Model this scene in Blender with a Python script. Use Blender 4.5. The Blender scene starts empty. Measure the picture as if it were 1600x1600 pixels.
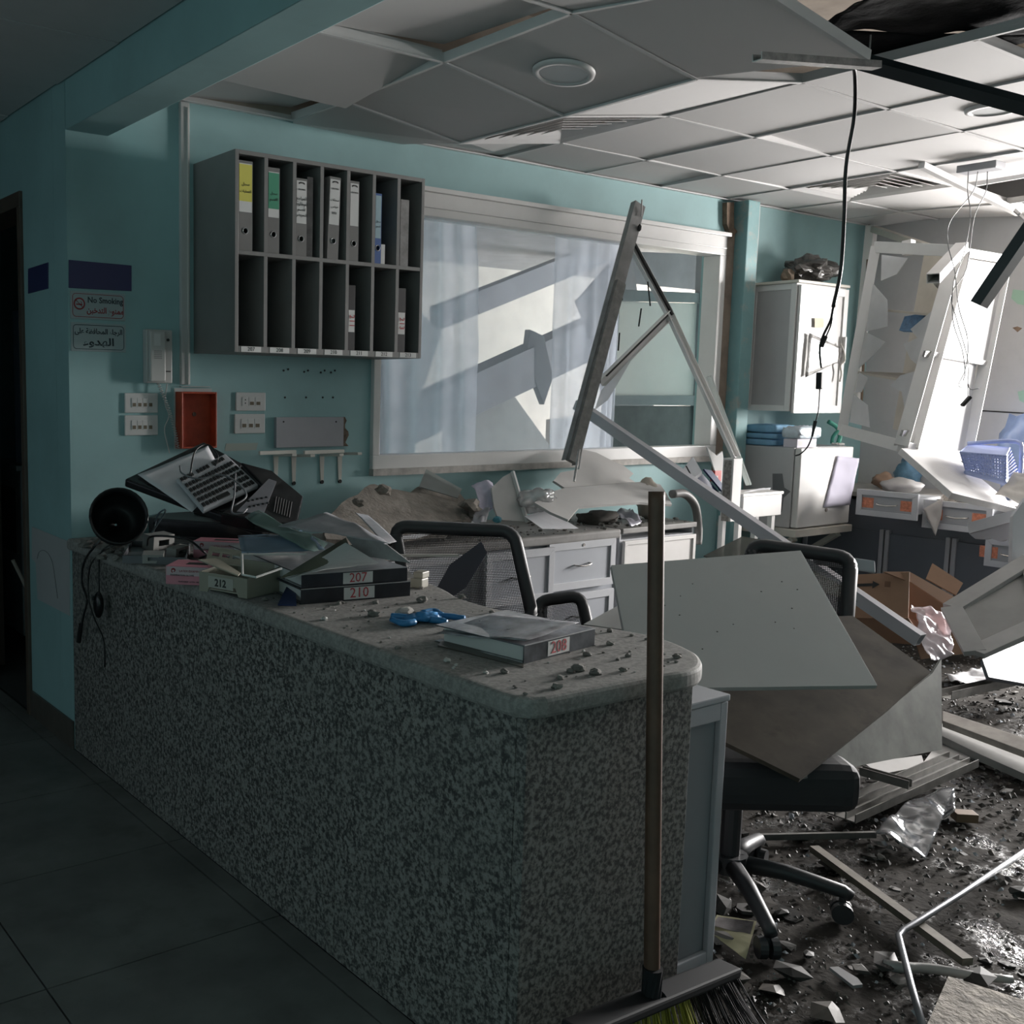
import bpy, bmesh, math, random
from mathutils import Vector, Matrix, noise
R = math.radians
V = Vector
rnd = random.Random(7)
scn = bpy.context.scene
COL = scn.collection

# ------------------------------------------------------------------ camera
F, CX, CYP = 1640.92, 528.9, 800.0           # focal length and principal point in pixels of the 1600 frame
YAW, PIT, ROL, H = R(34.44), R(6.72), R(0.82), 1.46
_f = V((math.sin(YAW)*math.cos(PIT), math.cos(YAW)*math.cos(PIT), -math.sin(PIT)))
_r0 = V((math.cos(YAW), -math.sin(YAW), 0)); _u0 = _r0.cross(_f)
_r = math.cos(ROL)*_r0 + math.sin(ROL)*_u0
_u = -math.sin(ROL)*_r0 + math.cos(ROL)*_u0
CAM = V((0, 0, H))
cam_d = bpy.data.cameras.new('camera'); cam = bpy.data.objects.new('camera', cam_d); COL.objects.link(cam)
cam_d.sensor_fit = 'HORIZONTAL'; cam_d.sensor_width = 36.0; cam_d.lens = F/1600*36
cam_d.shift_x = (800-CX)/1600; cam_d.shift_y = 0
cam_d.clip_start = 0.02; cam_d.clip_end = 200
cam.matrix_world = Matrix(((_r.x, _u.x, -_f.x, 0), (_r.y, _u.y, -_f.y, 0), (_r.z, _u.z, -_f.z, H), (0, 0, 0, 1)))
scn.camera = cam

# ------------------------------------------------------------------ world, light, exposure
world = bpy.data.worlds.new('world'); scn.world = world; world.use_nodes = True
bg = world.node_tree.nodes['Background']; bg.inputs[0].default_value = (0.62, 0.74, 0.9, 1); bg.inputs[1].default_value = 0.2
scn.view_settings.view_transform = 'Standard'; scn.view_settings.look = 'None'
scn.view_settings.gamma = 1.0; scn.view_settings.use_curve_mapping = False
scn.view_settings.exposure = 0.0
def area_light(name, loc, target, sx, sy, power, color):
    d = bpy.data.lights.new(name, 'AREA'); d.shape = 'RECTANGLE'; d.size = sx; d.size_y = sy; d.energy = power; d.color = color
    o = bpy.data.objects.new(name, d); COL.objects.link(o); o.location = loc
    o.rotation_euler = (V(target)-V(loc)).to_track_quat('-Z', 'Y').to_euler()
    return o
# daylight: the torn-open outer wall to the right, the open outer side of the room behind the window, a doorway on the far side of the corridor
area_light('daylight_right_offscreen', (9.3, 1.75, 1.74), (3.0, 3.2, 1.9), 1.9, 1.4, 980, (1.0, 0.97, 0.945))
area_light('daylight_back_room_offscreen', (13.6, 5.5, 1.7), (5.0, 6.6, 1.3), 3.0, 2.2, 1900, (1.0, 0.97, 0.94))
area_light('daylight_corridor_offscreen', (-2.4, 3.5, 1.35), (1.45, 3.5, 1.1), 1.3, 1.7, 3.0, (0.78, 0.89, 1.0))

# ------------------------------------------------------------------ pixel -> point on a known plane of the room
def at(px, py, X=None, Y=None, Z=None, D=None):
    d = ((px-CX)*_r - (py-CYP)*_u + F*_f)/F
    if X is not None: s = X/d.x
    elif Y is not None: s = Y/d.y
    elif Z is not None: s = (Z-H)/d.z
    else: s = D
    return CAM + d*s

# ------------------------------------------------------------------ materials
MATS = {}
def mat(name, color, rough=0.6, metal=0.0, var=0.0, vscale=6.0, bump=0.0, bscale=30.0, dust=0.0, dustc=(0.42, 0.40, 0.37), alpha=1.0, trans=0.0, emit=None, spec=0.5, dirt=0.0, dirtc=(0.12, 0.11, 0.1), dscale=3.0):
    if name in MATS: return MATS[name]
    m = bpy.data.materials.new(name); m.use_nodes = True; MATS[name] = m
    nt = m.node_tree; n = nt.nodes; l = nt.links; p = n['Principled BSDF']
    p.inputs['Roughness'].default_value = rough; p.inputs['Metallic'].default_value = metal
    p.inputs['Specular IOR Level'].default_value = spec
    c = (*color, 1); p.inputs['Base Color'].default_value = c
    tc = n.new('ShaderNodeTexCoord'); co = tc.outputs['Object']
    geo = n.new('ShaderNodeNewGeometry'); wp = geo.outputs['Position']
    last = None
    def mix(a, b, fac):
        x = n.new('ShaderNodeMix'); x.data_type = 'RGBA'
        if hasattr(fac, 'type') and not isinstance(fac, float): l.new(fac, x.inputs['Factor'])
        else: x.inputs['Factor'].default_value = fac
        for s, v in (('A', a), ('B', b)):
            sock = [i for i in x.inputs if i.name == s and i.type == 'RGBA'][0]
            if isinstance(v, tuple): sock.default_value = v
            else: l.new(v, sock)
        return [o for o in x.outputs if o.type == 'RGBA'][0]
    def nz(scale, detail=4, rough=0.6, src=None):
        t = n.new('ShaderNodeTexNoise'); t.inputs['Scale'].default_value = scale; t.inputs['Detail'].default_value = detail; t.inputs['Roughness'].default_value = rough
        l.new(src or wp, t.inputs['Vector']); return t.outputs['Fac']
    def ramp(src, a, b):
        r = n.new('ShaderNodeMapRange'); r.inputs['From Min'].default_value = a; r.inputs['From Max'].default_value = b; l.new(src, r.inputs['Value']); return r.outputs['Result']
    cur = c
    if var > 0:
        f = ramp(nz(vscale), 0.3, 0.7)
        lo = tuple(x*(1-var) for x in color)+(1,); hi = tuple(min(1, x*(1+var*0.6)) for x in color)+(1,)
        cur = mix(lo, hi, f)
    if dirt > 0:
        f = ramp(nz(dscale, 8, 0.7), 0.52, 0.72)
        k = n.new('ShaderNodeMath'); k.operation = 'MULTIPLY'; k.inputs[1].default_value = dirt; l.new(f, k.inputs[0])
        cur = mix(cur, (*dirtc, 1), k.outputs[0])
    if dust > 0:
        s = n.new('ShaderNodeSeparateXYZ'); l.new(geo.outputs['Normal'], s.inputs[0])
        f = ramp(s.outputs['Z'], 0.45, 0.9); g = ramp(nz(9, 6, 0.7), 0.25, 0.6)
        k = n.new('ShaderNodeMath'); k.operation = 'MULTIPLY'; l.new(f, k.inputs[0]); l.new(g, k.inputs[1])
        k2 = n.new('ShaderNodeMath'); k2.operation = 'MULTIPLY'; k2.inputs[1].default_value = dust; l.new(k.outputs[0], k2.inputs[0])
        cur = mix(cur, (*dustc, 1), k2.outputs[0])
    if not isinstance(cur, tuple): l.new(cur, p.inputs['Base Color'])
    if bump > 0:
        b = n.new('ShaderNodeBump'); b.inputs['Strength'].default_value = bump; b.inputs['Distance'].default_value = 0.01
        l.new(nz(bscale, 5), b.inputs['Height']); l.new(b.outputs[0], p.inputs['Normal'])
    if trans > 0:
        p.inputs['Transmission Weight'].default_value = trans; p.inputs['IOR'].default_value = 1.15
    if alpha < 1:
        p.inputs['Alpha'].default_value = alpha
    if emit:
        p.inputs['Emission Color'].default_value = (*emit[:3], 1); p.inputs['Emission Strength'].default_value = emit[3]
    return m

def film_mat(name, clear, dust=0.25, tint=(0.85, 0.88, 0.92), gloss=0.12, rough=0.08, wr=0.0):
    """thin see-through sheet: clear part, dusty part and a gloss"""
    if name in MATS: return MATS[name]
    m = bpy.data.materials.new(name); m.use_nodes = True; MATS[name] = m
    nt = m.node_tree; n = nt.nodes; l = nt.links; n.remove(n['Principled BSDF'])
    out = [x for x in n if x.type == 'OUTPUT_MATERIAL'][0]
    t = n.new('ShaderNodeBsdfTransparent'); t.inputs[0].default_value = (*[min(1, .6+.4*c) for c in tint], 1)
    d = n.new('ShaderNodeBsdfDiffuse'); d.inputs[0].default_value = (*tint, 1)
    tl = n.new('ShaderNodeBsdfTranslucent'); tl.inputs[0].default_value = (*tint, 1)
    g = n.new('ShaderNodeBsdfGlossy'); g.inputs['Roughness'].default_value = rough
    m0 = n.new('ShaderNodeMixShader'); m0.inputs[0].default_value = 0.5; l.new(d.outputs[0], m0.inputs[1]); l.new(tl.outputs[0], m0.inputs[2])
    m1 = n.new('ShaderNodeMixShader'); l.new(t.outputs[0], m1.inputs[1]); l.new(m0.outputs[0], m1.inputs[2])
    geo = n.new('ShaderNodeNewGeometry'); nz = n.new('ShaderNodeTexNoise'); nz.inputs['Scale'].default_value = 4; nz.inputs['Detail'].default_value = 6; l.new(geo.outputs['Position'], nz.inputs['Vector'])
    mr = n.new('ShaderNodeMapRange'); mr.inputs['From Min'].default_value = 0.3; mr.inputs['From Max'].default_value = 0.7
    mr.inputs['To Min'].default_value = max(0, 1-clear-dust*0.5); mr.inputs['To Max'].default_value = min(1, 1-clear+dust*0.5)
    l.new(nz.outputs['Fac'], mr.inputs['Value']); l.new(mr.outputs[0], m1.inputs[0])
    fr = n.new('ShaderNodeLayerWeight'); fr.inputs[0].default_value = gloss
    m2 = n.new('ShaderNodeMixShader'); l.new(fr.outputs['Fresnel'], m2.inputs[0]); l.new(m1.outputs[0], m2.inputs[1]); l.new(g.outputs[0], m2.inputs[2])
    if wr > 0:
        b = n.new('ShaderNodeBump'); b.inputs['Strength'].default_value = wr; n2 = n.new('ShaderNodeTexNoise'); n2.inputs['Scale'].default_value = 40; l.new(geo.outputs['Position'], n2.inputs['Vector']); l.new(n2.outputs['Fac'], b.inputs['Height']); l.new(b.outputs[0], g.inputs['Normal']); l.new(b.outputs[0], d.inputs['Normal'])
    l.new(m2.outputs[0], out.inputs[0])
    return m

def granite_mat(name, dust):
    m = bpy.data.materials.new(name); m.use_nodes = True; MATS[name] = m
    nt = m.node_tree; n = nt.nodes; l = nt.links; p = n['Principled BSDF']
    geo = n.new('ShaderNodeNewGeometry')
    t = n.new('ShaderNodeTexNoise'); t.inputs['Scale'].default_value = 88; t.inputs['Detail'].default_value = 3; t.inputs['Roughness'].default_value = .65; l.new(geo.outputs['Position'], t.inputs['Vector'])
    r = n.new('ShaderNodeValToRGB'); e = r.color_ramp.elements
    e[0].position = .38; e[0].color = (.03, .031, .032, 1); e[1].position = .62; e[1].color = (.27, .262, .25, 1)
    x = e.new(.47); x.color = (.10, .099, .097, 1); x = e.new(.53); x.color = (.20, .188, .172, 1)
    l.new(t.outputs['Fac'], r.inputs[0])
    t2 = n.new('ShaderNodeTexNoise'); t2.inputs['Scale'].default_value = 5; t2.inputs['Detail'].default_value = 8; t2.inputs['Roughness'].default_value = .75; l.new(geo.outputs['Position'], t2.inputs['Vector'])
    mr = n.new('ShaderNodeMapRange'); mr.inputs['From Min'].default_value = .3; mr.inputs['From Max'].default_value = .62
    mr.inputs['To Min'].default_value = dust*.55; mr.inputs['To Max'].default_value = dust; l.new(t2.outputs['Fac'], mr.inputs['Value'])
    mx = n.new('ShaderNodeMix'); mx.data_type = 'RGBA'; l.new(mr.outputs[0], mx.inputs['Factor'])
    a = [i for i in mx.inputs if i.name == 'A' and i.type == 'RGBA'][0]; b = [i for i in mx.inputs if i.name == 'B' and i.type == 'RGBA'][0]
    l.new(r.outputs[0], a); b.default_value = (.33, .32, .305, 1)
    l.new([o for o in mx.outputs if o.type == 'RGBA'][0], p.inputs['Base Color'])
    p.inputs['Roughness'].default_value = .45 + .45*dust
    return m

TEAL = mat('teal_wall_paint', (0.29, 0.465, 0.475), 0.62, var=0.10, vscale=2.5, dirt=0.25, dirtc=(0.19, 0.27, 0.27), dscale=2.0)
TEALD = TEAL
GREYWALL = mat('grey_wall_panel', (0.42, 0.42, 0.43), 0.45, var=0.05, vscale=2, dirt=0.12)
CEILT = mat('ceiling_tile_vinyl', (0.60, 0.585, 0.58), 0.7, var=0.03, vscale=1.5, dirt=0.12, dirtc=(.42, .40, .38), dscale=1.5)
CEILD = mat('ceiling_tile_corridor', (0.60, 0.585, 0.58), 0.75, var=0.05, dirt=0.15)
GRIDM = mat('white_grid_metal', (0.66, 0.645, 0.64), 0.45, var=0.05)
FLOORT = mat('corridor_floor_tile', (0.17, 0.168, 0.162), 0.45, var=0.35, vscale=3, dirt=0.5, dirtc=(0.07, 0.062, 0.055), dscale=4)
GROUT = mat('grout', (0.05, 0.05, 0.05), 0.9)
def wet_floor():
    m = mat('wet_sooty_floor', (0.042, 0.038, 0.034), 0.9, var=0.6, vscale=5, bump=0.5, bscale=30, spec=0.12, dirt=0.6, dirtc=(0.07, 0.063, 0.055), dscale=9)
    nt = m.node_tree; n = nt.nodes; l = nt.links; p = n['Principled BSDF']; geo = n.new('ShaderNodeNewGeometry')
    t = n.new('ShaderNodeTexNoise'); t.inputs['Scale'].default_value = 3.2; t.inputs['Detail'].default_value = 7; t.inputs['Roughness'].default_value = .68; l.new(geo.outputs['Position'], t.inputs['Vector'])
    for sock, lo, hi in (('Roughness', .9, .14), ('Specular IOR Level', .08, .5)):      # dry soot against puddles
        r = n.new('ShaderNodeMapRange'); r.inputs['From Min'].default_value = .53; r.inputs['From Max'].default_value = .57; r.inputs['To Min'].default_value = lo; r.inputs['To Max'].default_value = hi
        l.new(t.outputs['Fac'], r.inputs['Value']); l.new(r.outputs[0], p.inputs[sock])
    return m
WETF = wet_floor()
WHITEP = mat('white_painted_metal', (0.74, 0.72, 0.70), 0.4, var=0.05, vscale=5, dirt=0.15, dirtc=(.45, .42, .38))
ALU = mat('white_aluminium', (0.70, 0.685, 0.67), 0.35, var=0.04, dirt=0.12, dirtc=(.42, .4, .37), dscale=5)
DARK = mat('dark_void', (0.02, 0.02, 0.02), 0.9)
PLASTER = mat('plenum_concrete', (0.36, 0.31, 0.26), 0.9, var=0.2)
BROWN = mat('brown_door_wood', (0.09, 0.065, 0.05), 0.5, var=0.2, vscale=10)
BASEB = mat('brown_stone_skirting', (0.10, 0.085, 0.075), 0.4, var=0.2, vscale=20)
GRAN = granite_mat('speckled_granite', 0.10)
GRANTOP = granite_mat('dusty_granite', 0.72)
GLASS = film_mat('dusty_window_glass', 0.80, 0.14, gloss=0.10, rough=0.02, tint=(.80, .85, .92))
CURT = film_mat('sheer_curtain', 0.42, 0.2, tint=(.86, .88, .94), gloss=0.0, rough=.8)

# ------------------------------------------------------------------ mesh helpers
def wloc(o):
    v = V(o.location)
    while o.parent: o = o.parent; v += o.location
    return v
def tag(o, label=None, cat=None, group=None, kind=None):
    if label: o['label'] = label
    if cat: o['category'] = cat
    if group: o['group'] = group
    if kind: o['kind'] = kind
    return o
def thing(name, loc, label, cat, group=None):
    o = bpy.data.objects.new(name, None); COL.objects.link(o); o.location = V(loc); o.empty_display_size = .1
    return tag(o, label, cat, group)
class B:
    """collects geometry in world coordinates; obj() links it as one mesh object whose origin is its base"""
    def __init__(s): s.v = []; s.f = []; s.m = []
    def add(s, vs, fs, mi=0):
        k = len(s.v); s.v += [V(x) for x in vs]; s.f += [tuple(i+k for i in f) for f in fs]; s.m += [mi]*len(fs); return s
    def box(s, lo, hi, mi=0, M=None):
        (a, b, c), (d, e, f) = lo, hi
        vs = [V(p) for p in ((a, b, c), (d, b, c), (d, e, c), (a, e, c), (a, b, f), (d, b, f), (d, e, f), (a, e, f))]
        if M: vs = [M @ p for p in vs]
        return s.add(vs, [(3, 2, 1, 0), (4, 5, 6, 7), (0, 1, 5, 4), (1, 2, 6, 5), (2, 3, 7, 6), (3, 0, 4, 7)], mi)
    def prism(s, pts, vec, mi=0):
        pts = [V(p) for p in pts]; vec = V(vec); n = len(pts)
        nn = sum(((pts[i]-pts[0]).cross(pts[(i+1) % n]-pts[0]) for i in range(1, n-1)), V((0, 0, 0)))
        if nn.dot(vec) > 0: pts = pts[::-1]
        return s.add(pts+[p+vec for p in pts], [tuple(range(n)), tuple(range(2*n-1, n-1, -1))]+[(i, n+i, n+(i+1) % n, (i+1) % n)[::-1] for i in range(n)][:], mi)
    def slab(s, pts, t, mi=0):
        """flat polygon given by its visible face, thickened away from the camera"""
        pts = [V(p) for p in pts]; c = sum(pts, V((0, 0, 0)))/len(pts)
        if len(pts) > 3:      # make the face truly flat
            n0 = V((0, 0, 0))
            for i in range(len(pts)): n0 += (pts[i]-c).cross(pts[(i+1) % len(pts)]-c)
            n0.normalize()
            if abs(n0.dot((c-CAM).normalized())) > .12: pts = [CAM+(p-CAM)*((c-CAM).dot(n0)/(p-CAM).dot(n0)) for p in pts]
            else: pts = [p-n0*(p-c).dot(n0) for p in pts]
        nn = sum(((pts[i]-pts[0]).cross(pts[i+1]-pts[0]) for i in range(1, len(pts)-1)), V((0, 0, 0))).normalized()
        if nn.dot(c-CAM) < 0: nn = -nn
        return s.prism(pts, nn*t, mi)
    def bar(s, a, b, w, h, up=(0, 0, 1), mi=0, prof=None):
        a, b = V(a), V(b); d = (b-a).normalized(); x = d.cross(V(up)).normalized(); y = x.cross(d)
        pr = prof or [(-w/2, -h/2), (w/2, -h/2), (w/2, h/2), (-w/2, h/2)]
        return s.prism([a+x*p+y*q for p, q in pr], b-a, mi)
    def channel(s, a, b, w, h, t=.003, up=(0, 0, 1), mi=0):
        """open C profile: web w wide with two flanges h deep"""
        return s.bar(a, b, w, h, up, mi, [(-w/2, 0), (w/2, 0), (w/2, h), (w/2-t, h), (w/2-t, t), (-w/2+t, t), (-w/2+t, h), (-w/2, h)])
    def tube(s, pts, r, n=7, mi=0, smooth=0):
        pts = [V(p) for p in pts]
        if smooth: pts = spline(pts, smooth)
        k = len(s.v); m = len(pts); up = V((0.13, 0.21, 1)).normalized(); rs = r if isinstance(r, (list, tuple)) else None
        for i, p in enumerate(pts):
            d = (pts[min(i+1, m-1)]-pts[max(i-1, 0)]).normalized()
            x = d.cross(up)
            if x.length < .05: x = d.cross(V((1, 0, 0)))
            x.normalize(); y = d.cross(x)
            rr = rs[min(len(rs)-1, int(i*len(rs)/m))] if rs else r
            for j in range(n): a = 2*math.pi*j/n; s.v.append(p+x*rr*math.cos(a)+y*rr*math.sin(a))
        for i in range(m-1):
            for j in range(n): s.f.append((k+i*n+j, k+i*n+(j+1) % n, k+(i+1)*n+(j+1) % n, k+(i+1)*n+j)); s.m.append(mi)
        s.f.append(tuple(k+j for j in range(n-1, -1, -1))); s.f.append(tuple(k+(m-1)*n+j for j in range(n))); s.m += [mi, mi]
        return s
    def cyl(s, a, b, r, n=16, mi=0, r2=None):
        return s.tube([a, b], [r, r2 if r2 is not None else r], n, mi)
    def sheet(s, c, nu, nv, amp=0.0, fr=6.0, seed=0, mi=0, fold=None, nrm=None):
        """four corners -> rumpled grid"""
        c = [V(p) for p in c]; k = len(s.v)
        nn = nrm or (c[1]-c[0]).cross(c[3]-c[0]).normalized()
        for j in range(nv+1):
            for i in range(nu+1):
                u, v = i/nu, j/nv
                p = c[0]*(1-u)*(1-v)+c[1]*u*(1-v)+c[2]*u*v+c[3]*(1-u)*v
                q = p*fr+V((seed*7.3, seed*3.1, seed*1.7))
                h = amp*(noise.noise(q)+.5*noise.noise(q*2.3))
                if fold: h += fold(u, v)
                s.v.append(p+nn*h)
        for j in range(nv):
            for i in range(nu):
                a = k+j*(nu+1)+i; s.f.append((a, a+1, a+nu+2, a+nu+1)); s.m.append(mi)
        return s
    def blob(s, c, size, seed=0, amp=.3, sub=2, fr=2.0, M=None, mi=0):
        bm = bmesh.new(); bmesh.ops.create_icosphere(bm, subdivisions=sub, radius=1)
        vs = []
        for v in bm.verts:
            h = 1+amp*noise.noise(v.co*fr+V((seed*5.1, seed*2.3, seed)))
            p = V((v.co.x*size[0], v.co.y*size[1], v.co.z*size[2]))*h
            vs.append((M @ p if M else p)+V(c))
        fs = [tuple(v.index for v in f.verts) for f in bm.faces]; bm.free()
        return s.add(vs, fs, mi)
    def obj(s, name, m, parent=None, bevel=0, smooth=False, solid=0, label=None, cat=None, group=None, kind=None, sub=0, seg=2):
        vs = s.v
        lo = V([min(p[i] for p in vs) for i in range(3)]); hi = V([max(p[i] for p in vs) for i in range(3)])
        o0 = V(((lo.x+hi.x)/2, (lo.y+hi.y)/2, lo.z))
        me = bpy.data.meshes.new(name); me.from_pydata([p-o0 for p in vs], [], s.f)
        for x in (m if isinstance(m, (list, tuple)) else [m]): me.materials.append(x)
        if isinstance(m, (list, tuple)): me.polygons.foreach_set('material_index', s.m)
        bm = bmesh.new(); bm.from_mesh(me)
        if not solid and not sub: bmesh.ops.recalc_face_normals(bm, faces=bm.faces)
        if bevel:
            try:
                es = [e for e in bm.edges if len(e.link_faces) == 2 and e.calc_face_angle(0) > .5]
                bmesh.ops.bevel(bm, geom=es, offset=bevel, segments=seg, affect='EDGES', profile=.6, clamp_overlap=True)
            except Exception as ex: print('bevel', name, ex)
        bm.to_mesh(me); bm.free()
        if smooth: me.polygons.foreach_set('use_smooth', [True]*len(me.polygons))
        o = bpy.data.objects.new(name, me); COL.objects.link(o)
        if parent: o.parent = parent; o.location = o0-wloc(parent)
        else: o.location = o0
        if solid:
            md = o.modifiers.new('thick', 'SOLIDIFY'); md.thickness = solid; md.offset = 0
        if sub:
            md = o.modifiers.new('sub', 'SUBSURF'); md.levels = sub; md.render_levels = sub
        return tag(o, label, cat, group, kind)
def spline(p, k):
    out = []
    for i in range(len(p)-1):
        a = p[i-1] if i else p[i]*2-p[1]; b, c = p[i], p[i+1]; d = p[i+2] if i+2 < len(p) else c*2-b
        for j in range(k):
            t = j/k; out.append(.5*((2*b)+(c-a)*t+(2*a-5*b+4*c-d)*t*t+(3*b-a-3*c+d)*t**3))
    out.append(p[-1]); return out
def copy_tree(o, loc=None, rotz=None, parent=None):
    c = o.copy(); COL.objects.link(c); c.parent = parent
    if loc is not None: c.location = loc
    if rotz is not None: c.rotation_euler.z = rotz
    for ch in list(o.children): copy_tree(ch, parent=c)
    return c
def text_mesh(body, size, org, ux, uy, m, name='lettering', parent=None, align='CENTER', bold=0.0, squash=1.0):
    """flat print: text laid out from org along ux with uy up, slightly proud of its surface"""
    c = bpy.data.curves.new(name, 'FONT'); c.body = body; c.size = size; c.align_x = align; c.align_y = 'CENTER'; c.offset = bold; c.resolution_u = 2; c.extrude = .0003
    t = bpy.data.objects.new('tmp_text', c); COL.objects.link(t)
    dg = bpy.context.evaluated_depsgraph_get(); me = bpy.data.meshes.new_from_object(t.evaluated_get(dg))
    bpy.data.objects.remove(t); bpy.data.curves.remove(c)
    ux = V(ux).normalized(); uy = V(uy).normalized(); n = ux.cross(uy)
    for v in me.vertices: v.co = ux*v.co.x*squash+uy*v.co.y+n*(v.co.z+.0005)
    me.materials.clear(); me.materials.append(m); me.name = name
    o = bpy.data.objects.new(name, me); COL.objects.link(o)
    if parent: o.parent = parent; o.location = V(org)-wloc(parent)
    else: o.location = V(org)
    return o
# Arabic letters in their joined shapes, laid out right to left
_AR = {'ا': ('\ufe8d', '\ufe8e'), 'ل': ('\ufedd', '\ufede', '\ufedf', '\ufee0'), 'ه': ('\ufee9', '\ufeea', '\ufeeb', '\ufeec'), 'د': ('\ufea9', '\ufeaa'), 'و': ('\ufeed', '\ufeee'), 'ء': ('\ufe80',),
       'م': ('\ufee1', '\ufee2', '\ufee3', '\ufee4'), 'ن': ('\ufee5', '\ufee6', '\ufee7', '\ufee8'), 'ع': ('\ufec9', '\ufeca', '\ufecb', '\ufecc'), 'ت': ('\ufe95', '\ufe96', '\ufe97', '\ufe98'),
       'خ': ('\ufea5', '\ufea6', '\ufea7', '\ufea8'), 'ي': ('\ufef1', '\ufef2', '\ufef3', '\ufef4'), 'ى': ('\ufeef', '\ufef0'), 'ر': ('\ufead', '\ufeae'), 'ج': ('\ufe9d', '\ufe9e', '\ufe9f', '\ufea0'), 'ح': ('\ufea1', '\ufea2', '\ufea3', '\ufea4'),
       'ف': ('\ufed1', '\ufed2', '\ufed3', '\ufed4'), 'ظ': ('\ufec5', '\ufec6', '\ufec7', '\ufec8'), 'ة': ('\ufe93', '\ufe94'), 'ض': ('\ufebd', '\ufebe', '\ufebf', '\ufec0'), 'ق': ('\ufed5', '\ufed6', '\ufed7', '\ufed8'), 'س': ('\ufeb1', '\ufeb2', '\ufeb3', '\ufeb4'), 'ب': ('\ufe8f', '\ufe90', '\ufe91', '\ufe92')}
def arabic(s):
    out = ''
    for i, ch in enumerate(s):
        g = _AR.get(ch)
        if not g: out += ch; continue
        pv = _AR.get(s[i-1]) if i else None; nx = _AR.get(s[i+1]) if i+1 < len(s) else None
        jp = bool(pv and len(pv) == 4 and len(g) > 1); jn = bool(len(g) == 4 and nx and len(nx) > 1)
        out += g[3] if jp and jn else g[1] if jp else g[2] if jn else g[0]
    return out[::-1]

# ------------------------------------------------------------------ the room shell
YW, XR, XL, ZC = 3.971, 7.1, 1.45, 2.595
TOP = 3.3
WX0, WX1, WZ0, WZ1 = 2.905, 5.45, 1.105, 2.385
b = B()
b.box((XL, YW, 0), (WX0, YW+.14, ZC+.02)); b.box((WX0, YW, 0), (WX1, YW+.14, WZ0)); b.box((WX0, YW, WZ1), (WX1, YW+.14, ZC+.02)); b.box((WX1, YW, 0), (XR+.1, YW+.14, ZC+.02))
b.obj('wall_back', TEAL, kind='structure')
B().box((XL, YW, ZC+.021), (XR+.1, YW+.14, TOP)).obj('wall_back_plenum', PLASTER, kind='structure')
# corridor wall: pillar, then a door opening
b = B(); b.box((XL, YW+.141, 0), (XL+.14, 4.49, TOP)); b.box((XL, 4.49, 2.26), (XL+.14, 5.45, TOP)); b.box((XL, 5.45, 0), (XL+.14, 9, TOP))
wl = b.obj('wall_left', TEAL, kind='structure')
B().box((XL-.012, YW, 0), (XL-.0005, 4.485, .115)).obj('baseboard_left', BASEB, kind='structure', bevel=.003)
# closed outer sides of the place, out of the frame
b = B(); b.box((-1.7, -4.2, 0), (-1.6, 2.9, TOP)); b.box((-1.7, 4.1, 0), (-1.6, 9, TOP)); b.box((-1.7, 2.9, 2.15), (-1.6, 4.1, TOP)); wls = b.obj('wall_corridor_side', TEAL, kind='structure')
B().box((-1.7, 9, 0), (XL, 9.1, TOP)).obj('wall_corridor_end', TEAL, kind='structure')
B().box((-1.7, -4.3, 0), (XR+.2, -4.2, TOP)).obj('wall_front', TEAL, kind='structure')
b = B(); b.box((XR, -4.2, 0), (XR+.1, -.2, TOP)); b.box((XR, -.2, 2.592), (XR+.1, 2.92, TOP)); b.box((XR, 2.92, 0), (XR+.1, YW-.001, TOP)); b.box((XR, -.2, 0), (XR+.1, 2.92, .08))
wr = b.obj('wall_right', GREYWALL, kind='structure')
# beam between corridor and station
B().box((XL, -4.2, 2.412), (1.62, YW-.001, ZC+.03)).obj('trim_1', TEALD, kind='structure', bevel=.004)
B().box((-1.7, -4.2, TOP), (XR+.2, YW+.14, TOP+.1)).obj('ceiling_slab', PLASTER, kind='structure')

B().box((XL, YW+.141, TOP), (3.3, 9.1, TOP+.1)).obj('ceiling_side_room', PLASTER, kind='structure')
B().box((XL, 9, 0), (3.3, 9.1, TOP)).obj('wall_side_room_end', TEAL, kind='structure')
B().box((7.2, -6, -.4), (18, 12, -.11)).obj('floor_outside', mat('outside_paving', (.42, .39, .35), .9, var=.2, vscale=2), kind='structure')
B().box((XR+.101, YW, -.1), (11.1, YW+.14, TOP)).obj('wall_outer', TEAL, kind='structure')
# floor: base slab, laid tiles on the corridor side
fl = B().box((-1.7, -4.2, -.1), (XL+.02, 9, -.012)).obj('floor', GROUT, kind='structure')
xs = [1.385-.6*i for i in range(6)][::-1]+[XL]
ys = [4.17-.6*i for i in range(10)][::-1]+[4.77, 5.37, 5.97, 6.57]
k = 0
for i in range(len(xs)-1):
    for j in range(len(ys)-1):
        if ys[j] < .9: continue
        g = .0025
        B().box((xs[i]+g, ys[j]+g, -.012), (xs[i+1]-g, ys[j+1]-g, rnd.uniform(-.001, .0))).obj('floor_tile', FLOORT, fl)
b = B(); b.sheet([(XL+.021, -4.2, -.004), (XR, -4.2, -.004), (XR, YW, -.004), (XL+.021, YW, -.004)], 190, 200, amp=.006, fr=9, seed=2)
b.obj('floor_station', WETF, kind='structure', smooth=True)
B().box((XL+.02, YW+.14, -.1), (XL+3.2, 9, -.005)).obj('floor_side_room', GROUT, kind='structure')

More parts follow.
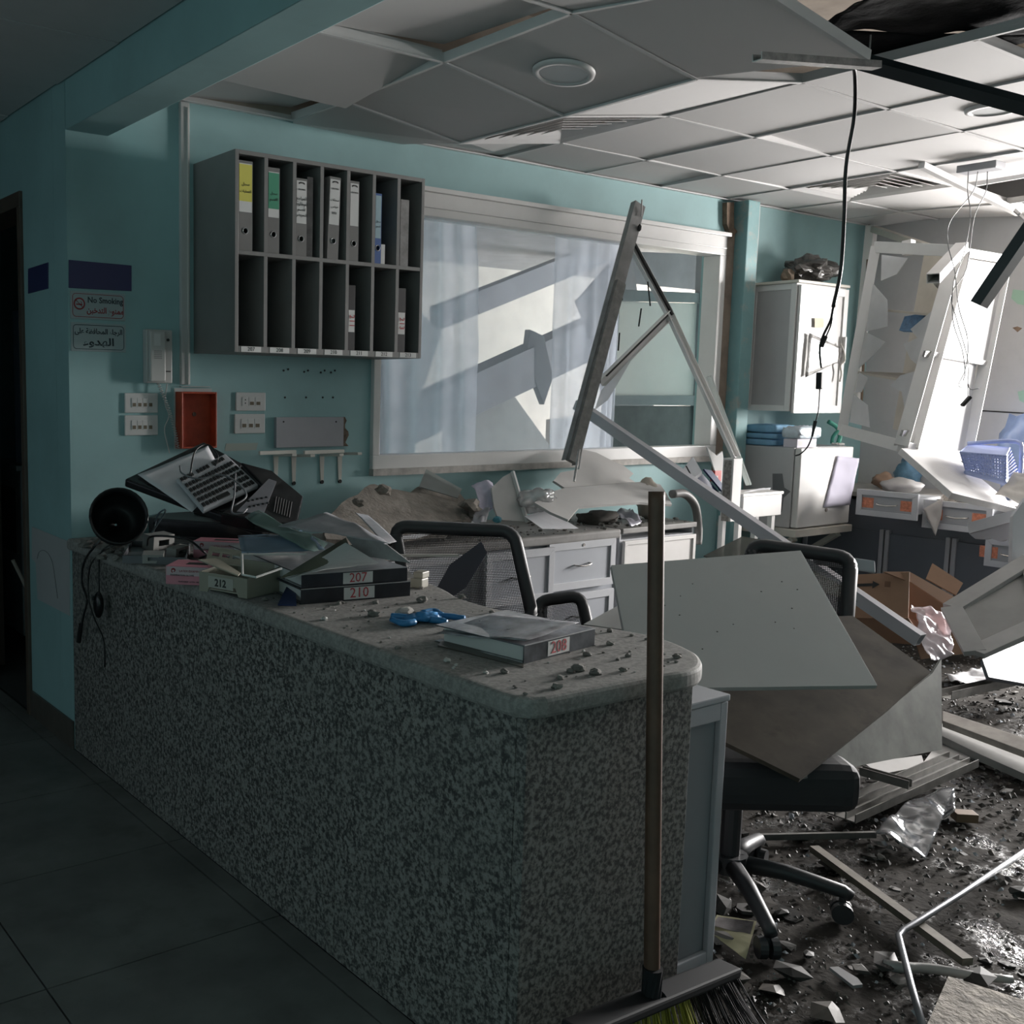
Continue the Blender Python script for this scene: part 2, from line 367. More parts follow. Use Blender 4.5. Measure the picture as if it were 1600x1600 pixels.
# suspended ceiling: nodes of the grid, some of them sagging
gx = [1.62, 1.85, 2.45, 3.05, 3.65, 4.25, 4.85, 5.45, 6.05, 6.65, XR]
gy = [-1.84, -1.24, -.64, -.04, .56, 1.16, 1.76, 2.36, 2.962, 3.562, YW]
sag = {(3, 7): -.09, (3, 8): -.092, (3, 9): -.085, (3, 6): -.175, (2, 6): -.085, (2, 9): -.01, (9, 8): -.03, (10, 8): -.05, (9, 7): -.02}
def nzh(i, j): return ZC+sag.get((i, j), 0)
ceil = B().box((XL, -4.2, ZC+.2), (1.62, YW, ZC+.21)).obj('ceiling', GRIDM, kind='structure')
missing = {(3, 6), (4, 5), (3, 5), (8, 7), (9, 7), (9, 6), (2, 5)}
vents = {(3, 8), (7, 8)}
drop = {  # tile: corner offsets (x0y0, x1y0, x1y1, x0y1) where tiles have slipped off their bars
    (1, 8): (.03, .03, -.03, -.03), (1, 7): (0, .03, .05, .02), (1, 9): (0, .05, .05, 0), (5, 9): (.02, .02, 0, 0), (5, 7): (.02, 0, 0, .02), (2, 9): (0, .0, -.02, -.02)}
NT = 0
for i in range(len(gx)-1):
    for j in range(len(gy)-1):
        if (i, j) in missing or (i, j) in vents: continue
        dz = drop.get((i, j), (0, 0, 0, 0)); g = .005
        jit = rnd.uniform(-.004, .004); tl = rnd.uniform(-.006, .006)
        cs = [V((gx[i]+g, gy[j]+g, nzh(i, j)+.006+dz[0]+jit)), V((gx[i+1]-g, gy[j]+g, nzh(i+1, j)+.006+dz[1]-tl)), V((gx[i+1]-g, gy[j+1]-g, nzh(i+1, j+1)+.006+dz[2]-jit)), V((gx[i]+g, gy[j+1]-g, nzh(i, j+1)+.006+dz[3]+tl))]
        B().prism(cs, (0, 0, .012)).obj('ceiling_tile', CEILT, ceil); NT += 1
for i in range(1, len(gx)-1):      # runners along y
    run = []
    for j in range(len(gy)):
        run.append((gx[i], gy[j], nzh(i, j)))
    bb = B()
    for a, c in zip(run[:-1], run[1:]):
        if i == 3 and 1.0 < a[1] < 2.3: continue
        bb.bar(a, c, .015, .003); bb.bar(V(a)+V((0, 0, .018)), V(c)+V((0, 0, .018)), .004, .032)
    bb.obj('grid_bar', GRIDM, ceil)
for j in range(1, len(gy)-1):
    bb = B()
    for i in range(len(gx)-1):
        if (i, j) in ((3, 6), (3, 5), (9, 7)): continue
        a = (gx[i], gy[j], nzh(i, j)); c = (gx[i+1], gy[j], nzh(i+1, j)); bb.bar(a, c, .015, .003); bb.bar(V(a)+V((0, 0, .018)), V(c)+V((0, 0, .018)), .004, .032)
    bb.obj('grid_bar', GRIDM, ceil)
bb = B(); bb.bar((1.63, YW-.012, ZC-.002), (XR, YW-.012, ZC-.002), .024, .004); bb.bar((1.63, YW-.002, ZC+.01), (XR, YW-.002, ZC+.01), .003, .024); bb.obj('wall_angle', GRIDM, ceil)
# corridor ceiling
cc = B().box((-1.6, -4.2, ZC+.05), (XL, 9, ZC+.07)).obj('ceiling_corridor', CEILD, kind='structure')
cxs = [XL-.004, .85, .25, -.35, -.95, -1.55]; cys = [3.43+.6*k for k in range(-6, 5)]
for i in range(5):
    for j in range(len(cys)-1):
        B().box((cxs[i+1]+.004, cys[j]+.004, ZC-.005+rnd.uniform(-.003, .003)), (cxs[i]-.004, cys[j+1]-.004, ZC+.012)).obj('ceiling_tile', CEILD, cc)

# ------------------------------------------------------------------ window in the back wall and the wrecked room behind it
win = thing('window_1', (4.18, YW+.02, WZ0), None, None); win['kind'] = 'structure'
b = B(); fy0, fy1 = YW-.025, YW+.09
b.box((WX0-.01, fy0, WZ0-.02), (WX1+.01, fy1, WZ0+.045)); b.box((WX0-.01, fy0, WZ1-.115), (WX1+.01, fy1, WZ1+.012))
b.box((WX0-.01, fy0, WZ0+.045), (WX0+.03, fy1, WZ1-.115)); b.box((WX1-.05, fy0, WZ0+.045), (WX1+.01, fy1, WZ1-.115))
b.obj('window_frame', ALU, win, bevel=.004)
b = B(); b.bar((WX0-.02, fy0-.008, WZ1+.004), (WX1+.02, fy0-.008, WZ1+.004), .03, .022); b.bar((WX0, fy0-.004, WZ1-.075), (WX1, fy0-.004, WZ1-.075), .012, .006); b.obj('top_track', ALU, win, bevel=.003)
mx = at(962, 600, Y=YW+.03).x
b = B(); b.box((WX0+.03, YW+.03, WZ0+.045), (mx, YW+.036, WZ1-.115)); b.obj('pane', GLASS, win)
b = B(); b.box((WX0-.012, fy0-.01, WZ0-.05), (WX1+.012, fy1, WZ0-.018)); b.obj('window_sill', mat('chipped_sill', (.5, .47, .44), .8, var=.3, vscale=15, dirt=.5), win)
# room behind the window
BRW = mat('back_room_wall', (.62, .58, .52), .8, var=.12, vscale=1.2, dirt=.3, dirtc=(.4, .37, .33), dscale=1.2)
GREYD = mat('dark_grey_steel', (.10, .10, .11), .5, var=.2)
B().box((3.08, 7.6, 0), (11, 7.7, 3.0)).obj('wall_back_room_far', BRW, kind='structure')
B().box((XL+3.21, YW+.14, -.1), (11, 7.6, -.005)).obj('floor_back_room', mat('back_room_floor', (.42, .39, .35), .85, var=.3, vscale=2), kind='structure')
B().box((3.08, YW+.15, 2.62), (11, 7.7, 2.7)).obj('ceiling_back_room', mat('back_room_ceiling', (.3, .3, .31), .8, var=.2), kind='structure')
b = B(); b.box((10.9, YW+.15, 0), (11, 4.4, 2.61)); b.box((10.9, 7.3, 0), (11, 7.6, 2.61)); b.obj('wall_back_room_right', BRW, kind='structure')
B().box((3.1, 5.6, 0), (3.2, 7.6, 3)).obj('wall_back_room_left', BRW, kind='structure')
def bslab(name, pix, Y, t, m, label, cat, group=None):
    return B().slab([at(x, y, Y=Y+dy) if y < 2000 else V((at(x, 700, Y=Y+dy).x, Y+dy, 0)) for x, y, dy in pix], t).obj(name, m, label=label, cat=cat, group=group)
FB = mat('fallen_grey_board', (.20, .21, .235), .8, var=.2, vscale=3)
FBL = mat('fallen_pale_board', (.5, .49, .48), .8, var=.15, vscale=3)
bslab('fallen_beam', [(560, 668, 0), (975, 478, .5), (975, 540, .5), (560, 735, 0)], 5.3, .18, FB, 'large grey beam fallen diagonally behind the window', 'beam')
bslab('fallen_beam', [(690, 478, 0), (1010, 352, .4), (1010, 385, .4), (690, 515, 0)], 6.2, .12, FB, 'upper thin grey beam hanging diagonally behind the window', 'beam')
bslab('fallen_board', [(905, 470, 0), (985, 380, .2), (1030, 690, 0), (1035, 2000, 0), (985, 2000, 0), (940, 560, 0)], 5.0, .04, FB, 'grey slanted board standing behind the window beside the door', 'board')
bslab('fallen_board', [(828, 515, 0), (850, 525, 0), (864, 590, 0), (850, 632, 0), (838, 600, 0), (824, 545, 0)], 5.6, .05, FB, 'torn grey scrap hanging on the fallen beam behind the window', 'board')
bslab('fallen_board', [(700, 640, 0), (790, 600, .2), (862, 700, 0), (850, 2000, 0), (690, 2000, 0)], 5.75, .05, FBL, 'pale broken sheet standing behind the sheer curtain', 'board')
bslab('fallen_board', [(860, 655, 0), (1010, 640, .2), (1030, 2000, 0), (860, 2000, 0)], 6.6, .05, FBL, 'pale heap of boards far behind the window', 'board')
bslab('fallen_board', [(590, 560, 0), (640, 470, 0), (690, 520, 0), (650, 640, 0), (650, 2000, 0), (600, 2000, 0)], 4.75, .04, FBL, 'pale torn sheet behind the left curtain', 'board')
# glazed door at the end of that view
dr = thing('door_1', at(1035, 700, Y=4.6), None, None); dr['kind'] = 'structure'
DM = mat('grey_door_metal', (.30, .31, .33), .4, var=.1)
def dq(name, pix, Y, t, m, par): return B().slab([at(x, y, Y=Y) for x, y in pix], t).obj(name, m, par)
dq('door_post', [(1098, 395), (1116, 398), (1103, 706), (1086, 706)], 4.55, .05, DM, dr)
dq('door_rail', [(968, 452), (1100, 458), (1099, 473), (968, 470)], 4.56, .04, DM, dr)
dq('door_rail', [(955, 618), (1092, 618), (1090, 634), (952, 632)], 4.56, .04, DM, dr)
dq('door_panel', [(950, 634), (1090, 634), (1088, 702), (945, 700)], 4.575, .02, mat('door_lower_panel', (.12, .125, .13), .35, var=.3), dr)
dq('pane', [(970, 471), (1099, 474), (1092, 618), (958, 618)], 4.58, .006, film_mat('frosted_pane', .06, .06, tint=(.9, .92, .91), gloss=.05), dr)
dq('door_post', [(955, 452), (970, 452), (955, 700), (942, 700)], 4.565, .03, DM, dr)
bslab('ceiling_strip', [(962, 392, 0), (1112, 398, 0), (1112, 455, 0), (962, 440, 0)], 5.4, .03, FB, 'dark hanging strip above the glazed door', 'board')
# sheer curtains
def curtain(x0, x1, ytop, ybot, seed, label, fl=0.02):
    a0, a1 = at(x0, ytop, Y=YW+.16), at(x1, ytop, Y=YW+.16); z0 = WZ0+.03
    w = a1.x-a0.x
    c = [V((a0.x, YW+.16, z0)), V((a1.x+.03, YW+.16, z0)), V((a1.x, YW+.16, WZ1-.09)), V((a0.x, YW+.16, WZ1-.09))]
    n = 90
    b = B().sheet(c, n, 12, amp=.015, fr=3, seed=seed, nrm=V((0, 1, 0)), fold=lambda u, v: fl*math.sin(u*w*46+1.2*math.sin(v*2+u*5))*(1.1-.4*v)+.012*math.sin(u*w*17))
    return b.obj('sheer_curtain', CURT, label=label, cat='curtain', smooth=True, group=None)
curtain(580, 742, 345, 705, 1, 'wide sheer white curtain hanging behind the glass near the cubby shelf')
curtain(872, 968, 372, 700, 5, 'narrow sheer white curtain hanging behind the metal channel')

# ------------------------------------------------------------------ back wall details
SCREW = mat('black_hole', (.03, .03, .03), .9)
wb = bpy.data.objects['wall_back']
for (x, y) in [(443, 579), (450, 577), (475, 581), (481, 579), (501, 582), (507, 579), (517, 582), (523, 579), (445, 621), (478, 621), (504, 621), (520, 621)]:
    p = at(x, y, Y=YW); B().cyl(p, p+V((0, -.003, 0)), .0045, 8).obj('screw_hole', SCREW, wb)
def wbox(b, x0, y0, x1, y1, y2=None, d=.02, Y=YW):
    """box on the back wall whose front face covers the pixel rectangle"""
    p = at(x0, (y0+(y2 or y1))/2 if y2 else y0, Y=Y-d); q = at(x1, y1, Y=Y-d)
    return b.box((p.x, Y-d, q.z), (q.x, Y, p.z))
tr = thing('cable_trunking', at(290, 601, Y=YW), 'white plastic cable trunking running down the wall beside the cubby shelf', 'trunking')
p0, p1 = at(283, 158, Y=YW-.02), at(296, 601, Y=YW-.02); xa = at(283, 400, Y=YW-.02).x; xb = at(297, 400, Y=YW-.02).x
PVC = mat('grey_white_pvc', (.50, .49, .48), .45, var=.06)
B().box((xa, YW-.02, p1.z), (xb, YW, p0.z)).obj('cover', PVC, tr, bevel=.003); B().box((xb-.012, YW-.026, p1.z), (xb-.008, YW-.02, p0.z-.02)).obj('cable', mat('pale_cable', (.6, .58, .55), .5), tr)
# post with peeling paint, brown reveal, pipes
POST = mat('peeling_teal_paint', (.20, .37, .38), .6, var=.1, dirt=.8, dirtc=(.45, .38, .31), dscale=7)
q0, q1 = at(1140, 500, Y=YW-.1), at(1160, 500, Y=YW-.1)
B().box((max(q0.x, WX1+.088), YW-.1, 0), (max(q1.x+.04, WX1+.2), YW-.0005, ZC-.004)).obj('trim_2', POST, kind='structure', bevel=.006)
rv = mat('bare_brown_reveal', (.26, .20, .16), .8, var=.3, vscale=9)
B().box((WX1+.011, YW-.02, .95), (WX1+.085, YW-.0006, 2.43)).obj('trim_3', rv, kind='structure')
B().prism([at(x, y, Y=YW-.032) for x, y in ((1136, 316), (1147, 316), (1147, 355), (1152, 362), (1144, 372), (1136, 350))], (0, .0315, 0)).obj('broken_plaster', mat('raw_brown_plaster', (.20, .14, .10), .9, var=.4, vscale=25), label='raw broken plaster patch at the top of the post', cat='plaster patch')
b = B()
for (x0, x1, d) in ((1163, 1168, .035), (1170, 1176, .045)):
    a = at((x0+x1)/2, 330, Y=YW-.03); c = at((x0+x1)/2-9, 640, Y=YW-.03); x_ = max(a.x-.02, max(q1.x+.04, WX1+.2)+.001+(.042 if x0 > 1165 else 0)); b.box((x_, YW-d, c.z), (x_+.04, YW-.0005, ZC-.01))
b.obj('pipe_casing', WHITEP, label='white pipe casing on the wall beside the wall cabinet', cat='pipe', bevel=.004)

# ------------------------------------------------------------------ cubby shelf and binders
SHELF = mat('grey_laminate', (.19, .185, .18), .5, var=.08, vscale=6, dust=.5)
sx0 = at(302, 400, Y=YW).x; sy = at(367, 390, X=sx0).y
sx1 = at(661, 420, Y=sy).x; sz1 = at(367, 232, Y=sy).z; sz0 = at(368, 550, Y=sy).z
shf = thing('cubby_shelf', ((sx0+sx1)/2, (sy+YW)/2, sz0), 'grey fourteen-cell cubby shelf holding ring binders on the teal wall', 'shelf')
T = .016; szm = at(367, 393, Y=sy).z
for nm, lo, hi in (('side', (sx0, sy, sz0), (sx0+T, YW-.002, sz1)), ('side', (sx1-T, sy, sz0), (sx1, YW-.037, sz1)), ('top', (sx0+T, sy, sz1-T), (sx1-T, YW-.037, sz1)), ('bottom', (sx0+T, sy, sz0), (sx1-T, YW-.037, sz0+T*1.5)), ('middle_shelf', (sx0+T, sy+.001, szm-T/2), (sx1-T, YW-.037, szm+T/2)), ('back', (sx0+T, YW-.05, sz0+T*1.5), (sx1-T, YW-.0375, sz1-T)), ('mounting_rail', (sx0+T, YW-.0368, sz1-.12), (WX0-.03, YW-.001, sz1-.03)), ('mounting_rail', (sx0+T, YW-.0368, sz0+.04), (WX0-.03, YW-.001, sz0+.10))):
    B().box(lo, hi).obj(nm, SHELF, shf, bevel=.0015)
pitch = (sx1-sx0-T)/7
cell = [sx0+T/2+pitch*i for i in range(8)]
for i in range(1, 7):
    for z0, z1 in ((sz0+T*1.5, szm-T/2), (szm+T/2, sz1-T)):
        B().box((cell[i]-T/2, sy+.001, z0), (cell[i]+T/2, YW-.0505, z1)).obj('divider', SHELF, shf)
PAPER = mat('white_paper', (.62, .61, .60), .8, var=.05); INK = mat('black_ink', (.03, .03, .03), .7); REDINK = mat('red_ink', (.42, .05, .06), .7)
for i in range(7):
    lb = B().box((cell[i]+.02, sy-.0015, sz0+.002), (cell[i+1]-.02, sy, sz0+T*1.5-.001)).obj('number_strip', PAPER, shf)
    text_mesh(str(207+i), .022, ((cell[i]+cell[i+1])/2, sy-.0016, sz0+T*.78), (1, 0, 0), (0, 0, 1), INK, 'number', lb)
BIND = mat('grey_binder_board', (.16, .155, .15), .6, var=.1); RING = mat('ring_metal', (.6, .6, .6), .3, metal=.8); BLK = mat('black_plastic', (.014, .014, .015), .45, var=.2)
def binder(x0, w, z0, h, m, label, front=0, lab=None, ring=.22, tilt=0, deep=.27, txt=None, crest=False):
    ci = min(6, max(0, int((x0+w/2-cell[0])/pitch))); x0 = min(max(x0, cell[ci]+T/2+.003), cell[ci+1]-T/2-.003-w)
    deep = min(deep, YW-.055-sy-.008-front)
    rt = thing('ring_binder', (x0+w/2, sy+.1, z0), label, 'binder', 'binders in the cubby shelf')
    y0 = sy+.008+front
    M = Matrix.Translation((x0+w/2, y0, z0)) @ Matrix.Rotation(tilt, 4, 'Y') @ Matrix.Translation((-x0-w/2, -y0, -z0))
    t = .0025
    b = B(); b.box((x0, y0+t, z0), (x0+t, y0+deep, z0+h), M=M); b.box((x0+w-t, y0+t, z0), (x0+w, y0+deep, z0+h), M=M)
    if ring:
        cx_, cz_, rh, N_ = x0+w/2, z0+h*ring, .0098, 16; s_ = .0135
        b.box((x0, y0, z0), (x0+w, y0+t, cz_-s_), M=M); b.box((x0, y0, cz_+s_), (x0+w, y0+t, z0+h), M=M); b.box((x0, y0, cz_-s_), (cx_-s_, y0+t, cz_+s_), M=M); b.box((cx_+s_, y0, cz_-s_), (x0+w, y0+t, cz_+s_), M=M)
        for k_ in range(N_):
            qs = []
            for a_ in (2*math.pi*k_/N_, 2*math.pi*(k_+1)/N_):
                c_, d_ = math.cos(a_), math.sin(a_); sc = s_/max(abs(c_), abs(d_)); qs.append((c_, d_, sc))
            (c1, d1, s1), (c2, d2, s2) = qs
            b.prism([M @ V((cx_+c1*rh, y0, cz_+d1*rh)), M @ V((cx_+c1*s1, y0, cz_+d1*s1)), M @ V((cx_+c2*s2, y0, cz_+d2*s2)), M @ V((cx_+c2*rh, y0, cz_+d2*rh))], M.to_3x3() @ V((0, t, 0)))
    else: b.box((x0, y0, z0), (x0+w, y0+t, z0+h), M=M)
    b.obj('cover', m, rt)
    B().box((x0+.006, y0+(.03 if crest == 'open' else .07), z0+.006), (x0+w-.006, y0+deep-.015, z0+h-.008), M=M).obj('paper_block', PAPER, rt)
    if ring:
        c = M @ V((x0+w/2, y0-.0012, z0+h*ring))
        B().tube([c+V((.0112*math.cos(2*math.pi*k_/18), 0, .0112*math.sin(2*math.pi*k_/18))) for k_ in range(19)], .0016, 6).obj('finger_ring', RING, rt)
    if lab:
        for kk, (za, zb, mm) in enumerate(lab): B().box((x0+.003, y0-.0008-.0004*kk, z0+h*za), (x0+w-.003, y0, z0+h*zb), M=M).obj('spine_label', mm, rt)
    if txt:
        for (s, zf, size, mm) in txt:
            text_mesh(s, size, M @ V((x0+w/2, y0-.0014, z0+h*zf)), (1, 0, 0), (0, 0, 1), mm, 'lettering', rt)
    if crest:
        b = B()
        for a0 in range(7):
            an = math.pi*(.15+.7*a0/6); c = M @ V((x0+w/2, y0-.001, z0+h*.925)); p = c+V((.014*math.cos(an), 0, .006*math.sin(an))); b.box(tuple(p-V((.002, .0004, .003))), tuple(p+V((.002, 0, .003))))
        b.obj('crest', INK, rt)
    return rt
za = szm+T/2+.001; zb = sz0+T*1.5+.001
YEL = mat('yellow_label', (.62, .56, .10), .7); GRN = mat('green_label', (.05, .27, .16), .7); LBL = mat('pale_blue_label', (.30, .42, .47), .7); BLUE = mat('blue_binder', (.03, .09, .28), .5)
LL = INK
def cxw(px): return at(px, 380, Y=sy).x
A1 = [(arabic('تحضير'), .55, .016, INK), (arabic('قسم'), .49, .016, INK), (arabic('ملف'), .44, .014, INK)]
binder(cxw(369), .062, za, .335, BIND, 'grey lever binder with a yellow and white spine label', lab=[(.43, .97, PAPER), (.55, .96, YEL)], txt=[(arabic('سجل'), .74, .016, INK), (arabic('العمليات'), .66, .014, INK)])
binder(cxw(415), .054, za, .325, BIND, 'grey lever binder with a green spine label', lab=[(.42, .95, PAPER), (.52, .94, GRN)], txt=[(arabic('سجل'), .70, .015, INK), (arabic('القسم'), .63, .015, INK)])
binder(cxw(459), .052, za, .30, BIND, 'grey binder with four handwritten lines on its white label', lab=[(.42, .97, PAPER)], crest=True, txt=[('CROWN', .855, .009, INK), (arabic('المراجع'), .74, .018, INK), (arabic('المطلوبة'), .67, .018, INK), (arabic('لقسم'), .60, .017, INK), (arabic('التمريض'), .53, .017, INK)])
binder(cxw(481), .027, za, .31, mat('dusty_black_cover', (.05, .05, .05), .4, var=.5, vscale=30), 'thin black plastic-covered ledger beside a white labelled binder', ring=None)
binder(cxw(513), .054, za, .325, BIND, 'grey binder leaning slightly, with a white finger hole and faint handwriting', lab=[(.42, .97, PAPER)], crest='open', tilt=R(1.6), txt=[('CROWN', .855, .009, INK), (arabic('سجلات'), .72, .014, INK), (arabic('مرضى'), .64, .014, INK), ('2021', .56, .013, INK)])
binder(cxw(546), .047, za, .32, BIND, 'grey binder with a blank white crown-crested spine label', lab=[(.44, .97, PAPER)], crest=True, txt=[('CROWN', .855, .009, INK)])
binder(cxw(586), .034, za, .285, BLUE, 'blue binder with a pale blue printed spine label', lab=[(.36, .97, LBL)], txt=[(arabic('سجل'), .6, .012, INK), (arabic('قسم'), .53, .012, INK)])
binder(cxw(586)+.038, .02, za, .08, PAPER, 'small pale booklet standing beside the blue binder', ring=None, deep=.15)
binder(cxw(627), .044, za, .275, mat('worn_silver_cover', (.26, .25, .245), .35, var=.4, vscale=20), 'worn silver-grey binder without a label in the end cell', ring=None)
binder(cxw(543), .036, zb, .265, BLK, 'black folder with a red-lettered label in the cell numbered 211', lab=[(.28, .62, PAPER)], ring=None)
binder(cxw(624), .042, zb, .27, BLK, 'black folder with a red-lettered label in the end cell, under the silver-grey binder', lab=[(.28, .62, PAPER)], ring=None)
for px, s in ((549, '211'), (633, '213')):
    p = at(px, 0, Y=sy+.007).x
    # the numbers run down the spine
for o in [x for x in COL.objects if x.get('label', '').startswith('black folder with')]:
    s = '211' if '211' in o['label'] else '213'; sp = [c for c in o.children if c.name.startswith('spine_label')][0]; c = wloc(sp)
    text_mesh(s, .036, (c.x, sy+.0055, c.z+.045), (0, 0, -1), (1, 0, 0), REDINK, 'number', sp)

# ------------------------------------------------------------------ signs, intercom, switches
PURP = mat('blank_purple_plate', (.035, .035, .115), .35)
B().prism([at(x, y, Y=YW) for x, y in ((107, 406), (205, 415), (205, 455), (107, 450))], (0, -.004, 0)).obj('sign_plate', PURP, label='blank dark purple sign plate above the no smoking sign', cat='sign', bevel=.001)
B().prism([at(x, y, X=XL) for x, y in ((45, 420), (76, 410), (76, 451), (45, 459))], (-.004, 0, 0)).obj('sign_plate', PURP, label='blank dark purple sign plate on the pillar side by the doorway', cat='sign', bevel=.001)
SIGN = mat('pale_sign_plastic', (.33, .40, .41), .4); SRED = mat('sign_red', (.28, .025, .03), .5); SBLK = mat('sign_ink', (.02, .035, .045), .5)
def sign(pix, label, border):
    p = [at(x, y, Y=YW) for x, y in pix]; x0 = p[0].x; x1 = p[1].x; z1 = p[0].z; z0 = p[2].z
    s = thing('wall_sign', ((x0+x1)/2, YW, z0), label, 'sign')
    B().box((x0, YW-.004, z0), (x1, YW, z1)).obj('plate', SIGN, s, bevel=.001)
    b = B(); m = .008; t = .0022; y = YW-.0043; r = .014; pts = []
    for cx, cz, a0 in ((x1-m-r, z1-m-r, 0), (x0+m+r, z1-m-r, 90), (x0+m+r, z0+m+r, 180), (x1-m-r, z0+m+r, 270)):
        for k in range(6): a = R(a0+18*k); pts.append((V((cx+r*math.cos(a), y, cz+r*math.sin(a))), V((cx+(r-t)*math.cos(a), y, cz+(r-t)*math.sin(a)))))
    n = len(pts); b.add([q for pr in pts for q in pr], [(2*i, 2*i+1, 2*((i+1) % n)+1, 2*((i+1) % n)) for i in range(n)]); b.obj('border', border, s, solid=.0004)
    return s, x0, x1, z0, z1
s, x0, x1, z0, z1 = sign(((109, 454), (195, 459), (196, 502), (109, 499)), 'no smoking sign with a red symbol and bilingual lettering', SRED)
w = x1-x0; h = z1-z0
text_mesh('No Smoking', h*.30, (x0+w*.63, YW-.004, z0+h*.70), (1, 0, 0), (0, 0, 1), SBLK, 'lettering', s, bold=.0006, squash=.92)
text_mesh(arabic('ممنوع التدخين'), h*.29, (x0+w*.63, YW-.004, z0+h*.33), (1, 0, 0), (0, 0, 1), SRED, 'lettering', s, bold=.0008, squash=.86)
c = V((x0+w*.16, YW-.0046, z0+h*.55)); rr = h*.22; b = B(); k = 24
for i in range(k):
    a, d = 2*math.pi*i/k, 2*math.pi*(i+1)/k; P_ = lambda r_, t_: c+V((r_*math.cos(t_), 0, r_*math.sin(t_))); b.add([P_(rr, a), P_(rr, d), P_(rr*.76, d), P_(rr*.76, a)], [(0, 1, 2, 3)])
b.bar(c+V((-rr*.6, 0, rr*.6)), c+V((rr*.6, 0, -rr*.6)), .0008, rr*.22, up=(0, 1, 0)); b.bar(c+V((-rr*.55, 0, -rr*.12)), c+V((rr*.5, 0, -rr*.12)), .0008, rr*.2, up=(1, 0, 1)); b.tube([c+V((rr*.3, 0, 0)), c+V((rr*.4, 0, rr*.2)), c+V((rr*.2, 0, rr*.4))], .001, 5)
b.obj('symbol', SRED, s, solid=.0004)
s, x0, x1, z0, z1 = sign(((110, 503), (196, 508), (196, 551), (110, 548)), 'pale sign asking for quiet in Arabic lettering', SBLK)
w = x1-x0; h = z1-z0
text_mesh(arabic('الرجاء المحافظة على'), h*.25, (x0+w*.5, YW-.004, z0+h*.70), (1, 0, 0), (0, 0, 1), SBLK, 'lettering', s, bold=.0006, squash=.9)
text_mesh(arabic('الهدوء'), h*.36, (x0+w*.5, YW-.004, z0+h*.33), (1, 0, 0), (0, 0, 1), SBLK, 'lettering', s, bold=.001, squash=1.35)
# intercom phone
IV = mat('ivory_plastic', (.50, .49, .475), .4, var=.05)
p, q = at(229, 514, Y=YW-.04), at(270, 599, Y=YW-.04)
ic = thing('intercom_phone', ((p.x+q.x)/2, YW, q.z), 'white wall intercom handset with a coiled cord', 'intercom')
B().box((p.x, YW-.038, q.z), (q.x, YW, p.z)).obj('base', IV, ic, bevel=.005)
wd = q.x-p.x; hh = p.z-q.z
B().box((p.x+.006, YW-.06, q.z+.006), (p.x+wd*.66, YW-.0385, p.z-.006)).obj('handset', IV, ic, bevel=.006)
B().box((p.x+wd*.2, YW-.0612, p.z-.065), (p.x+wd*.45, YW-.0601, p.z-.018)).obj('label', PAPER, ic)
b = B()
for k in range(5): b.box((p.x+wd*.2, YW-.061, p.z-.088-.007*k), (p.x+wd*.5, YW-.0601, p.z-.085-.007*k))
b.obj('speaker_slots', mat('slot_shade_grey', (.2, .2, .2), .6), ic)  # darker grey strips stand in for the shade inside the slots
B().cyl((p.x+wd*.82, YW-.038, p.z-.04), (p.x+wd*.82, YW-.043, p.z-.04), .006, 12).obj('button', INK, ic)
B().box((p.x+wd*.74, YW-.0405, q.z+.045), (p.x+wd*.92, YW-.038, q.z+.05)).obj('slot', INK, ic)
pts = []
a0 = V((p.x+wd*.45, YW-.035, q.z)); a1 = at(278, 700, Y=YW-.04)
for k in range(150):
    t = k/149; c = a0.lerp(a1, t)+V((.012*math.sin(t*3), 0, 0)); a = t*2*math.pi*26; pts.append(c+V((.007*math.cos(a), .006*math.sin(a), 0)))
B().tube(pts, .0018, 5).obj('coiled_cord', IV, ic, smooth=True)
B().tube([at(x, y, Y=YW-.03) for x, y in ((261, 600), (258, 630), (264, 650), (257, 672), (265, 708))], .0025, 6, smooth=6).obj('cable', IV, ic, smooth=True)
SW = mat('switch_white', (.60, .59, .58), .4)
def switch(pix, n, label, sock=False):
    p = at(*pix[0], Y=YW-.01); q = at(*pix[1], Y=YW-.01)
    s = thing('switch_plate', ((p.x+q.x)/2, YW, q.z), label, 'switch plate')
    B().box((p.x, YW-.010, q.z), (q.x, YW, p.z)).obj('plate', SW, s, bevel=.003)
    w = q.x-p.x; h = p.z-q.z; iw = w*.66/n
    for k in range(n):
        x = p.x+w*.19+iw*k
        B().box((x+.001, YW-.0125, q.z+h*.27), (x+iw-.001, YW-.0101, p.z-h*.25)).obj('socket' if sock and k == 0 else 'rocker', SW, s, bevel=.001)
        if sock and k == 0:
            for zz in (.42, .6): B().cyl((x+iw/2, YW-.0126, q.z+h*zz), (x+iw/2, YW-.0132, q.z+h*zz), .003, 8).obj('socket_hole', INK, s)
        else:
            B().box((x+iw*.2, YW-.0131, q.z+h*.32), (x+iw*.8, YW-.0126, q.z+h*.5)).obj('label_mark', mat('smudged_print', (.16, .13, .09), .8), s)
switch(((195, 614), (247, 645)), 4, 'upper white switch plate with four rockers beneath the intercom')
switch(((195, 649), (247, 680)), 4, 'lower white switch plate with four rockers beneath the intercom')
switch(((369, 613), (415, 642)), 3, 'upper white plate with a socket to the side of the red tray', True)
switch(((367, 647), (414, 677)), 3, 'lower white rocker plate to the side of the red tray')
